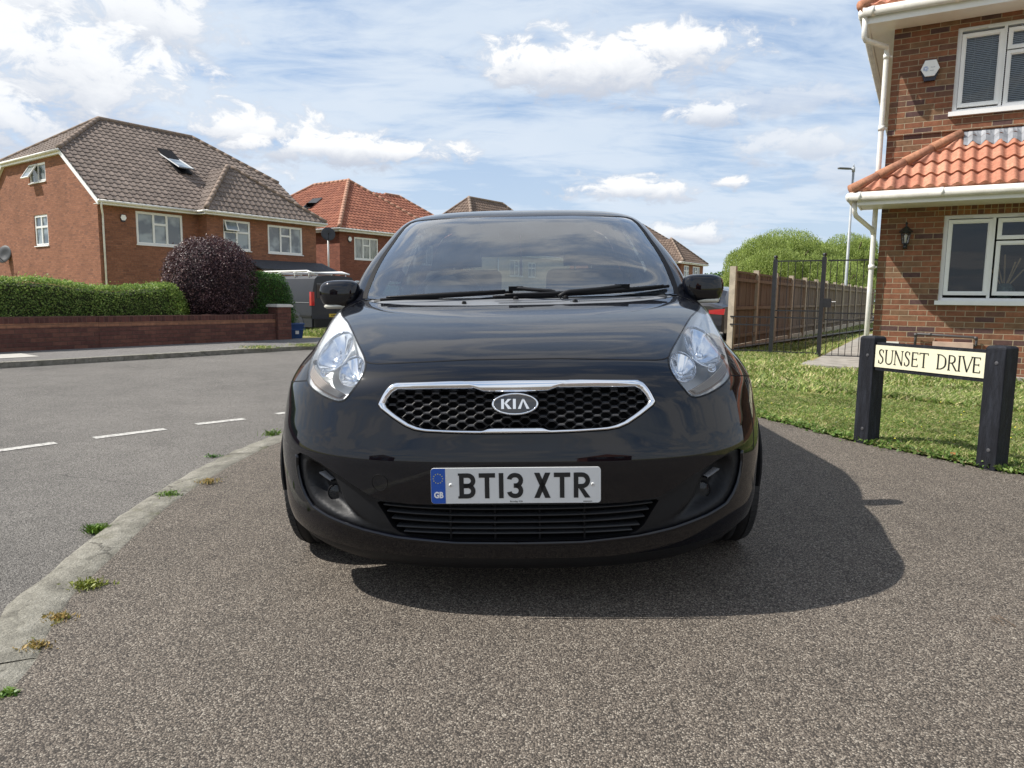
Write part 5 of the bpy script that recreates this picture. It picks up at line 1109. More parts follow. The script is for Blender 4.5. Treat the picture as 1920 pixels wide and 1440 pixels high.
GRO = [(0, .678), (14, .676), (25.3, .669), (26.2, .660), (27.0, .632), (27.8, .598), (27.2, .586), (24.5, .557), (22, .533), (20.2, .5215), (18, .516), (11.8, .512), (6.5, .510), (0, .509)]
GRI = [(0, .640), (6.6, .642), (8.4, .652), (16.5, .6515), (24.3, .648), (25.2, .640), (26.0, .619), (26.4, .602), (25.8, .590), (23.5, .565), (21, .541), (19.2, .531), (17.6, .526), (12, .522), (6.3, .5205), (5.2, .529), (0, .5295)]
INS = [(0, .292), (12, .289), (21.5, .288), (28, .300), (31.5, .330), (35.2, .364), (40.8, .403), (44.6, .419), (47.4, .422), (48.8, .412), (49.0, .38), (48.6, .34), (47.9, .308), (46.5, .275), (44.5, .246), (39.5, .220), (31.8, .190), (24.8, .172), (13.3, .159), (0, .157)]
LOW = [(0, .284), (18, .283), (27.6, .290), (28.2, .284), (26.8, .245), (25.6, .205), (24.3, .184), (22.5, .178), (13, .168), (0, .166)]
HOODR = [(0, 1.452), (14, 1.455), (29.8, 1.484), (41.5, 1.548), (50, 1.612), (54.5, 1.628), (57.5, 1.56), (60.5, 1.43), (63, 1.355)]
HOODF = [(35, .768), (34.2, .760), (33.0, .7545), (31.0, .7525), (20, .766), (10, .777), (0, .781)]
GLS = [(0, 1.640), (18, 1.640), (34, 1.645), (48, 1.650), (51.6, 1.662), (52.3, 1.70), (52.6, 1.824), (54.2, 2.045), (55.6, 2.22), (55.3, 2.32), (53.6, 2.375), (50.5, 2.397), (46, 2.402), (25, 2.411), (0, 2.417)]
VAL = [(22, -.01), (30, .012), (40, .055), (48, .105), (55, .145), (62, .172), (75, .178), (90, .20)]
PNT = [(0, .103), (20, .105), (36, .118), (46, .137), (56, .158), (72, .178), (90, .20)]
TRM = [(51.6, 1.650), (54.5, 1.655), (55.5, 1.70), (56.2, 1.824), (57.8, 2.045), (59.2, 2.22), (58.9, 2.33), (56.5, 2.392), (52.5, 2.412), (46, 2.415)]
def cl_(half, step=.012): P = prm(half); P = np.vstack([P[:-1] if abs(P[-1, 0]) < 1e-9 else P, mir(P)[1 if abs(P[-1, 0]) < 1e-9 else 0:]]); P = P[:-1] if np.allclose(P[0], P[-1]) else P; return resample(P, step, True)
def rnd(half): return half
HEADP = resample(catmull(prm(HEAD), 3, True), .010, True); INSP = cl_(INS, .010); LOWP = cl_(LOW, .010); GROP = cl_(GRO, .008); GRIP = cl_(GRI, .008); GLSP = cl_(GLS, .018)
HOODP = cl_(HOODR+HEAD[1:5]+HOODF, .014)
HOODP_smooth = HOODP
# axle / wheel arch
AXY, AXZ, AR = .765, .308, .352
POSE = (Matrix.Translation((.03, 2.135, 0)) @ Matrix.Rotation(radians(-1.45), 4, 'Z') @ Matrix.Rotation(radians(-1.6), 4, 'Y'))
car = thing('parked_car', 'dark blue-black compact hatchback facing the camera on the pavement, registration BT13 XTR', 'car', (.03, 2.135, 0), rot=(0, radians(-1.6), radians(-1.45)))

def archphi(t):
    """phi on the nose where the wheel arch opens, for skin height t"""
    z = Zt(t); dz = z-AXZ; ya = AXY-np.sqrt(np.maximum(AR**2-np.maximum(dz, 0)**2, 0)); yb = np.full_like(ya, AXY-AR); y = np.where(dz > 0, ya, yb); lo = np.zeros_like(t); hi = np.full_like(t, pi/2)
    for _ in range(30): m = (lo+hi)/2; g = S(m, t)[..., 1] < y; lo = np.where(g, m, lo); hi = np.where(g, hi, m)
    return np.where(dz >= AR-.002, pi/2, (lo+hi)/2)
def build_front():
    tb = np.arange(0, TL+1e-6, .0125); tb = np.r_[tb[:-1], TL]; ap = archphi(tb); full = ap > pi/2-.004; rb = np.where(full, pi/2, ap)
    rgt = np.stack([rb*KP, tb], 1); top = np.stack([np.linspace(pi/2*KP, -pi/2*KP, 90), np.full(90, TL)], 1)[1:-1]; bot = np.stack([np.linspace(-rb[0]*KP, rb[0]*KP, 90), np.zeros(90)], 1)[1:-1]
    outer = np.vstack([rgt, top, np.stack([-rgt[::-1, 0], rgt[::-1, 1]], 1), bot])
    pnt = resample(prm(PNT), .012); pnt = pnt[pnt[:, 0] < np.interp(pnt[:, 1], tb, rb*KP)-.008]; pn = np.vstack([mir(pnt), pnt[1:]])
    vl = resample(prm(VAL), .012); vl = vl[(vl[:, 1] > .004) & (vl[:, 1] < np.interp(vl[:, 0], pnt[:, 0], pnt[:, 1])-.004)]
    loops = [(outer, True), (vl, False), (mir(vl), False), (HEADP, True), (mir(HEADP), True), (INSP, True), (GROP, True), (GLSP, True), (HOODP, True), (pn, False)]
    pts = []; edges = []
    for L, c in loops:
        b = len(pts); pts += [tuple(p) for p in L]; n = len(L); edges += [(b+i, b+(i+1) % n) for i in range(n if c else n-1)]
    C = np.array(pts); G = []
    for y0, y1, h in ((0, .80, .011), (.80, 1.60, .016), (1.60, TL, .024)):
        ys = np.arange(y0, y1, h*.87)
        for i, y in enumerate(ys): xs = np.arange(-1.34, 1.34, h)+(h/2 if i % 2 else 0); G.append(np.stack([xs, np.full_like(xs, y)+1e-4], 1))
    G = np.vstack(G); G = G[inside(G, outer)]; keep = np.ones(len(G), bool)
    for i in range(0, len(G), 2000):
        d = (G[i:i+2000, None, 0]-C[None, :, 0])**2+(G[i:i+2000, None, 1]-C[None, :, 1])**2; keep[i:i+2000] = d.min(1) > .0055**2
    P = np.vstack([C, G[keep]])
    vs_, es, fs, *_x = delaunay_2d_cdt([Vector(p) for p in P], edges, [], 0, 1e-7)
    V2 = np.array([tuple(v) for v in vs_]); F_ = np.array([tuple(f) for f in fs]); c = V2[F_].mean(1)
    ph, t = V2[:, 0]/KP, V2[:, 1]; P3_ = S(ph, t); N3 = SN(ph, t)
    ok = inside(c, outer); hl = inside(c, HEADP) | inside(c, mir(HEADP)); ins = inside(c, INSP); gr = inside(c, GROP); gl = inside(c, GLSP); hd = inside(c, HOODP); ok &= c[:, 1] > np.interp(np.abs(c[:, 0]), prm(VAL)[:, 0], prm(VAL)[:, 1])
    tp = np.interp(np.abs(c[:, 0]), pnt[:, 0], pnt[:, 1]); low = c[:, 1] < tp
    ctop = np.interp(np.abs(c[:, 0])/KP, dg([0, 34, 48, 54.5]), [1.640, 1.645, 1.650, 1.628]); cbot = np.interp(np.abs(c[:, 0])/KP, dg([a for a, b in HOODR[:6]]), [b for a, b in HOODR[:6]])
    cowl = ok & ~hd & ~gl & (c[:, 1] > cbot-1e-4) & (c[:, 1] < ctop+.004) & (np.abs(c[:, 0])/KP < dg(54.5))
    bump_ = ok & ~hl & ~ins & ~gr & ~hd & (c[:, 1] < np.interp(np.abs(c[:, 0])/KP, dg([0, 50.3, 56, 90]), [.80, .80, .655, .60]))
    rest = ok & ~hl & ~ins & ~gr & ~gl & ~hd & ~cowl & ~bump_
    def part(name, mask, m, parent=car, off=0.):
        f = F_[mask]; u_, inv_ = np.unique(f.ravel(), return_inverse=True); f2 = inv_.reshape(-1, 3)
        pp = P3_[u_]+N3[u_]*off; a = pp[f2]; nn = np.cross(a[:, 1]-a[:, 0], a[:, 2]-a[:, 0]); fl = np.sum(nn*N3[u_][f2[:, 0]], 1) < 0; f2[fl] = f2[fl][:, ::-1]
        return mesh(name, pp, f2.tolist(), m, parent, True, None, N3[u_])
    body = part('body', rest, PAINT); hood = part('bonnet', hd, PAINT); bumper = part('front_bumper', bump_ & ~low, PAINT)
    part('lower_valance', bump_ & low, PLBLK, bumper, -.004)
    part('scuttle_panel', cowl, plain('satin_grey_plastic', (.20, .21, .225), .32, .08, 20, .1, 600), car, -.006)
    ws = part('windscreen', gl, WSG)
    for sgn in (1, -1):
        h = part('headlight', (inside(c, HEADP if sgn > 0 else mir(HEADP)) & ok), LENS, car, .001)
        headlight_inside(h, sgn)
    return body, bumper, hood, ws
def lifted(P, off):
    ph, t = P[:, 0]/KP, P[:, 1]; return S(ph, t)+SN(ph, t)*(np.asarray(off)[:, None] if np.ndim(off) else off)
def ribbon(name, P, w, m, parent, off=.0007, closed=True):
    """thin dark strip lying on the skin along a parameter-plane line"""
    n = len(P); X = lifted(P, off); Nn = SN(P[:, 0]/KP, P[:, 1]); 
    T = np.roll(X, -1, 0)-np.roll(X, 1, 0) if closed else np.gradient(X, axis=0); T /= np.linalg.norm(T, axis=1, keepdims=True); B = np.cross(Nn, T); B /= np.linalg.norm(B, axis=1, keepdims=True)
    V = np.vstack([X-B*w/2, X+B*w/2]); F_ = [(i, (i+1) % n, n+(i+1) % n, n+i) for i in range(n if closed else n-1)]
    return mesh(name, V, F_, m, parent, True)
def return_wall(name, P, depth, m, parent, closed=True, off0=0., inward=None):
    n = len(P); A = lifted(P, off0); B = lifted(P, -depth) if inward is None else A+np.array(inward)
    return mesh(name, np.vstack([A, B]), [(i, (i+1) % n, n+(i+1) % n, n+i) for i in range(n if closed else n-1)], m, parent, True)
def patch(name, poly, off, m, parent, h=.012, smooth=True, cond=None):
    """mesh filling a parameter-plane polygon, each point lifted along the normal by off(P)"""
    lo, hi = poly.min(0), poly.max(0); gx, gy = np.meshgrid(np.arange(lo[0], hi[0], h), np.arange(lo[1], hi[1], h)); G = np.stack([gx.ravel(), gy.ravel()], 1); G = G[inside(G, poly)]
    if len(G): d = np.min(np.hypot(G[:, None, 0]-poly[None, :, 0], G[:, None, 1]-poly[None, :, 1]), 1); G = G[d > h*.45]
    P = np.vstack([poly, G]) if len(G) else poly; n = len(poly)
    vs_, es, fs, *_x = delaunay_2d_cdt([Vector(p) for p in P], [(i, (i+1) % n) for i in range(n)], [], 0, 1e-7); V2 = np.array([tuple(v) for v in vs_]); F_ = np.array([tuple(f) for f in fs]); c = V2[F_].mean(1); F_ = F_[inside(c, poly)]
    return mesh(name, lifted(V2, off(V2) if callable(off) else off), F_.tolist(), m, parent, smooth)
def bdist(P, poly):
    Q = resample(poly, .006, True); return np.concatenate([np.min(np.hypot(P[i:i+500, None, 0]-Q[None, :, 0], P[i:i+500, None, 1]-Q[None, :, 1]), 1) for i in range(0, len(P), 500)])
def headlight_inside(h, sg):
    pl_ = HEADP if sg > 0 else mir(HEADP)
    def off(P): d = bdist(P, pl_); q = np.clip(d/.035, 0, 1); q = q*q*(3-2*q); dip = .080*q*np.clip((1.30-P[:, 1])/.25, .15, 1); return -.004-dip
    patch('housing', pl_, off, SILV, h, .011)
    def bowl(cx, cz, R_, dep, lift, nm, az=1.0):
        prof = np.linspace(0, 1, 12); n = 40; V = []; F_ = []
        for i, r in enumerate(prof):
            a = np.arange(n)*2*pi/n; x = (cx+R_*r*np.cos(a)*.96)*1.0; z = cz+R_*az*r*np.sin(a)
            fl = 1+.03*np.cos(a*8)*(r > .25)*(r < .95)
            p, ph, t = at_xz(x*sg, z, np.full(n, -lift-dep*(1-r*r))*fl); V += p.tolist()
        for i in range(11):
            for k in range(n): F_.append((i*n+k, i*n+(k+1) % n, (i+1)*n+(k+1) % n, (i+1)*n+k))
        o = mesh('reflector', V, F_, BOWL, h, True)
        rr = []; a = np.arange(n+1)*2*pi/n
        p, ph, t = at_xz((cx+R_*np.cos(a)*.97)*sg, cz+R_*az*np.sin(a), np.full(n+1, -lift+.004)); b = MB(); b.tube(p.tolist(), R_*.055, 8, False); b.build('bezel', CHROME, o, True)
        p, ph, t = at_xz(np.array([cx*sg]), np.array([cz]), np.array([-lift-dep*.9])); p = Vector(p[0]); f_ = Vector((0, -1, .25)).normalized()
        b = MB(); q = f_.to_track_quat('Z', 'Y').to_matrix().to_4x4(); M = Matrix.Translation(p) @ q; b.lathe([(.001, dep*.82), (R_*.2, dep*.8), (R_*.21, dep*.6), (R_*.12, dep*.5), (R_*.12, 0)], M, 16); b.build('bulb_shield', BOWL, o, True)
        return o
    bowl(.657, .828, .072, .050, .012, 'main', .86); bowl(.549, .771, .047, .036, .010, 'inner', .95)
    # ribbed indicator strip
    st_ = prm([(35.7, .6265), (39.5, .646), (44, .670), (48.5, .696), (54.0, .734), (53.2, .700), (51.2, .679), (47, .652), (42, .628), (38.4, .6135), (36.6, .6125)]); st_ = st_ if sg > 0 else mir(st_)
    patch('indicator', resample(st_, .006, True), -.006, plain('amber_grey_ribbed_lens', (.24, .18, .135), .18, .1, 20, coat=.6), h, .01)
    for k in range(5):
        f0 = .12+.19*k; a0 = np.array(prm([(37.2, .6145)])[0]); a1 = np.array(prm([(36.0, .6265)])[0]); b0 = np.array(prm([(51.6, .684)])[0]); b1 = np.array(prm([(53.8, .731)])[0])
        n_ = 14; L_ = np.array([(a0*(1-f0)+a1*f0)*(1-u_)+(b0*(1-f0)+b1*f0)*u_+np.array((0, -.0045*sin(pi*u_)*(1-f0*.3))) for u_ in np.linspace(0.02, .98, n_)])
        if sg < 0: L_ = mir(L_)
        b = MB(); b.tube(lifted(L_, -.003).tolist(), .0017, 6); b.build('rib', plain('dull_rib', (.42, .38, .34), .3, .05), h, True)
    for ph_, t_, r_ in ((46.5, .705, .013), (55.3, .752, .009)):
        L_ = prm([(ph_, t_)]);  L_ = L_ if sg > 0 else mir(L_); p = Vector(lifted(L_, -.014)[0]); b = MB(); b.lathe([(.001, 0), (r_*.7, .001), (r_, .006), (r_*1.15, .006)], Matrix.Translation(p) @ Vector((0, -1, .5)).to_track_quat('Z', 'Y').to_matrix().to_4x4(), 16); b.build('side_bulb', BOWL if r_ > .01 else PLDK, h, True)
body, bumper, bonnet, windscreen = build_front()
for s_ in (1, -1):
    P = HEADP if s_ > 0 else mir(HEADP); ribbon('seal', P, .006, PLDK, body)
ribbon('shut_line', HOODP_smooth, .0055, PLDK, bonnet)
tr = resample(prm(TRM), .015); gedge = resample(prm(GLS[4:14]), .015)
for s_ in (1, -1):
    a = tr if s_ > 0 else mir(tr)
    pl_ = np.vstack([tr, gedge[::-1]]); pl_ = pl_ if s_ > 0 else mir(pl_); patch('windscreen_trim', resample(pl_, .012, True), .0015, PLDK, windscreen, .012)
# dark ceramic border on the inside of the glass
def byang(P, n, c): a = np.arctan2(P[:, 1]-c[1], (P[:, 0]-c[0])); o = np.argsort(a); a = a[o]; P = P[o]; q = np.linspace(-pi, pi, n, endpoint=False); return np.stack([np.interp(q, a, P[:, 0], period=2*pi), np.interp(q, a, P[:, 1], period=2*pi)], 1)
def dense(P): return resample(P, .002, True)
GI = [(0, 1.672), (18, 1.672), (34, 1.677), (46.5, 1.682), (49.2, 1.700), (49.8, 1.735), (50.3, 1.824), (52.1, 2.045), (53.6, 2.20), (53.2, 2.29), (51.6, 2.335), (48.8, 2.358), (45, 2.364), (25, 2.374), (0, 2.380)]
def sub(P, k=8): P = prm(P); return np.vstack([P[i]+(P[i+1]-P[i])*j/k for i in range(len(P)-1) for j in range(k)]+[P[-1:]]).reshape(-1, 2)
A0, B0 = sub(GLS), sub(GI); A_ = np.vstack([A0, mir(A0)[1:-1]]); B_ = np.vstack([B0, mir(B0)[1:-1]]); n = len(A_)
mesh('ceramic_border', np.vstack([lifted(A_, -.004), lifted(B_, -.004)]), [(i, (i+1) % n, n+(i+1) % n, n+i) for i in range(n)], PLDK, windscreen, True)

# ---- grille
cG = (0, .59); n = 420; A_ = byang(dense(GROP), n, cG)
# use stretched angles so that notches stay crisp
def byang2(P, n, c, k=6.): Q = P.copy(); Q[:, 1] = c[1]+(Q[:, 1]-c[1])*k; R_ = byang(Q, n, c); R_[:, 1] = c[1]+(R_[:, 1]-c[1])/k; return R_
cG = (0, .588); A_ = byang2(dense(GROP), n, cG); B_ = byang2(dense(GRIP), n, cG)
grille = mesh('grille', *(lambda P: (lifted(P, -.045), [tuple(range(len(P)))]))(A_[::4]), PLDK, car)
rows = [(0, -.006), (.04, .006), (.22, .0095), (.62, .0085), (.9, .002), (1.0, -.004), (1.0, -.03)]
V = np.vstack([lifted(A_*(1-f)+B_*f, o) for f, o in rows]); F_ = [(r*n+i, r*n+(i+1) % n, (r+1)*n+(i+1) % n, (r+1)*n+i) for r in range(len(rows)-1) for i in range(n)]
mesh('chrome_surround', V, F_, CHROME, grille, True)
return_wall('recess', A_, .045, PLDK, grille, off0=-.004); ribbon('surround_gap', A_, .006, PLDK, grille, .0012)
# raised lip of paint above the grille is modelled by a dark reveal
MESHM = mat('grille_gloss_black', (.008, .008, .009), .45, spec=.25)
gd = MB(); gm = MB(); cw, ch = .0565, .0125
def g3(x, z, off): 
    p, _, _ = at_xz(np.array([x]), np.array([z]), np.array([off])); return Vector(p[0])
x = -10
inner = B_
for r in range(-8, 9):
    for k in range(-9, 10):
        cx_, cz_ = (k+(.5 if r % 2 else 0))*cw, .662+r*ch
        # elongated hexagon cell outline, wall thickness as two rings at two depths
        ho = [(-.5, 0), (-.22, .98), (.22, .98), (.5, 0), (.22, -.98), (-.22, -.98)]
        t_ = float(np.interp(cz_, _zz, _tt)); 
        if abs(cx_) > .47: continue
        pt, ph_, tt_ = at_xz(np.array([cx_]), np.array([cz_]), np.array([0.]));
        if not inside(np.array([[ph_[0]*KP, tt_[0]]]), np.vstack([B_*np.array((1.02, 1))]))[0]: continue
        ri = [];
        for sc, of in ((.98, -.034), (.98, -.018), (.86, -.017), (.83, -.036)):
            ri.append([g3(cx_+a*cw*sc*.94, cz_+b_*ch*sc, of) for a, b_ in ho])
        base = len(gm.v)
        for R_ in ri: gm.v += [tuple(v) for v in R_]; gm.uv += [(0, 0)]*6
        for q in range(3):
            for i in range(6): gm.f.append((base+q*6+i, base+q*6+(i+1) % 6, base+(q+1)*6+(i+1) % 6, base+(q+1)*6+i))
        # flat bar on the upper edge, its highlight painted in as lighter grey
        a, b_ = g3(cx_-.20*cw, cz_+ch*.99, -.013), g3(cx_+.20*cw, cz_+ch*.99, -.013); up = Vector((0, .012, .003)); gd.quad(a, b_, b_+up, a+up)
        dn = Vector((0, .001, -.0034)); gd.quad(a, b_, b_+dn, a+dn)
gm.build('mesh', MESHM, grille); gd.build('mesh_highlight_bars', mat('grille_bar_highlight', (.055, .056, .06), .4, spec=.5), grille)
# badge
def badge():
    cx_, cz_ = -.002, .673; a = np.arange(48)*2*pi/48
    def ov(rx, rz_, off): p, _, _ = at_xz(cx_+rx*np.cos(a), cz_+rz_*np.sin(a), np.full(48, 0.)); c = g3(cx_, cz_, 0); nrm = Vector((0, -1, .27)).normalized(); q = nrm.to_track_quat('Y', 'Z'); out = []
    nrm = Vector((0, -1, .27)).normalized(); up = Vector((0, .27, 1)).normalized(); c0 = g3(0, cz_, .004)
    def ring_(rx, rz_, h): return [tuple(c0+Vector((cx_+rx*cos(t), 0, 0))+up*(rz_*sin(t))+nrm*h) for t in a]
    V = []; F_ = []
    prof = [(.0725, .0345, -.02), (.0725, .0345, .002), (.071, .033, .0055), (.0675, .0300, .0055), (.066, .0288, .003)]
    for p in prof: V += ring_(*p)
    for r in range(4):
        for i in range(48): F_.append((r*48+i, r*48+(i+1) % 48, (r+1)*48+(i+1) % 48, (r+1)*48+i))
    bd = mesh('badge', V, F_, CHROME, grille, True)
    V = ring_(.066, .0288, .003)+ring_(.04, .0175, .0045)+[tuple(c0+nrm*.005+Vector((cx_, 0, 0)))]; F_ = [(i, (i+1) % 48, 48+(i+1) % 48, 48+i) for i in range(48)]+[(48+i, 48+(i+1) % 48, 96) for i in range(48)]
    mesh('badge_face', V, F_, mat('badge_black_enamel', (.012, .012, .014), .12, coat=1.), bd, True)
    L = MB(); s = .0315
    def stroke(pts): L.prism([tuple(c0+Vector((cx_+x_, 0, 0))+up*z_+nrm*.0045) for x_, z_ in pts], nrm*.0022)
    def q(x0, z0, x1, z1, w0, w1=None): w1 = w1 or w0; stroke([(x0-w0/2, z0), (x0+w0/2, z0), (x1+w1/2, z1), (x1-w1/2, z1)])
    h = .0155
    q(-.0385, -h, -.0385, h, .0085); stroke([(-.0345, .001), (-.0225, h), (-.0115, h), (-.0275, .0005)]); stroke([(-.0345, .0035), (-.0275, .0045), (-.0105, -h), (-.0215, -h)])
    q(-.0020, -h, -.0020, h, .0088)
    stroke([(.0085, -h), (.0175, -h), (.0270, h), (.0225, h)]); stroke([(.0225, h), (.0275, h), (.0445, -h), (.0355, -h)])
    L.build('lettering', mat('badge_silver', (.82, .83, .84), .22, metal=.7), bd)
badge()

# ---- number plate
def plate():
    W, H_ = .521, .111; cz_ = .430; y = -.013
    M = Matrix.Translation((-.003, -.011, cz_))
    b = MB(); n = 6; R_ = .010; pts = []
    for (sx, sz), a0 in (((1, 1), 0), ((-1, 1), 90), ((-1, -1), 180), ((1, -1), 270)):
        for k in range(n+1): a = radians(a0+90*k/n); pts.append((sx*(W/2-R_)+R_*cos(a), 0, sz*(H_/2-R_)+R_*sin(a)))
    b.prism(pts, (0, .006, 0), M); p = b.build('number_plate', plain('white_plate', (.70, .71, .70), .35, .03, 12, coat=.2), car)
    b = MB(); x0, x1 = -W/2+.0008, -W/2+.045; L = [q for q in pts if q[0] < -W/2+.02]; L = sorted(L, key=lambda q: q[2]); L = [(x0 if abs(q[0]+W/2) < 1e-4 else q[0]+.0006, -.0006, q[2]*.992) for q in L]; b.poly([tuple(M @ Vector(v)) for v in [(x1, -.0006, -H_/2+.0008)]+[(x1, -.0006, H_/2-.0008)]+L[::-1]]); b.build('blue_band', plain('plate_blue', (.012, .085, .42), .35, .03, coat=.2), p)
    st_ = MB(); yl = plain('plate_star_yellow', (.60, .55, .12), .4, .05)
    for k in range(12):
        a = 2*pi*k/12; c = (-W/2+.0225+.0145*cos(a), .0235+.0145*sin(a)); P = []
        for j in range(10): rr = .0026 if j % 2 == 0 else .0011; q = pi/2+j*pi/5; P.append(tuple(M @ Vector((c[0]+rr*cos(q), -.0013, c[1]+rr*sin(q)))))
        st_.poly(P)
    st_.build('star_ring', yl, p)
    ink = mat('plate_black', (.010, .011, .012), .45); cm = MB(); sw = .0140; ch = .079; cw_ = .050; z0 = -ch/2
    def stroke(pts): cm.prism([tuple(M @ Vector((x_, -.0004, z_))) for x_, z_ in pts], (0, -.0008, 0))
    def rect(x0, z0_, x1_, z1_): stroke([(x0, z0_), (x1_, z0_), (x1_, z1_), (x0, z1_)])
    def arc(cx, cz, R0, R1, a0, a1, n=8, sx=1.):
        for k in range(n):
            a, c = radians(a0+(a1-a0)*k/n), radians(a0+(a1-a0)*(k+1)/n); stroke([(cx+R0*cos(a)*sx, cz+R0*sin(a)), (cx+R1*cos(a)*sx, cz+R1*sin(a)), (cx+R1*cos(c)*sx, cz+R1*sin(c)), (cx+R0*cos(c)*sx, cz+R0*sin(c))])
    T_, M_, B_2 = z0+ch, z0+ch/2, z0
    def cB(x):
        rect(x, B_2, x+sw, T_); rect(x-.0035, B_2, x, B_2+.007); rect(x-.0035, T_-.007, x, T_); r = .0165
        for lo, hi in ((M_-sw/2, T_), (B_2, M_+sw/2)):
            rr = (hi-lo)/2; rect(x+sw, hi-sw, x+cw_-rr+.0, hi); rect(x+sw, lo, x+cw_-rr, lo+sw); arc(x+cw_-rr, (hi+lo)/2, rr-sw, rr, -90, 90, 10)
    def cT(x): rect(x, T_-sw, x+cw_, T_); rect(x+cw_/2-sw/2, B_2, x+cw_/2+sw/2, T_-sw)
    def c1(x): rect(x, B_2, x+sw, T_)
    def c3(x):
        for lo, hi, s_ in ((M_-sw/2, T_, 1), (B_2, M_+sw/2, -1)):
            rr = (hi-lo)/2; c_ = (hi+lo)/2; arc(x+cw_-rr, c_, rr-sw, rr, -90, 90, 10)
            if s_ > 0: rect(x+cw_*.42, lo, x+cw_-rr, lo+sw)
        rt = .0232; rect(x+rt, T_-sw, x+cw_-rt, T_); rect(x+rt, B_2, x+cw_-rt, B_2+sw); arc(x+rt, T_-rt, rt-sw, rt, 90, 168, 6); arc(x+rt, B_2+rt, rt-sw, rt, 192, 270, 6)
    def cX(x): d = .0165; stroke([(x, B_2), (x+d, B_2), (x+cw_, T_), (x+cw_-d, T_)]); stroke([(x+cw_-d, B_2), (x+cw_, B_2), (x+d, T_), (x, T_)])
    def cR(x):
        rect(x, B_2, x+sw, T_); lo, hi = M_-sw*.75, T_; rr = (hi-lo)/2; rect(x+sw, hi-sw, x+cw_-rr, hi); rect(x+sw, lo, x+cw_-rr, lo+sw); arc(x+cw_-rr, (hi+lo)/2, rr-sw, rr, -90, 90, 10); stroke([(x+.016, lo), (x+.031, lo), (x+cw_+.001, B_2), (x+cw_-.016, B_2)])
    X = -.173; g = .0605; cB(X); cT(X+g); c1(X+2*g+.001); c3(X+2*g+.0255); X2 = X+2*g+.0255+.050+.0335; cX(X2); cT(X2+g); cR(X2+2*g)
    cm.build('lettering', ink, p)
    Mt = Matrix.Translation((-.003-W/2+.0235, -.0125, cz_-.029)) @ Matrix.Rotation(radians(90), 4, 'X'); text_mesh('lettering', 'GB', .0255, plain('plate_white_print', (.85, .85, .85), .4, .02), p, Mt, .0002, .0011, .86)
    Mt = Matrix.Translation((-.003+.002, -.0122, cz_-H_/2+.0058)) @ Matrix.Rotation(radians(90), 4, 'X'); text_mesh('lettering', 'Brindley KIA', .0075, ink, p, Mt, .0001)
    b = MB(); b.box(.207, .234, -.0005, 0, -H_/2+.0035, -H_/2+.0055, M); b.build('print_bar', ink, p)
    for sx in (-.199, .236):
        b = MB(); b.lathe([(.001, .0028), (.0045, .0024), (.0062, 0)], M @ Matrix.Translation((sx, -.0005, .003)) @ Matrix.Rotation(radians(90), 4, 'X'), 14); s_ = b.build('screw_cap', plain('white_cap_plastic', (.7, .7, .68), .4, .03), p, True)
        b = MB(); b.lathe([(.001, .0004), (.0019, .0002), (.0019, -.001)], M @ Matrix.Translation((sx, -.0032, .003)) @ Matrix.Rotation(radians(90), 4, 'X'), 10); b.build('screw', PLDK, s_)
plate()

# ---- lower insert: matt plastic with lamp pods and air intake
POD = [(45.2, .403), (43.9, .405), (41.0, .392), (38.2, .370), (36.9, .345), (36.0, .31), (35.0, .275), (31.5, .232), (28.8, .210), (29.2, .205), (31.5, .207), (36.2, .224), (41.0, .250), (43.8, .272), (45.6, .305), (46.5, .345), (46.3, .385)]
PODP = resample(catmull(prm(POD), 3, True), .008, True); podm = mir(PODP)
def insoff(P):
    o = np.full(len(P), -.012)
    for pp_ in (PODP, podm):
        i = inside(P, pp_); d = bdist(P, pp_) if i.any() else None
        if i.any(): a = np.abs(P[:, 0])/KP; q = np.clip(d/.028, 0, 1); q = q*q*(3-2*q); deep = np.interp(a, dg([28.5, 33, 38, 45]), [.006, .018, .044, .055])*np.interp(P[:, 1], [.20, .24, .30], [.6, .9, 1.]); o = np.where(i, -.012-q*deep, o)
    d = np.clip(bdist(P, INSP)/.012, 0, 1); return o*(.0+1.0*d)-.0
def insert():
    P = np.vstack([INSP]); lo, hi = P.min(0), P.max(0); h = .0085
    gx, gy = np.meshgrid(np.arange(lo[0], hi[0], h), np.arange(lo[1], hi[1], h)); G = np.stack([gx.ravel(), gy.ravel()], 1); G = G[inside(G, INSP)]
    C = np.vstack([INSP, LOWP, PODP, podm]); d = np.concatenate([np.min(np.hypot(G[i:i+500, None, 0]-C[None, :, 0], G[i:i+500, None, 1]-C[None, :, 1]), 1) for i in range(0, len(G), 500)]); G = G[d > .004]
    ed = []; b = 0
    for L in (INSP, LOWP, PODP, podm): n = len(L); ed += [(b+i, b+(i+1) % n) for i in range(n)]; b += n
    vs_, es, fs, *_x = delaunay_2d_cdt([Vector(p) for p in np.vstack([C, G])], ed, [], 0, 1e-7); V2 = np.array([tuple(v) for v in vs_]); F_ = np.array([tuple(f) for f in fs]); c = V2[F_].mean(1)
    F_ = F_[inside(c, INSP) & ~inside(c, LOWP)]; off = insoff(V2); edge = np.abs(bdist(V2, INSP)) < .001; off = np.where(edge, -.012, np.minimum(off, -.010))
    o = mesh('bumper_insert', lifted(V2, off), F_.tolist(), PLBLK, bumper, True); return o
ins = insert()
return_wall('insert_lip', INSP, .030, PAINT, bumper, off0=0.)
rl = INSP[(INSP[:, 1] < .30)|(np.abs(INSP[:, 0])/KP > dg(45))]; 
b = MB(); lowr = resample(prm([q for q in INS[9:]]), .01)
for s_ in (1, -1): L_ = lowr if s_ > 0 else mir(lowr); b.tube(lifted(L_, -.003).tolist(), .0075, 10)
b.build('lip_edge', PAINT, bumper, True)
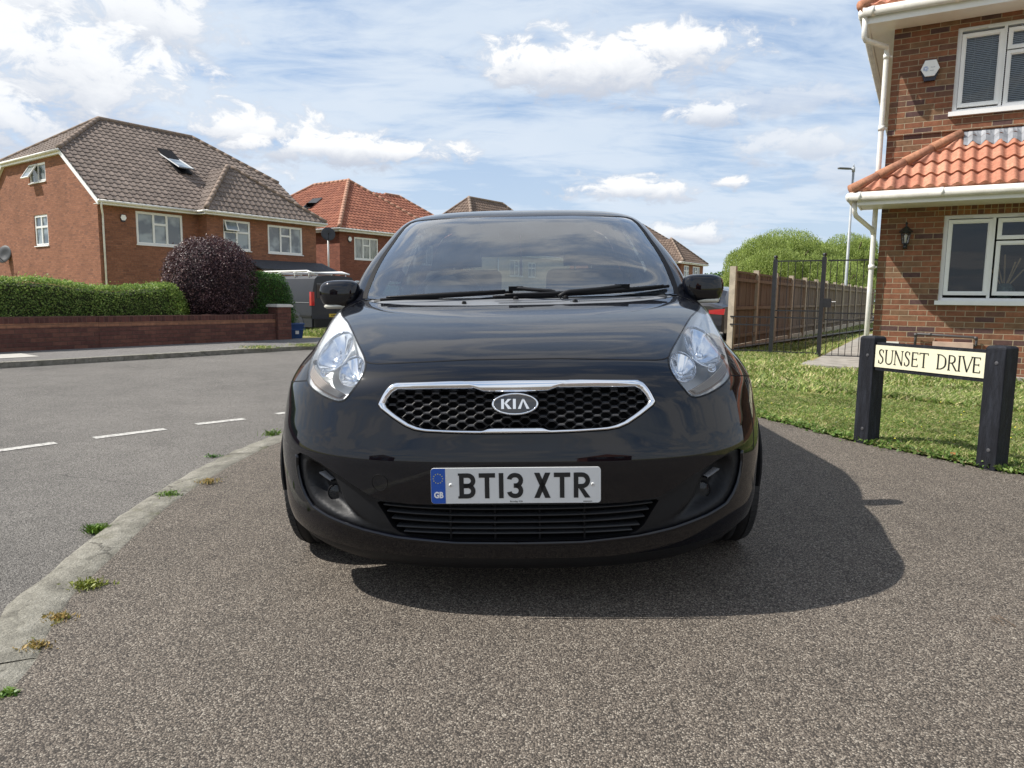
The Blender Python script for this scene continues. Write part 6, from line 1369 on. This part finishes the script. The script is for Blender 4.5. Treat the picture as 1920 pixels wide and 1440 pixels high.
# intake behind
intake = return_wall('lower_grille', LOWP, .07, PLDK, bumper, off0=-.012)
mesh('back_panel', lifted(LOWP, -.08), [tuple(range(len(LOWP)))], PLDK, intake)
SLM = mat('slat_satin_black', (.018, .019, .021), .38, spec=.4)
for k, (t_, pm) in enumerate([(.268, 27.0), (.247, 26.4), (.224, 25.6), (.203, 24.8), (.186, 23.5)]):
    a = np.radians(np.linspace(-pm, pm, 60)); tt2 = t_+.010*(np.abs(a)/a.max())**3*(1 if k < 3 else .3); P = np.stack([a*KP, tt2], 1)
    X = [lifted(P+np.array((0, dt)), o) for dt, o in ((.0030, -.045), (.0022, -.016), (-.0018, -.015), (-.0045, -.045))]; n = 60
    V = np.vstack(X); mesh('slat', V, [(r*n+i, r*n+i+1, (r+1)*n+i+1, (r+1)*n+i) for r in range(3) for i in range(n-1)], SLM, intake, True)
for xx in (-.21, -.07, .07, .21):
    b = MB(); b.prism([(xx-.003, .025, .245), (xx+.003, .025, .245), (xx+.003, .025, .36), (xx-.003, .025, .36)], (0, .04, 0)); b.build('slat_support', PLDK, intake)
for s_ in (1, -1):
    lt = prm([(44.8, .348), (41.5, .340), (39.6, .336)]); 
    b = MB(); L_ = resample(prm([(44.3, .352), (40.6, .331)]), .008); L_ = L_ if s_ > 0 else mir(L_); n = len(L_); X = [lifted(L_+np.array((0, q)), o) for q, o in ((.004, -.075), (.003, -.040), (-.003, -.042), (-.005, -.078))]
    mesh('fog_lamp_bar', np.vstack(X), [(r*n+i, r*n+i+1, (r+1)*n+i+1, (r+1)*n+i) for r in range(3) for i in range(n-1)], plain('satin_grey_trim', (.16, .16, .165), .3), ins, True)
    cpos = lifted(prm([(40.4, .288)]) if s_ > 0 else mir(prm([(40.4, .288)])), -.060)[0]; M = Matrix.Translation(Vector(cpos)) @ Vector((-.15*s_, -1, .1)).to_track_quat('Z', 'Y').to_matrix().to_4x4()
    b = MB(); b.lathe([(.001, -.01), (.016, -.018), (.023, -.004), (.025, .005)], M, 20); fl = b.build('fog_lamp', mat('fog_reflector', (.10, .105, .11), .25, metal=1.), ins, True); b = MB(); b.lathe([(.024, .007), (.018, .008), (.001, .0085)], M, 20); b.build('lens', LENS, fl, True)
    b = MB(); b.lathe([(.0255, -.006), (.030, .002), (.028, .008), (.0245, .007)], M, 24); b.build('bezel', PLDK, fl, True)
# towing-eye cover
a = np.arange(41)*2*pi/40; p, _, _ = at_xz(-.430+.026*np.cos(a), .433+.026*np.sin(a), np.full(41, .0006)); b = MB(); b.tube(p.tolist(), .0011, 5, False); b.build('tow_eye_cover', PLDK, bumper, True)
# bumper/wing joint
for s_ in (1, -1):
    L_ = resample(prm([(50.6, .661), (56, .652), (72, .627), (90, .60)]), .01); ribbon('shut_line', L_ if s_ > 0 else mir(L_), .004, PLDK, bumper, closed=False)
# cowl vents, washer jets, wipers
v = MB(); vr = MB()
for a0, a1, t0, t1 in ((-6.2, 13.6, 1.546, 1.560), (15.0, 41.5, 1.563, 1.622)):
    n_ = int((a1-a0)*2.0)
    for k in range(n_):
        a = a0+(a1-a0)*(k+.5)/n_; tc = t0+(t1-t0)*((a-a0)/(a1-a0))**1.3; hw = .0125*min(1, (a1-a)/6+.15, (a-a0)/1.0+.4)
        P = np.array([(radians(a-.14)*KP, tc-hw), (radians(a+.10)*KP, tc-hw), (radians(a+.28)*KP, tc+hw), (radians(a+.04)*KP, tc+hw)]); q = lifted(P, -.004); v.quad(*q)
v.build('vent_grille', PLDK, car)
for sgn_, a_ in ((1, -16.2), (1, 16.5)):
    p = Vector(lifted(prm([(a_, 1.548)]), -.002)[0]); b = MB(); b.lathe([(.010, -.004), (.010, .003), (.007, .007), (.001, .008)], Matrix.Translation(p), 12); b.box(p.x-.005, p.x+.005, p.y-.010, p.y, p.z+.002, p.z+.007); b.build('washer_jet', PLBLK, car, True)
def wiper(pts, hub, arm):
    P = np.array([(radians(a)*KP, t) for a, t in pts]); P = catmull(P, 8); X = lifted(P, .012); b = MB(); b.tube(X.tolist(), [.0075]*len(X), 6); o = b.build('wiper', PLDK, car, True)
    X2 = lifted(P[2:-2], .022); b = MB(); b.tube(X2.tolist(), [.004+.005*sin(pi*i/(len(X2)-1)) for i in range(len(X2))], 6); b.build('blade_spoiler', PLBLK, o, True)
    A_ = catmull(np.array([(radians(a)*KP, t) for a, t in arm]), 6); offs = np.interp(np.linspace(0, 1, len(A_)), [0, .2, 1], [.008, .03, .034]); b = MB(); b.tube(lifted(A_, offs).tolist(), [.011, *([.0085]*(len(A_)-2)), .006], 8); b.build('arm', PLBLK, o, True)
    p = Vector(lifted(prm([hub]), .0)[0]); b = MB(); b.lathe([(.012, 0), (.012, .010), (.008, .015), (.001, .016)], Matrix.Translation(p), 12); b.build('pivot', PLDK, o, True)
    c_ = Vector(lifted(prm([arm[-1]]), .03)[0]); b = MB(); b.box(c_.x-.032, c_.x+.032, c_.y-.010, c_.y+.010, c_.z-.010, c_.z+.010); bevel(b.build('blade_clip', PLDK, o), .003)
wiper([(-43, 1.583), (-30, 1.612), (-15, 1.648), (-2, 1.672)], (-1, 1.60), [(12, 1.625), (6, 1.640), (-1, 1.668)])
wiper([(-8, 1.604), (12, 1.624), (32, 1.664), (49, 1.705)], (14, 1.60), [(12, 1.606), (20, 1.628), (31, 1.675)])

# ---- sides, rear, roof of the shell
REAR = pchip([.118, .3, .5, .7, .9, 1.0, 1.1, 1.25, 1.38, 1.46, 1.50, 1.512], [3.98, 4.05, 4.07, 4.065, 4.03, 4.00, 3.95, 3.84, 3.72, 3.6, 3.4, 3.1])
def side_back(sg):
    tb = np.arange(0, TL+1e-6, .0125); tb = np.r_[tb[:-1], TL]; tb = tb[::2] if (len(tb)-1) % 2 == 0 else np.r_[tb[::2], TL]
    z = Zt(tb); W = Wz(z); yF = Yt(tb)+Dz(z); yR = REAR(z)-.32; nrow = len(tb)
    us = np.linspace(0, 1, 41); V = []; idx = {}
    Y = yF[:, None]*(1-us)+yR[:, None]*us; X = W[:, None]*np.ones_like(Y)
    Yc = Y; bulge = .006*np.exp(-((z[:, None]-.55)/.2)**2); X = X+bulge*0
    Z = z[:, None]*np.ones_like(Y); V = np.stack([X*sg, Y, Z], -1).reshape(-1, 3); m_ = 41
    sets = {'p': [], 'g': [], 'q': []}
    for i in range(nrow-1):
        for j in range(40):
            cy = (Y[i, j]+Y[i+1, j+1])/2; cz = (z[i]+z[i+1])/2; f = (i*m_+j, i*m_+j+1, (i+1)*m_+j+1, (i+1)*m_+j)
            if hypot(cy-AXY, max(cz-AXZ, 0)) < AR-.0 or hypot(cy-(AXY+2.615), max(cz-AXZ, 0)) < AR: continue
            if cz < .16: continue
            fy = np.interp(cz, [1.03, 1.42], [1.62, 1.98]); by = np.interp(cz, [1.03, 1.42], [3.62, 3.45])
            if 1.03 < cz < 1.415 and fy < cy < by and not (2.50 < cy < 2.56): sets['g'].append(f)
            elif 1.03 < cz < np.interp(cy, [1.36, 1.62], [1.06, 1.22]) and 1.34 < cy < 1.56: sets['g'].append(f)
            else: sets['p'].append(f)
    def mk(name, fs, m, par): 
        u_, inv_ = np.unique(np.array(fs).ravel(), return_inverse=True); return mesh(name, V[u_], inv_.reshape(-1, 4).tolist(), m, par, True)
    s_ = mk('side_panel', sets['p'], PAINT, car); mk('side_window', sets['g'], SDG, car)
    # arch liner and lip
    for ax in (AXY, AXY+2.615):
        a = np.linspace(0, pi, 25); b = MB()
        L_ = [(sg*(float(Wz(np.array(max(AXZ+AR*sin(q), .2))))-.004), ax-AR*cos(q), AXZ+AR*sin(q)) for q in a]; b.tube(L_, .009, 6); 
        for i in range(24): p, q = L_[i], L_[i+1]; b.quad(p, q, (q[0]-sg*.30, q[1], q[2]), (p[0]-sg*.30, p[1], p[2]))
        b.quad((sg*.56, ax-AR, .21), (sg*.56, ax+AR, .21), (sg*.56, ax+AR, AXZ+AR), (sg*.56, ax-AR, AXZ+AR)); b.build('arch_liner', PLDK, s_)
    return s_
for s_ in (1, -1): side_back(s_)
zr = np.array([.13, .2, .3, .4, .5, .6, .7, .8, .9, 1.0, 1.05, 1.12, 1.2, 1.28, 1.34, 1.40, 1.455, 1.49, 1.512]); nr = 33; Vr = []
for z in zr:
    W = float(Wz(z)); yr_ = float(REAR(z)); q = np.linspace(-pi/2, pi/2, nr)
    for a in q: c = max(cos(a), 0); r = (abs(sin(a))**3+c**3)**(-1/3); Vr.append((W*r*sin(a), yr_-.32+.32*r*c, z))
Fp, Fg = [], []
for i in range(len(zr)-1):
    for j in range(nr-1):
        cz = (zr[i]+zr[i+1])/2; f = (i*nr+j, i*nr+j+1, (i+1)*nr+j+1, (i+1)*nr+j); cx_ = abs(Vr[f[0]][0]+Vr[f[1]][0])/2
        (Fg if 1.05 < cz < 1.34 and cx_ < .55 else Fp).append(f)
for nm, F_, m in (('tailgate', Fp, PAINT), ('rear_window', Fg, SDG)):
    u_, iv = np.unique(np.array(F_).ravel(), return_inverse=True); mesh(nm, np.array(Vr)[u_], iv.reshape(-1, 4).tolist(), m, car, True)
# roof cap
ph = np.linspace(-pi/2, pi/2, 41); fr = S(ph, np.full(41, TL)); z = 1.512; bk = [(float(Wz(z))*(abs(sin(a))**3+max(cos(a), 0)**3)**(-1/3)*sin(a), float(REAR(z))-.32+.32*(abs(sin(a))**3+max(cos(a), 0)**3)**(-1/3)*max(cos(a), 0), z) for a in ph[::-1]]
mesh('roof', [tuple(p) for p in fr]+bk, [tuple(range(82))], PAINT, car)
b = MB(); b.tube([(0, 3.35, 1.50), (0, 3.50, 1.62)], [.006, .003], 6); b.build('aerial', PLDK, car)
# underbody, floor, bulkhead so that no daylight shows through
b = MB(); b.box(-.50, .50, .40, 3.8, .18, .20); b.box(-.80, .80, 1.2, 3.0, .17, .20); b.box(-.45, .45, .13, .14, .19, .34)
b.build('underbody', PLDK, car); b = MB(); b.box(-.70, .70, 1.02, 1.05, .2, .93); b.build('bulkhead', PLDK, car)
# wheels
wh = thing('wheel', None, None)
def make_wheel(x, y, sg, steer=0.):
    t = bpy.data.objects.new('wheel', None); COL.objects.link(t); t.parent = car; t.location = (x, y, AXZ); t.rotation_euler = (0, radians(90)*sg, 0)
    R_ = .309; b = MB(); b.lathe([(.205, -.095), (.25, -.103), (.285, -.100), (.302, -.088), (R_, -.070), (R_, -.037), (R_-.007, -.036), (R_-.007, -.030), (R_, -.029), (R_, -.004), (R_-.007, -.003), (R_-.007, .003), (R_, .004), (R_, .029), (R_-.007, .030), (R_-.007, .036), (R_, .037), (R_, .070), (.302, .088), (.285, .100), (.25, .103), (.205, .095)], None, 72); b.build('tyre', TYRE, t, True)
    tb_ = MB()
    for k in range(72):
        a = 2*pi*k/72
        for sgn in (-1, 1):
            M = Matrix.Rotation(a, 4, 'Z') @ Matrix.Translation((R_-.006, 0, sgn*.079)) @ Matrix.Rotation(radians(-22*sgn), 4, 'Y'); tb_.box(-.006, .0046, -.0115, .0115, -.014, .016, M)
    tb_.build('tread', TYRE, t)
    b = MB(); b.lathe([(.206, .092), (.200, .097), (.192, .085), (.190, -.09)], None, 48)
    for k in range(5):
        M = Matrix.Rotation(2*pi*k/5, 4, 'Z'); b.prism([(.03, -.035, .070), (.19, -.022, .085), (.19, .022, .085), (.03, .035, .070)], (0, 0, -.03), M)
    b.lathe([(.001, .086), (.035, .084), (.055, .074), (.06, .05)], None, 24); b.build('rim', ALLOY, t, True)
    b = MB(); b.lathe([(.001, .01), (.13, .01), (.13, -.01), (.001, -.01)], None, 32); b.build('brake_disc', plain('brake_iron', (.12, .12, .12), .5), t)
bpy.data.objects.remove(wh)
for sg in (1, -1):
    for ax in (AXY, AXY+2.615): make_wheel(sg*.797, ax, sg)
# mirrors
def mirror(sg):
    V = []; F_ = []; n = 26; m = 16; c = Vector((sg*.852, 1.235, 1.032)); R_ = (.098, .062, .066)
    for i in range(m+1):
        v_ = -pi/2+pi*i/m
        for k in range(n):
            a = 2*pi*k/n; e = .55; f = lambda q, e_: math.copysign(abs(q)**e_, q)
            x_ = f(cos(v_), .48)*f(cos(a), .55)*R_[0]; y_ = f(cos(v_), .6)*f(sin(a), .8)*R_[1]; z_ = f(sin(v_), .55)*R_[2]
            if y_ > 0: y_ *= .6
            if z_ < 0: x_ *= 1-.14*(-z_/R_[2])
            if x_*sg > 0: z_ *= 1-.12*(x_*sg/R_[0])**2
            V.append(tuple(c+Vector((x_, y_+.012*(x_*sg/R_[0]), z_))))
    up, lo = [], []
    for i in range(m):
        for k in range(n):
            f_ = (i*n+k, i*n+(k+1) % n, (i+1)*n+(k+1) % n, (i+1)*n+k); (lo if i < 4 else up).append(f_)
    o = mesh('wing_mirror', V, up, PAINT, car, True); mesh('mirror_base', V, lo, PLBLK, o, True)
    b = MB(); L_ = []
    for k in range(12): q = k/11; L_.append(tuple(c+Vector((sg*(.070-.135*q), -.044*sin(.6+q*1.9), -.056))))
    b.tube(L_, [.005]+[.0115]*10+[.005], 8); b.build('indicator_lens', mat('pale_indicator_lens', (.55, .54, .46), .15, coat=.8), o, True)
    b = MB(); b.tube([c+Vector((-sg*.03, .02, -.045)), c+Vector((-sg*.085, .035, -.06))], [.028, .034], 10); b.build('mirror_arm', PLBLK, o, True)
    b = MB(); b.lathe([(.001, 0), (.055, 0)], Matrix.Translation(c+Vector((0, .035, 0))) @ Matrix.Rotation(radians(-90), 4, 'X') @ Matrix.Diagonal((1.35, 1, 1, 1)), 24); b.build('mirror_glass', mat('mirror_silver', (.9, .9, .9), .02, metal=1.), o)
for sg in (1, -1): mirror(sg)
# ---- cabin
CAB = plain('charcoal_cabin_plastic', (.035, .036, .038), .7, .15, 20, .15, 700); SEAT = plain('dark_seat_fabric', (.030, .031, .034), .95, .15, 30, .3, 500)
b = MB(); pr = [(1.06, 1.005), (1.20, 1.01), (1.36, 1.015), (1.50, 1.00), (1.56, .95), (1.58, .80), (1.5, .6), (1.06, .6)]; b.prism([(-.66, y, z) for y, z in pr], (1.32, 0, 0)); bevel(b.build('dashboard', CAB, car, True), .015)
b = MB(); b.prism([(.20, y, z) for y, z in [(1.36, 1.01), (1.42, 1.05), (1.50, 1.055), (1.56, 1.03), (1.57, .98)]], (.36, 0, 0)); bevel(b.build('instrument_hood', CAB, car), .01)
b = MB(); c = Vector((-.36, 1.70, 1.0)); n = 40; ax = Vector((0, -.90, .43)).normalized(); e1 = Vector((1, 0, 0)); e2 = ax.cross(e1)
c = Vector((.38-.76, 1.66, .985)); b.tube([c+(e1*cos(2*pi*k/n)+e2*sin(2*pi*k/n))*.178 for k in range(n+1)], .014, 8, False)
for a in (0, 180, 270): a = radians(a); b.tube([c+ax*-.03, c+(e1*cos(a)+e2*sin(a))*.175], .016, 6)
sw_ = b.build('steering_wheel', mat('wheel_leather', (.025, .025, .027), .4), car, True); b = MB(); b.lathe([(.001, .02), (.05, .015), (.075, 0), (.001, -.03)], Matrix.Translation(c-ax*.02) @ (-ax).to_track_quat('Z', 'Y').to_matrix().to_4x4(), 20); b.build('hub', CAB, sw_, True)
def seat(x, y, w=.50, top=1.18, hr=True, nm='front_seat'):
    b = MB(); b.box(x-w/2, x+w/2, y-.45, y+.05, .45, .62); o = bevel(b.build(nm, SEAT, car), .05, 3); b = MB(); b.prism([(x-w/2, y, .55), (x-w/2, y+.14, .55), (x-w/2+.02, y+.30, top), (x-w/2+.02, y+.20, top)], (w-.02, 0, 0)); bevel(b.build('seat_back', SEAT, o, True), .045, 4)
    if hr:
        b = MB(); b.box(x-.12, x+.12, y+.19, y+.30, top+.02, top+.17); bevel(b.build('headrest', SEAT, o, True), .048, 6); b = MB(); b.tube([(x-.05, y+.25, top-.02), (x-.05, y+.25, top+.08)], .006, 6); b.tube([(x+.05, y+.25, top-.02), (x+.05, y+.25, top+.08)], .006, 6); b.build('headrest_post', ALLOY, o)
seat(.38, 2.15); seat(-.38, 2.15)
b = MB(); b.box(-.62, .62, 2.75, 3.2, .45, .62); o = bevel(b.build('rear_bench', SEAT, car), .04, 3); b = MB(); b.prism([(-.62, 3.10, .55), (-.62, 3.24, .55), (-.60, 3.38, 1.05), (-.60, 3.28, 1.05)], (1.22, 0, 0)); bevel(b.build('seat_back', SEAT, o), .03, 3)
for x in (-.38, .38): b = MB(); b.box(x-.12, x+.12, 3.28, 3.36, 1.055, 1.17); bevel(b.build('headrest', SEAT, o, True), .035, 3)
b = MB(); b.quad((-.47, 1.86, 1.430), (.47, 1.86, 1.430), (.47, 3.3, 1.44), (-.47, 3.3, 1.44)); b.build('headlining', plain('grey_headlining', (.12, .125, .13), .95, .05), car)
b = MB(); b.tube([(0, 1.66, 1.405), (.0, 1.70, 1.375)], .010, 8); b.box(-.115, .115, 1.70, 1.725, 1.315, 1.375); bevel(b.build('rear_view_mirror', CAB, car), .012, 3)
b = MB(); b.tube([(.0, 1.69, 1.33), (.002, 1.69, 1.20)], .0015, 5); b.build('hanging_cord', plain('pink_cord', (.5, .2, .3), .7), car); b = MB(); b.box(-.006, .008, 1.686, 1.692, 1.12, 1.205); b.build('hanging_tag', plain('pale_tag', (.5, .42, .45), .7), car)
for x in (-.35, .35): b = MB(); b.box(x-.13, x+.13, 1.76, 1.88, 1.395, 1.41); bevel(b.build('sun_visor', plain('grey_headlining', (.3, .3, .3)), car), .006)
for sg in (-1, 1):
    b = MB(); b.tube([(sg*.70, 1.32, 1.04), (sg*.625, 1.62, 1.27), (sg*.56, 1.84, 1.42)], [.03, .028, .026], 8); b.build('pillar_trim', plain('grey_headlining', (.3, .3, .3)), car, True)
    b = MB(); b.tube([(sg*.76, 2.53, .5), (sg*.755, 2.53, 1.05), (sg*.62, 2.53, 1.42)], [.035, .035, .03], 8); b.build('door_pillar', CAB, car, True)

# ================================================================ other vehicles
def van(name, label, loc_, rz, m, text=None, plate_col=(.62, .44, .05), s=1.):
    t = thing(name, label, 'van', loc_, rz)      # local x: across (right = +), y: forward
    W, L, H_ = .95*s, 4.75*s, 1.94*s; prof = []
    # cross-section at rear and along body
    sec = [(-1, .28), (-1.0, .62), (-.995, 1.0), (-.97, 1.25), (-.90, 1.62), (-.84, 1.84), (-.74, 1.92), (-.4, 1.955), (0, 1.965)]; sec = sec+[(-a, z) for a, z in sec[-2::-1]]
    st_ = [(0, 1, 1), (.04, 1.01, 1.002), (2.9, 1.01, 1.0), (3.3, 1.0, .96), (3.75, .97, .70), (4.4, .92, .56), (4.72, .80, .48)]
    V = []; F_ = []
    for y, kx, kz in st_: V += [(a*W*kx, y*s, .28*s+(z-.28)*s*kz) for a, z in sec]
    n = len(sec)
    for i in range(len(st_)-1):
        for k in range(n-1):
            cy = (st_[i][0]+st_[i+1][0])/2*s; F_.append((i*n+k, i*n+k+1, (i+1)*n+k+1, (i+1)*n+k))
    F_.append(tuple(range(n))); F_.append(tuple((len(st_)-1)*n+k for k in range(n)))
    o = mesh('body', V, F_, m, t, True); md = o.modifiers.new('es', 'EDGE_SPLIT'); md.split_angle = radians(32)
    b = MB(); b.box(-.90*s, .90*s, -.10*s, -.002, .28*s, .55*s); b.box(-.98*s, -.955*s, .0, 4.4*s, .60*s, .66*s); b.box(.955*s, .98*s, .0, 4.4*s, .60*s, .66*s); bevel(b.build('rear_bumper', PLBLK, t), .02)
    for sg in (-1, 1):
        b = MB(); b.box(sg*.90*s-.07*s, sg*.90*s+.055*s, -.02, .07, .98*s, 1.42*s); bevel(b.build('rear_light', mat('red_lamp_plastic', (.42, .01, .012), .15, coat=1.), t), .02)
        for y in (.86, 3.85):
            b = MB(); b.lathe([(.17, -.09), (.31, -.085), (.325, -.06), (.325, .06), (.31, .085), (.19, .10)], Matrix.Translation((sg*.87*s, y*s, .33*s)) @ Matrix.Rotation(radians(90), 4, 'Y'), 28); w_ = b.build('wheel', TYRE, t, True)
            b = MB(); Mw = Matrix.Translation((sg*.87*s, y*s, .33*s)) @ Matrix.Rotation(radians(90)*sg, 4, 'Y'); b.lathe([(.20, .09), (.185, .08), (.18, .0)], Mw, 28); b.lathe([(.001, .08), (.05, .075), (.06, .05)], Mw, 16)
            for k in range(5): b.prism([(.03, -.035, .05), (.185, -.025, .08), (.185, .025, .08), (.03, .035, .05)], (0, 0, .02), Mw @ Matrix.Rotation(2*pi*k/5, 4, 'Z'))
            b.build('hub', ALLOY, w_)
            b = MB(); a_ = np.linspace(.05, pi-.05, 15)
            for i in range(14):
                p, q = a_[i], a_[i+1]; f_ = lambda q, r_, x_: (sg*x_*s, y*s-r_*cos(q), .33*s+r_*sin(q)); b.quad(f_(p, .37, .985), f_(q, .37, .985), f_(q, .46, .972), f_(p, .46, .972)); b.quad(f_(p, .37, .985), f_(q, .37, .985), f_(q, .37, .90), f_(p, .37, .90)); b.quad(f_(p, .0, .975), f_(q, .0, .975), f_(q, .37, .968), f_(p, .37, .968))
            b.build('wheel_arch', m, t, True)
    b = MB(); b.box(-.26*s, .26*s, -.012, -.002, .60*s, .71*s); b.box(-.26*s, .26*s, -.106, -.10, .36*s, .47*s) if 0 else None; pl_ = b.build('number_plate', plain('yellow_plate', plate_col, .4, .05), t)
    Mt = Matrix.Translation((0, -.014, .655*s)) @ Matrix.Rotation(radians(90), 4, 'X'); 
    b = MB(); x = -.20
    for k in range(7): x += .055+(.03 if k == 4 else 0); b.box(x-.02, x+.012, -.0135, -.0125, .625*s, .685*s)
    b.build('plate_marks', PLDK, pl_)
    b = MB()
    for sg in (-1, 1):
        b.box(sg*.86*s-.01, sg*.86*s+.01, -.004, .0, .6*s, 1.75*s) if 0 else None
    b.box(-.006, .006, -.006, -.001, .56*s, 1.86*s); b.build('door_gap', PLDK, t)
    gl_ = MB(); gl_.box(-.74*s, -.06*s, -.008, -.002, 1.22*s, 1.70*s); gl_.box(.06*s, .74*s, -.008, -.002, 1.22*s, 1.70*s); gl_.build('rear_window', mat('van_dark_glass', (.02, .024, .03), .05, spec=1.), t)
    sd_ = MB()
    for sg in (-1, 1): sd_.prism([(sg*.985*s, 2.95*s, 1.15*s), (sg*.985*s, 3.7*s, 1.12*s), (sg*.93*s, 3.35*s, 1.66*s), (sg*.93*s, 2.95*s, 1.66*s)], (.004, 0, 0))
    sd_.build('cab_window', mat('van_dark_glass', (.02, .02, .03)), t)
    rk = MB()
    for sg in (-1, 1): rk.tube([(sg*.72*s, .12, 2.02*s), (sg*.72*s, .5, 2.10*s), (sg*.72*s, 2.9*s, 2.10*s)], .028, 8)
    for y in (.35, 1.1, 1.9, 2.8): rk.tube([(-.80*s, y*s, 2.045*s), (.80*s, y*s, 2.045*s)], .024, 8)
    for y in (.35, 1.1, 1.9, 2.8):
        for sg in (-1, 1): rk.tube([(sg*.76*s, y*s, 1.90*s), (sg*.76*s, y*s, 2.06*s)], .018, 6)
    rk.build('roof_rack', plain('white_rack_bar', (.75, .75, .74), .4, .05), t, True)
    b = MB()
    for sg in (-1, 1): b.quad((sg*.972*s, .1, 1.07*s), (sg*.972*s, 2.9*s, 1.07*s), (sg*.972*s, 2.9*s, 1.082*s), (sg*.972*s, .1, 1.082*s)); 
    b.build('side_moulding', plain('silver_strip', (.3, .31, .33), .4), t)
    if text:
        b = MB(); x = -.62
        for w_ in (.14, .10, .16, .12, .15, .13): b.box(x, x+w_*.8, -.020, -.010, 1.46*s, 1.60*s); x += w_*1.35
        b.build('lettering', WHITE, t)
        a = np.linspace(.1, pi-.1, 16); b = MB(); b.tube([(-.75*cos(q)*s, -.012, (1.50+.28*sin(q))*s) for q in a], .02, 6); b.build('arch_logo', plain('pale_green_print', (.35, .55, .42), .5), t)
    return t
VANP = plain('grey_van_paint', (.026, .029, .037), .45, .05, 2, coat=.15, spec=.3); VGRN = plain('green_van_paint', (.01, .16, .10), .3, .06, 2, coat=.7)
vc = Vector((-6.47, 23.0, -.30)); across = Vector((.6, .8, 0)); vo = vc+across*.93
van('parked_van', 'dark grey panel van with white roof bars parked in the driveway behind the hedge', vo, atan2(.8, .6), VANP)
van('parked_van', 'green van with a white roof bar and lettering behind the car mirror', (-7.25, 35.2, -.36), radians(-12), VGRN, text=True)
# dark car behind the fence end
def small_car():
    t = thing('parked_car', 'black car with red tail lamps half hidden between fence post and headlight', 'car', (4.87, 19.35, -.075), radians(-33)); s = 1
    sec = lambda w, zt, zb, sh: [(-w, zb), (-w*1.0, zb+.2), (-w*.99, sh), (-w*.80, zt-.05), (-w*.6, zt), (0, zt+.02), (w*.6, zt), (w*.80, zt-.05), (w*.99, sh), (w, zb+.2), (w, zb)]
    st_ = [(0, .80, .92, .25, .86), (.05, .86, .99, .22, .90), (.30, .89, 1.04, .2, .93), (.65, .90, 1.38, .2, .95), (1.2, .90, 1.46, .2, .95), (2.4, .90, 1.44, .2, .95), (3.1, .90, .98, .2, .93), (4.1, .86, .80, .2, .75), (4.3, .75, .62, .25, .55)]
    V = []; F_ = []
    for y, w, zt, zb, sh in st_: V += [(a, y, z) for a, z in sec(w, zt, zb, min(sh, zt-.06))]
    for i in range(len(st_)-1):
        for k in range(10): F_.append((i*11+k, i*11+k+1, (i+1)*11+k+1, (i+1)*11+k))
    F_.append(tuple(range(11))); o = mesh('body', V, F_, mat('black_car_paint', (.012, .012, .016), .3, coat=1.), t, True); o.modifiers.new('es', 'EDGE_SPLIT').split_angle = radians(35)
    b = MB(); b.quad((-.62, .27, 1.045), (.62, .27, 1.045), (.58, .63, 1.37), (-.58, .63, 1.37)); b.build('rear_window', mat('grey_rear_glass', (.10, .11, .13), .08, spec=1.), t)
    for sg in (-1, 1):
        b = MB(); b.prism([(sg*.85, -.0, .70), (sg*.45, -.02, .72), (sg*.45, -.02, .82), (sg*.87, 0, .86)], (0, .06, 0)); b.build('rear_light', mat('red_lamp_plastic', (.42, .01, .012), .15), t)
        for y in (.75, 3.4): b = MB(); b.lathe([(.18, -.1), (.31, -.09), (.32, 0), (.31, .09), (.18, .1), (.001, .08)], Matrix.Translation((sg*.80, y, .32)) @ Matrix.Rotation(radians(90), 4, 'Y'), 24); b.build('wheel', TYRE, t, True)
    b = MB(); b.box(-.26, .26, -.03, -.01, .48, .59); b.build('number_plate', plain('yellow_plate', (.6, .4, .05)), t)
    b = MB(); b.box(-.8, .8, -.04, .02, .28, .42); bevel(b.build('rear_bumper', PLBLK, t), .015)
small_car()
# recycling caddy
t = thing('recycling_bin', 'small blue lidded recycling bin standing by the brick pillar', 'bin', (-5.17, 17.0, -.03), STREET-.5)
bl = plain('blue_bin_plastic', (.015, .06, .20), .45, .1, 10); b = MB(); b.prism([(-.13, -.12, 0), (.13, -.12, 0), (.13, .12, 0), (-.13, .12, 0)], (0, 0, .001)); lo = [(-.12, -.11, 0), (.12, -.11, 0), (.12, .11, 0), (-.12, .11, 0)]; hi = [(-.16, -.15, .34), (.16, -.15, .34), (.16, .15, .34), (-.16, .15, .34)]
for k in range(4): b.quad(lo[k], lo[(k+1) % 4], hi[(k+1) % 4], hi[k])
b.build('body', bl, t); b = MB(); b.box(-.175, .175, -.165, .165, .34, .375); bevel(b.build('lid', bl, t), .01); b = MB(); b.tube([(-.17, -.16, .28), (-.17, -.2, .22), (.17, -.2, .22), (.17, -.16, .28)], .01, 6); b.build('handle', bl, t); b = MB(); b.box(-.04, .04, -.152, -.143, .12, .20); b.build('white_mark', WHITE, t)
# tall grass by the driveway
P = np.array([st(s_, w_) for s_, w_ in zip(rng.uniform(7.8, 10.8, 3500), rng.uniform(2.2, 4.3, 3500))]); 
tag(blades('verge_grass', np.c_[P, np.full(len(P), -.05)], .14, GRASS, .6, .007), kind='stuff', label='uncut verge grass around the blue bin in front of the grey van', cat='grass')
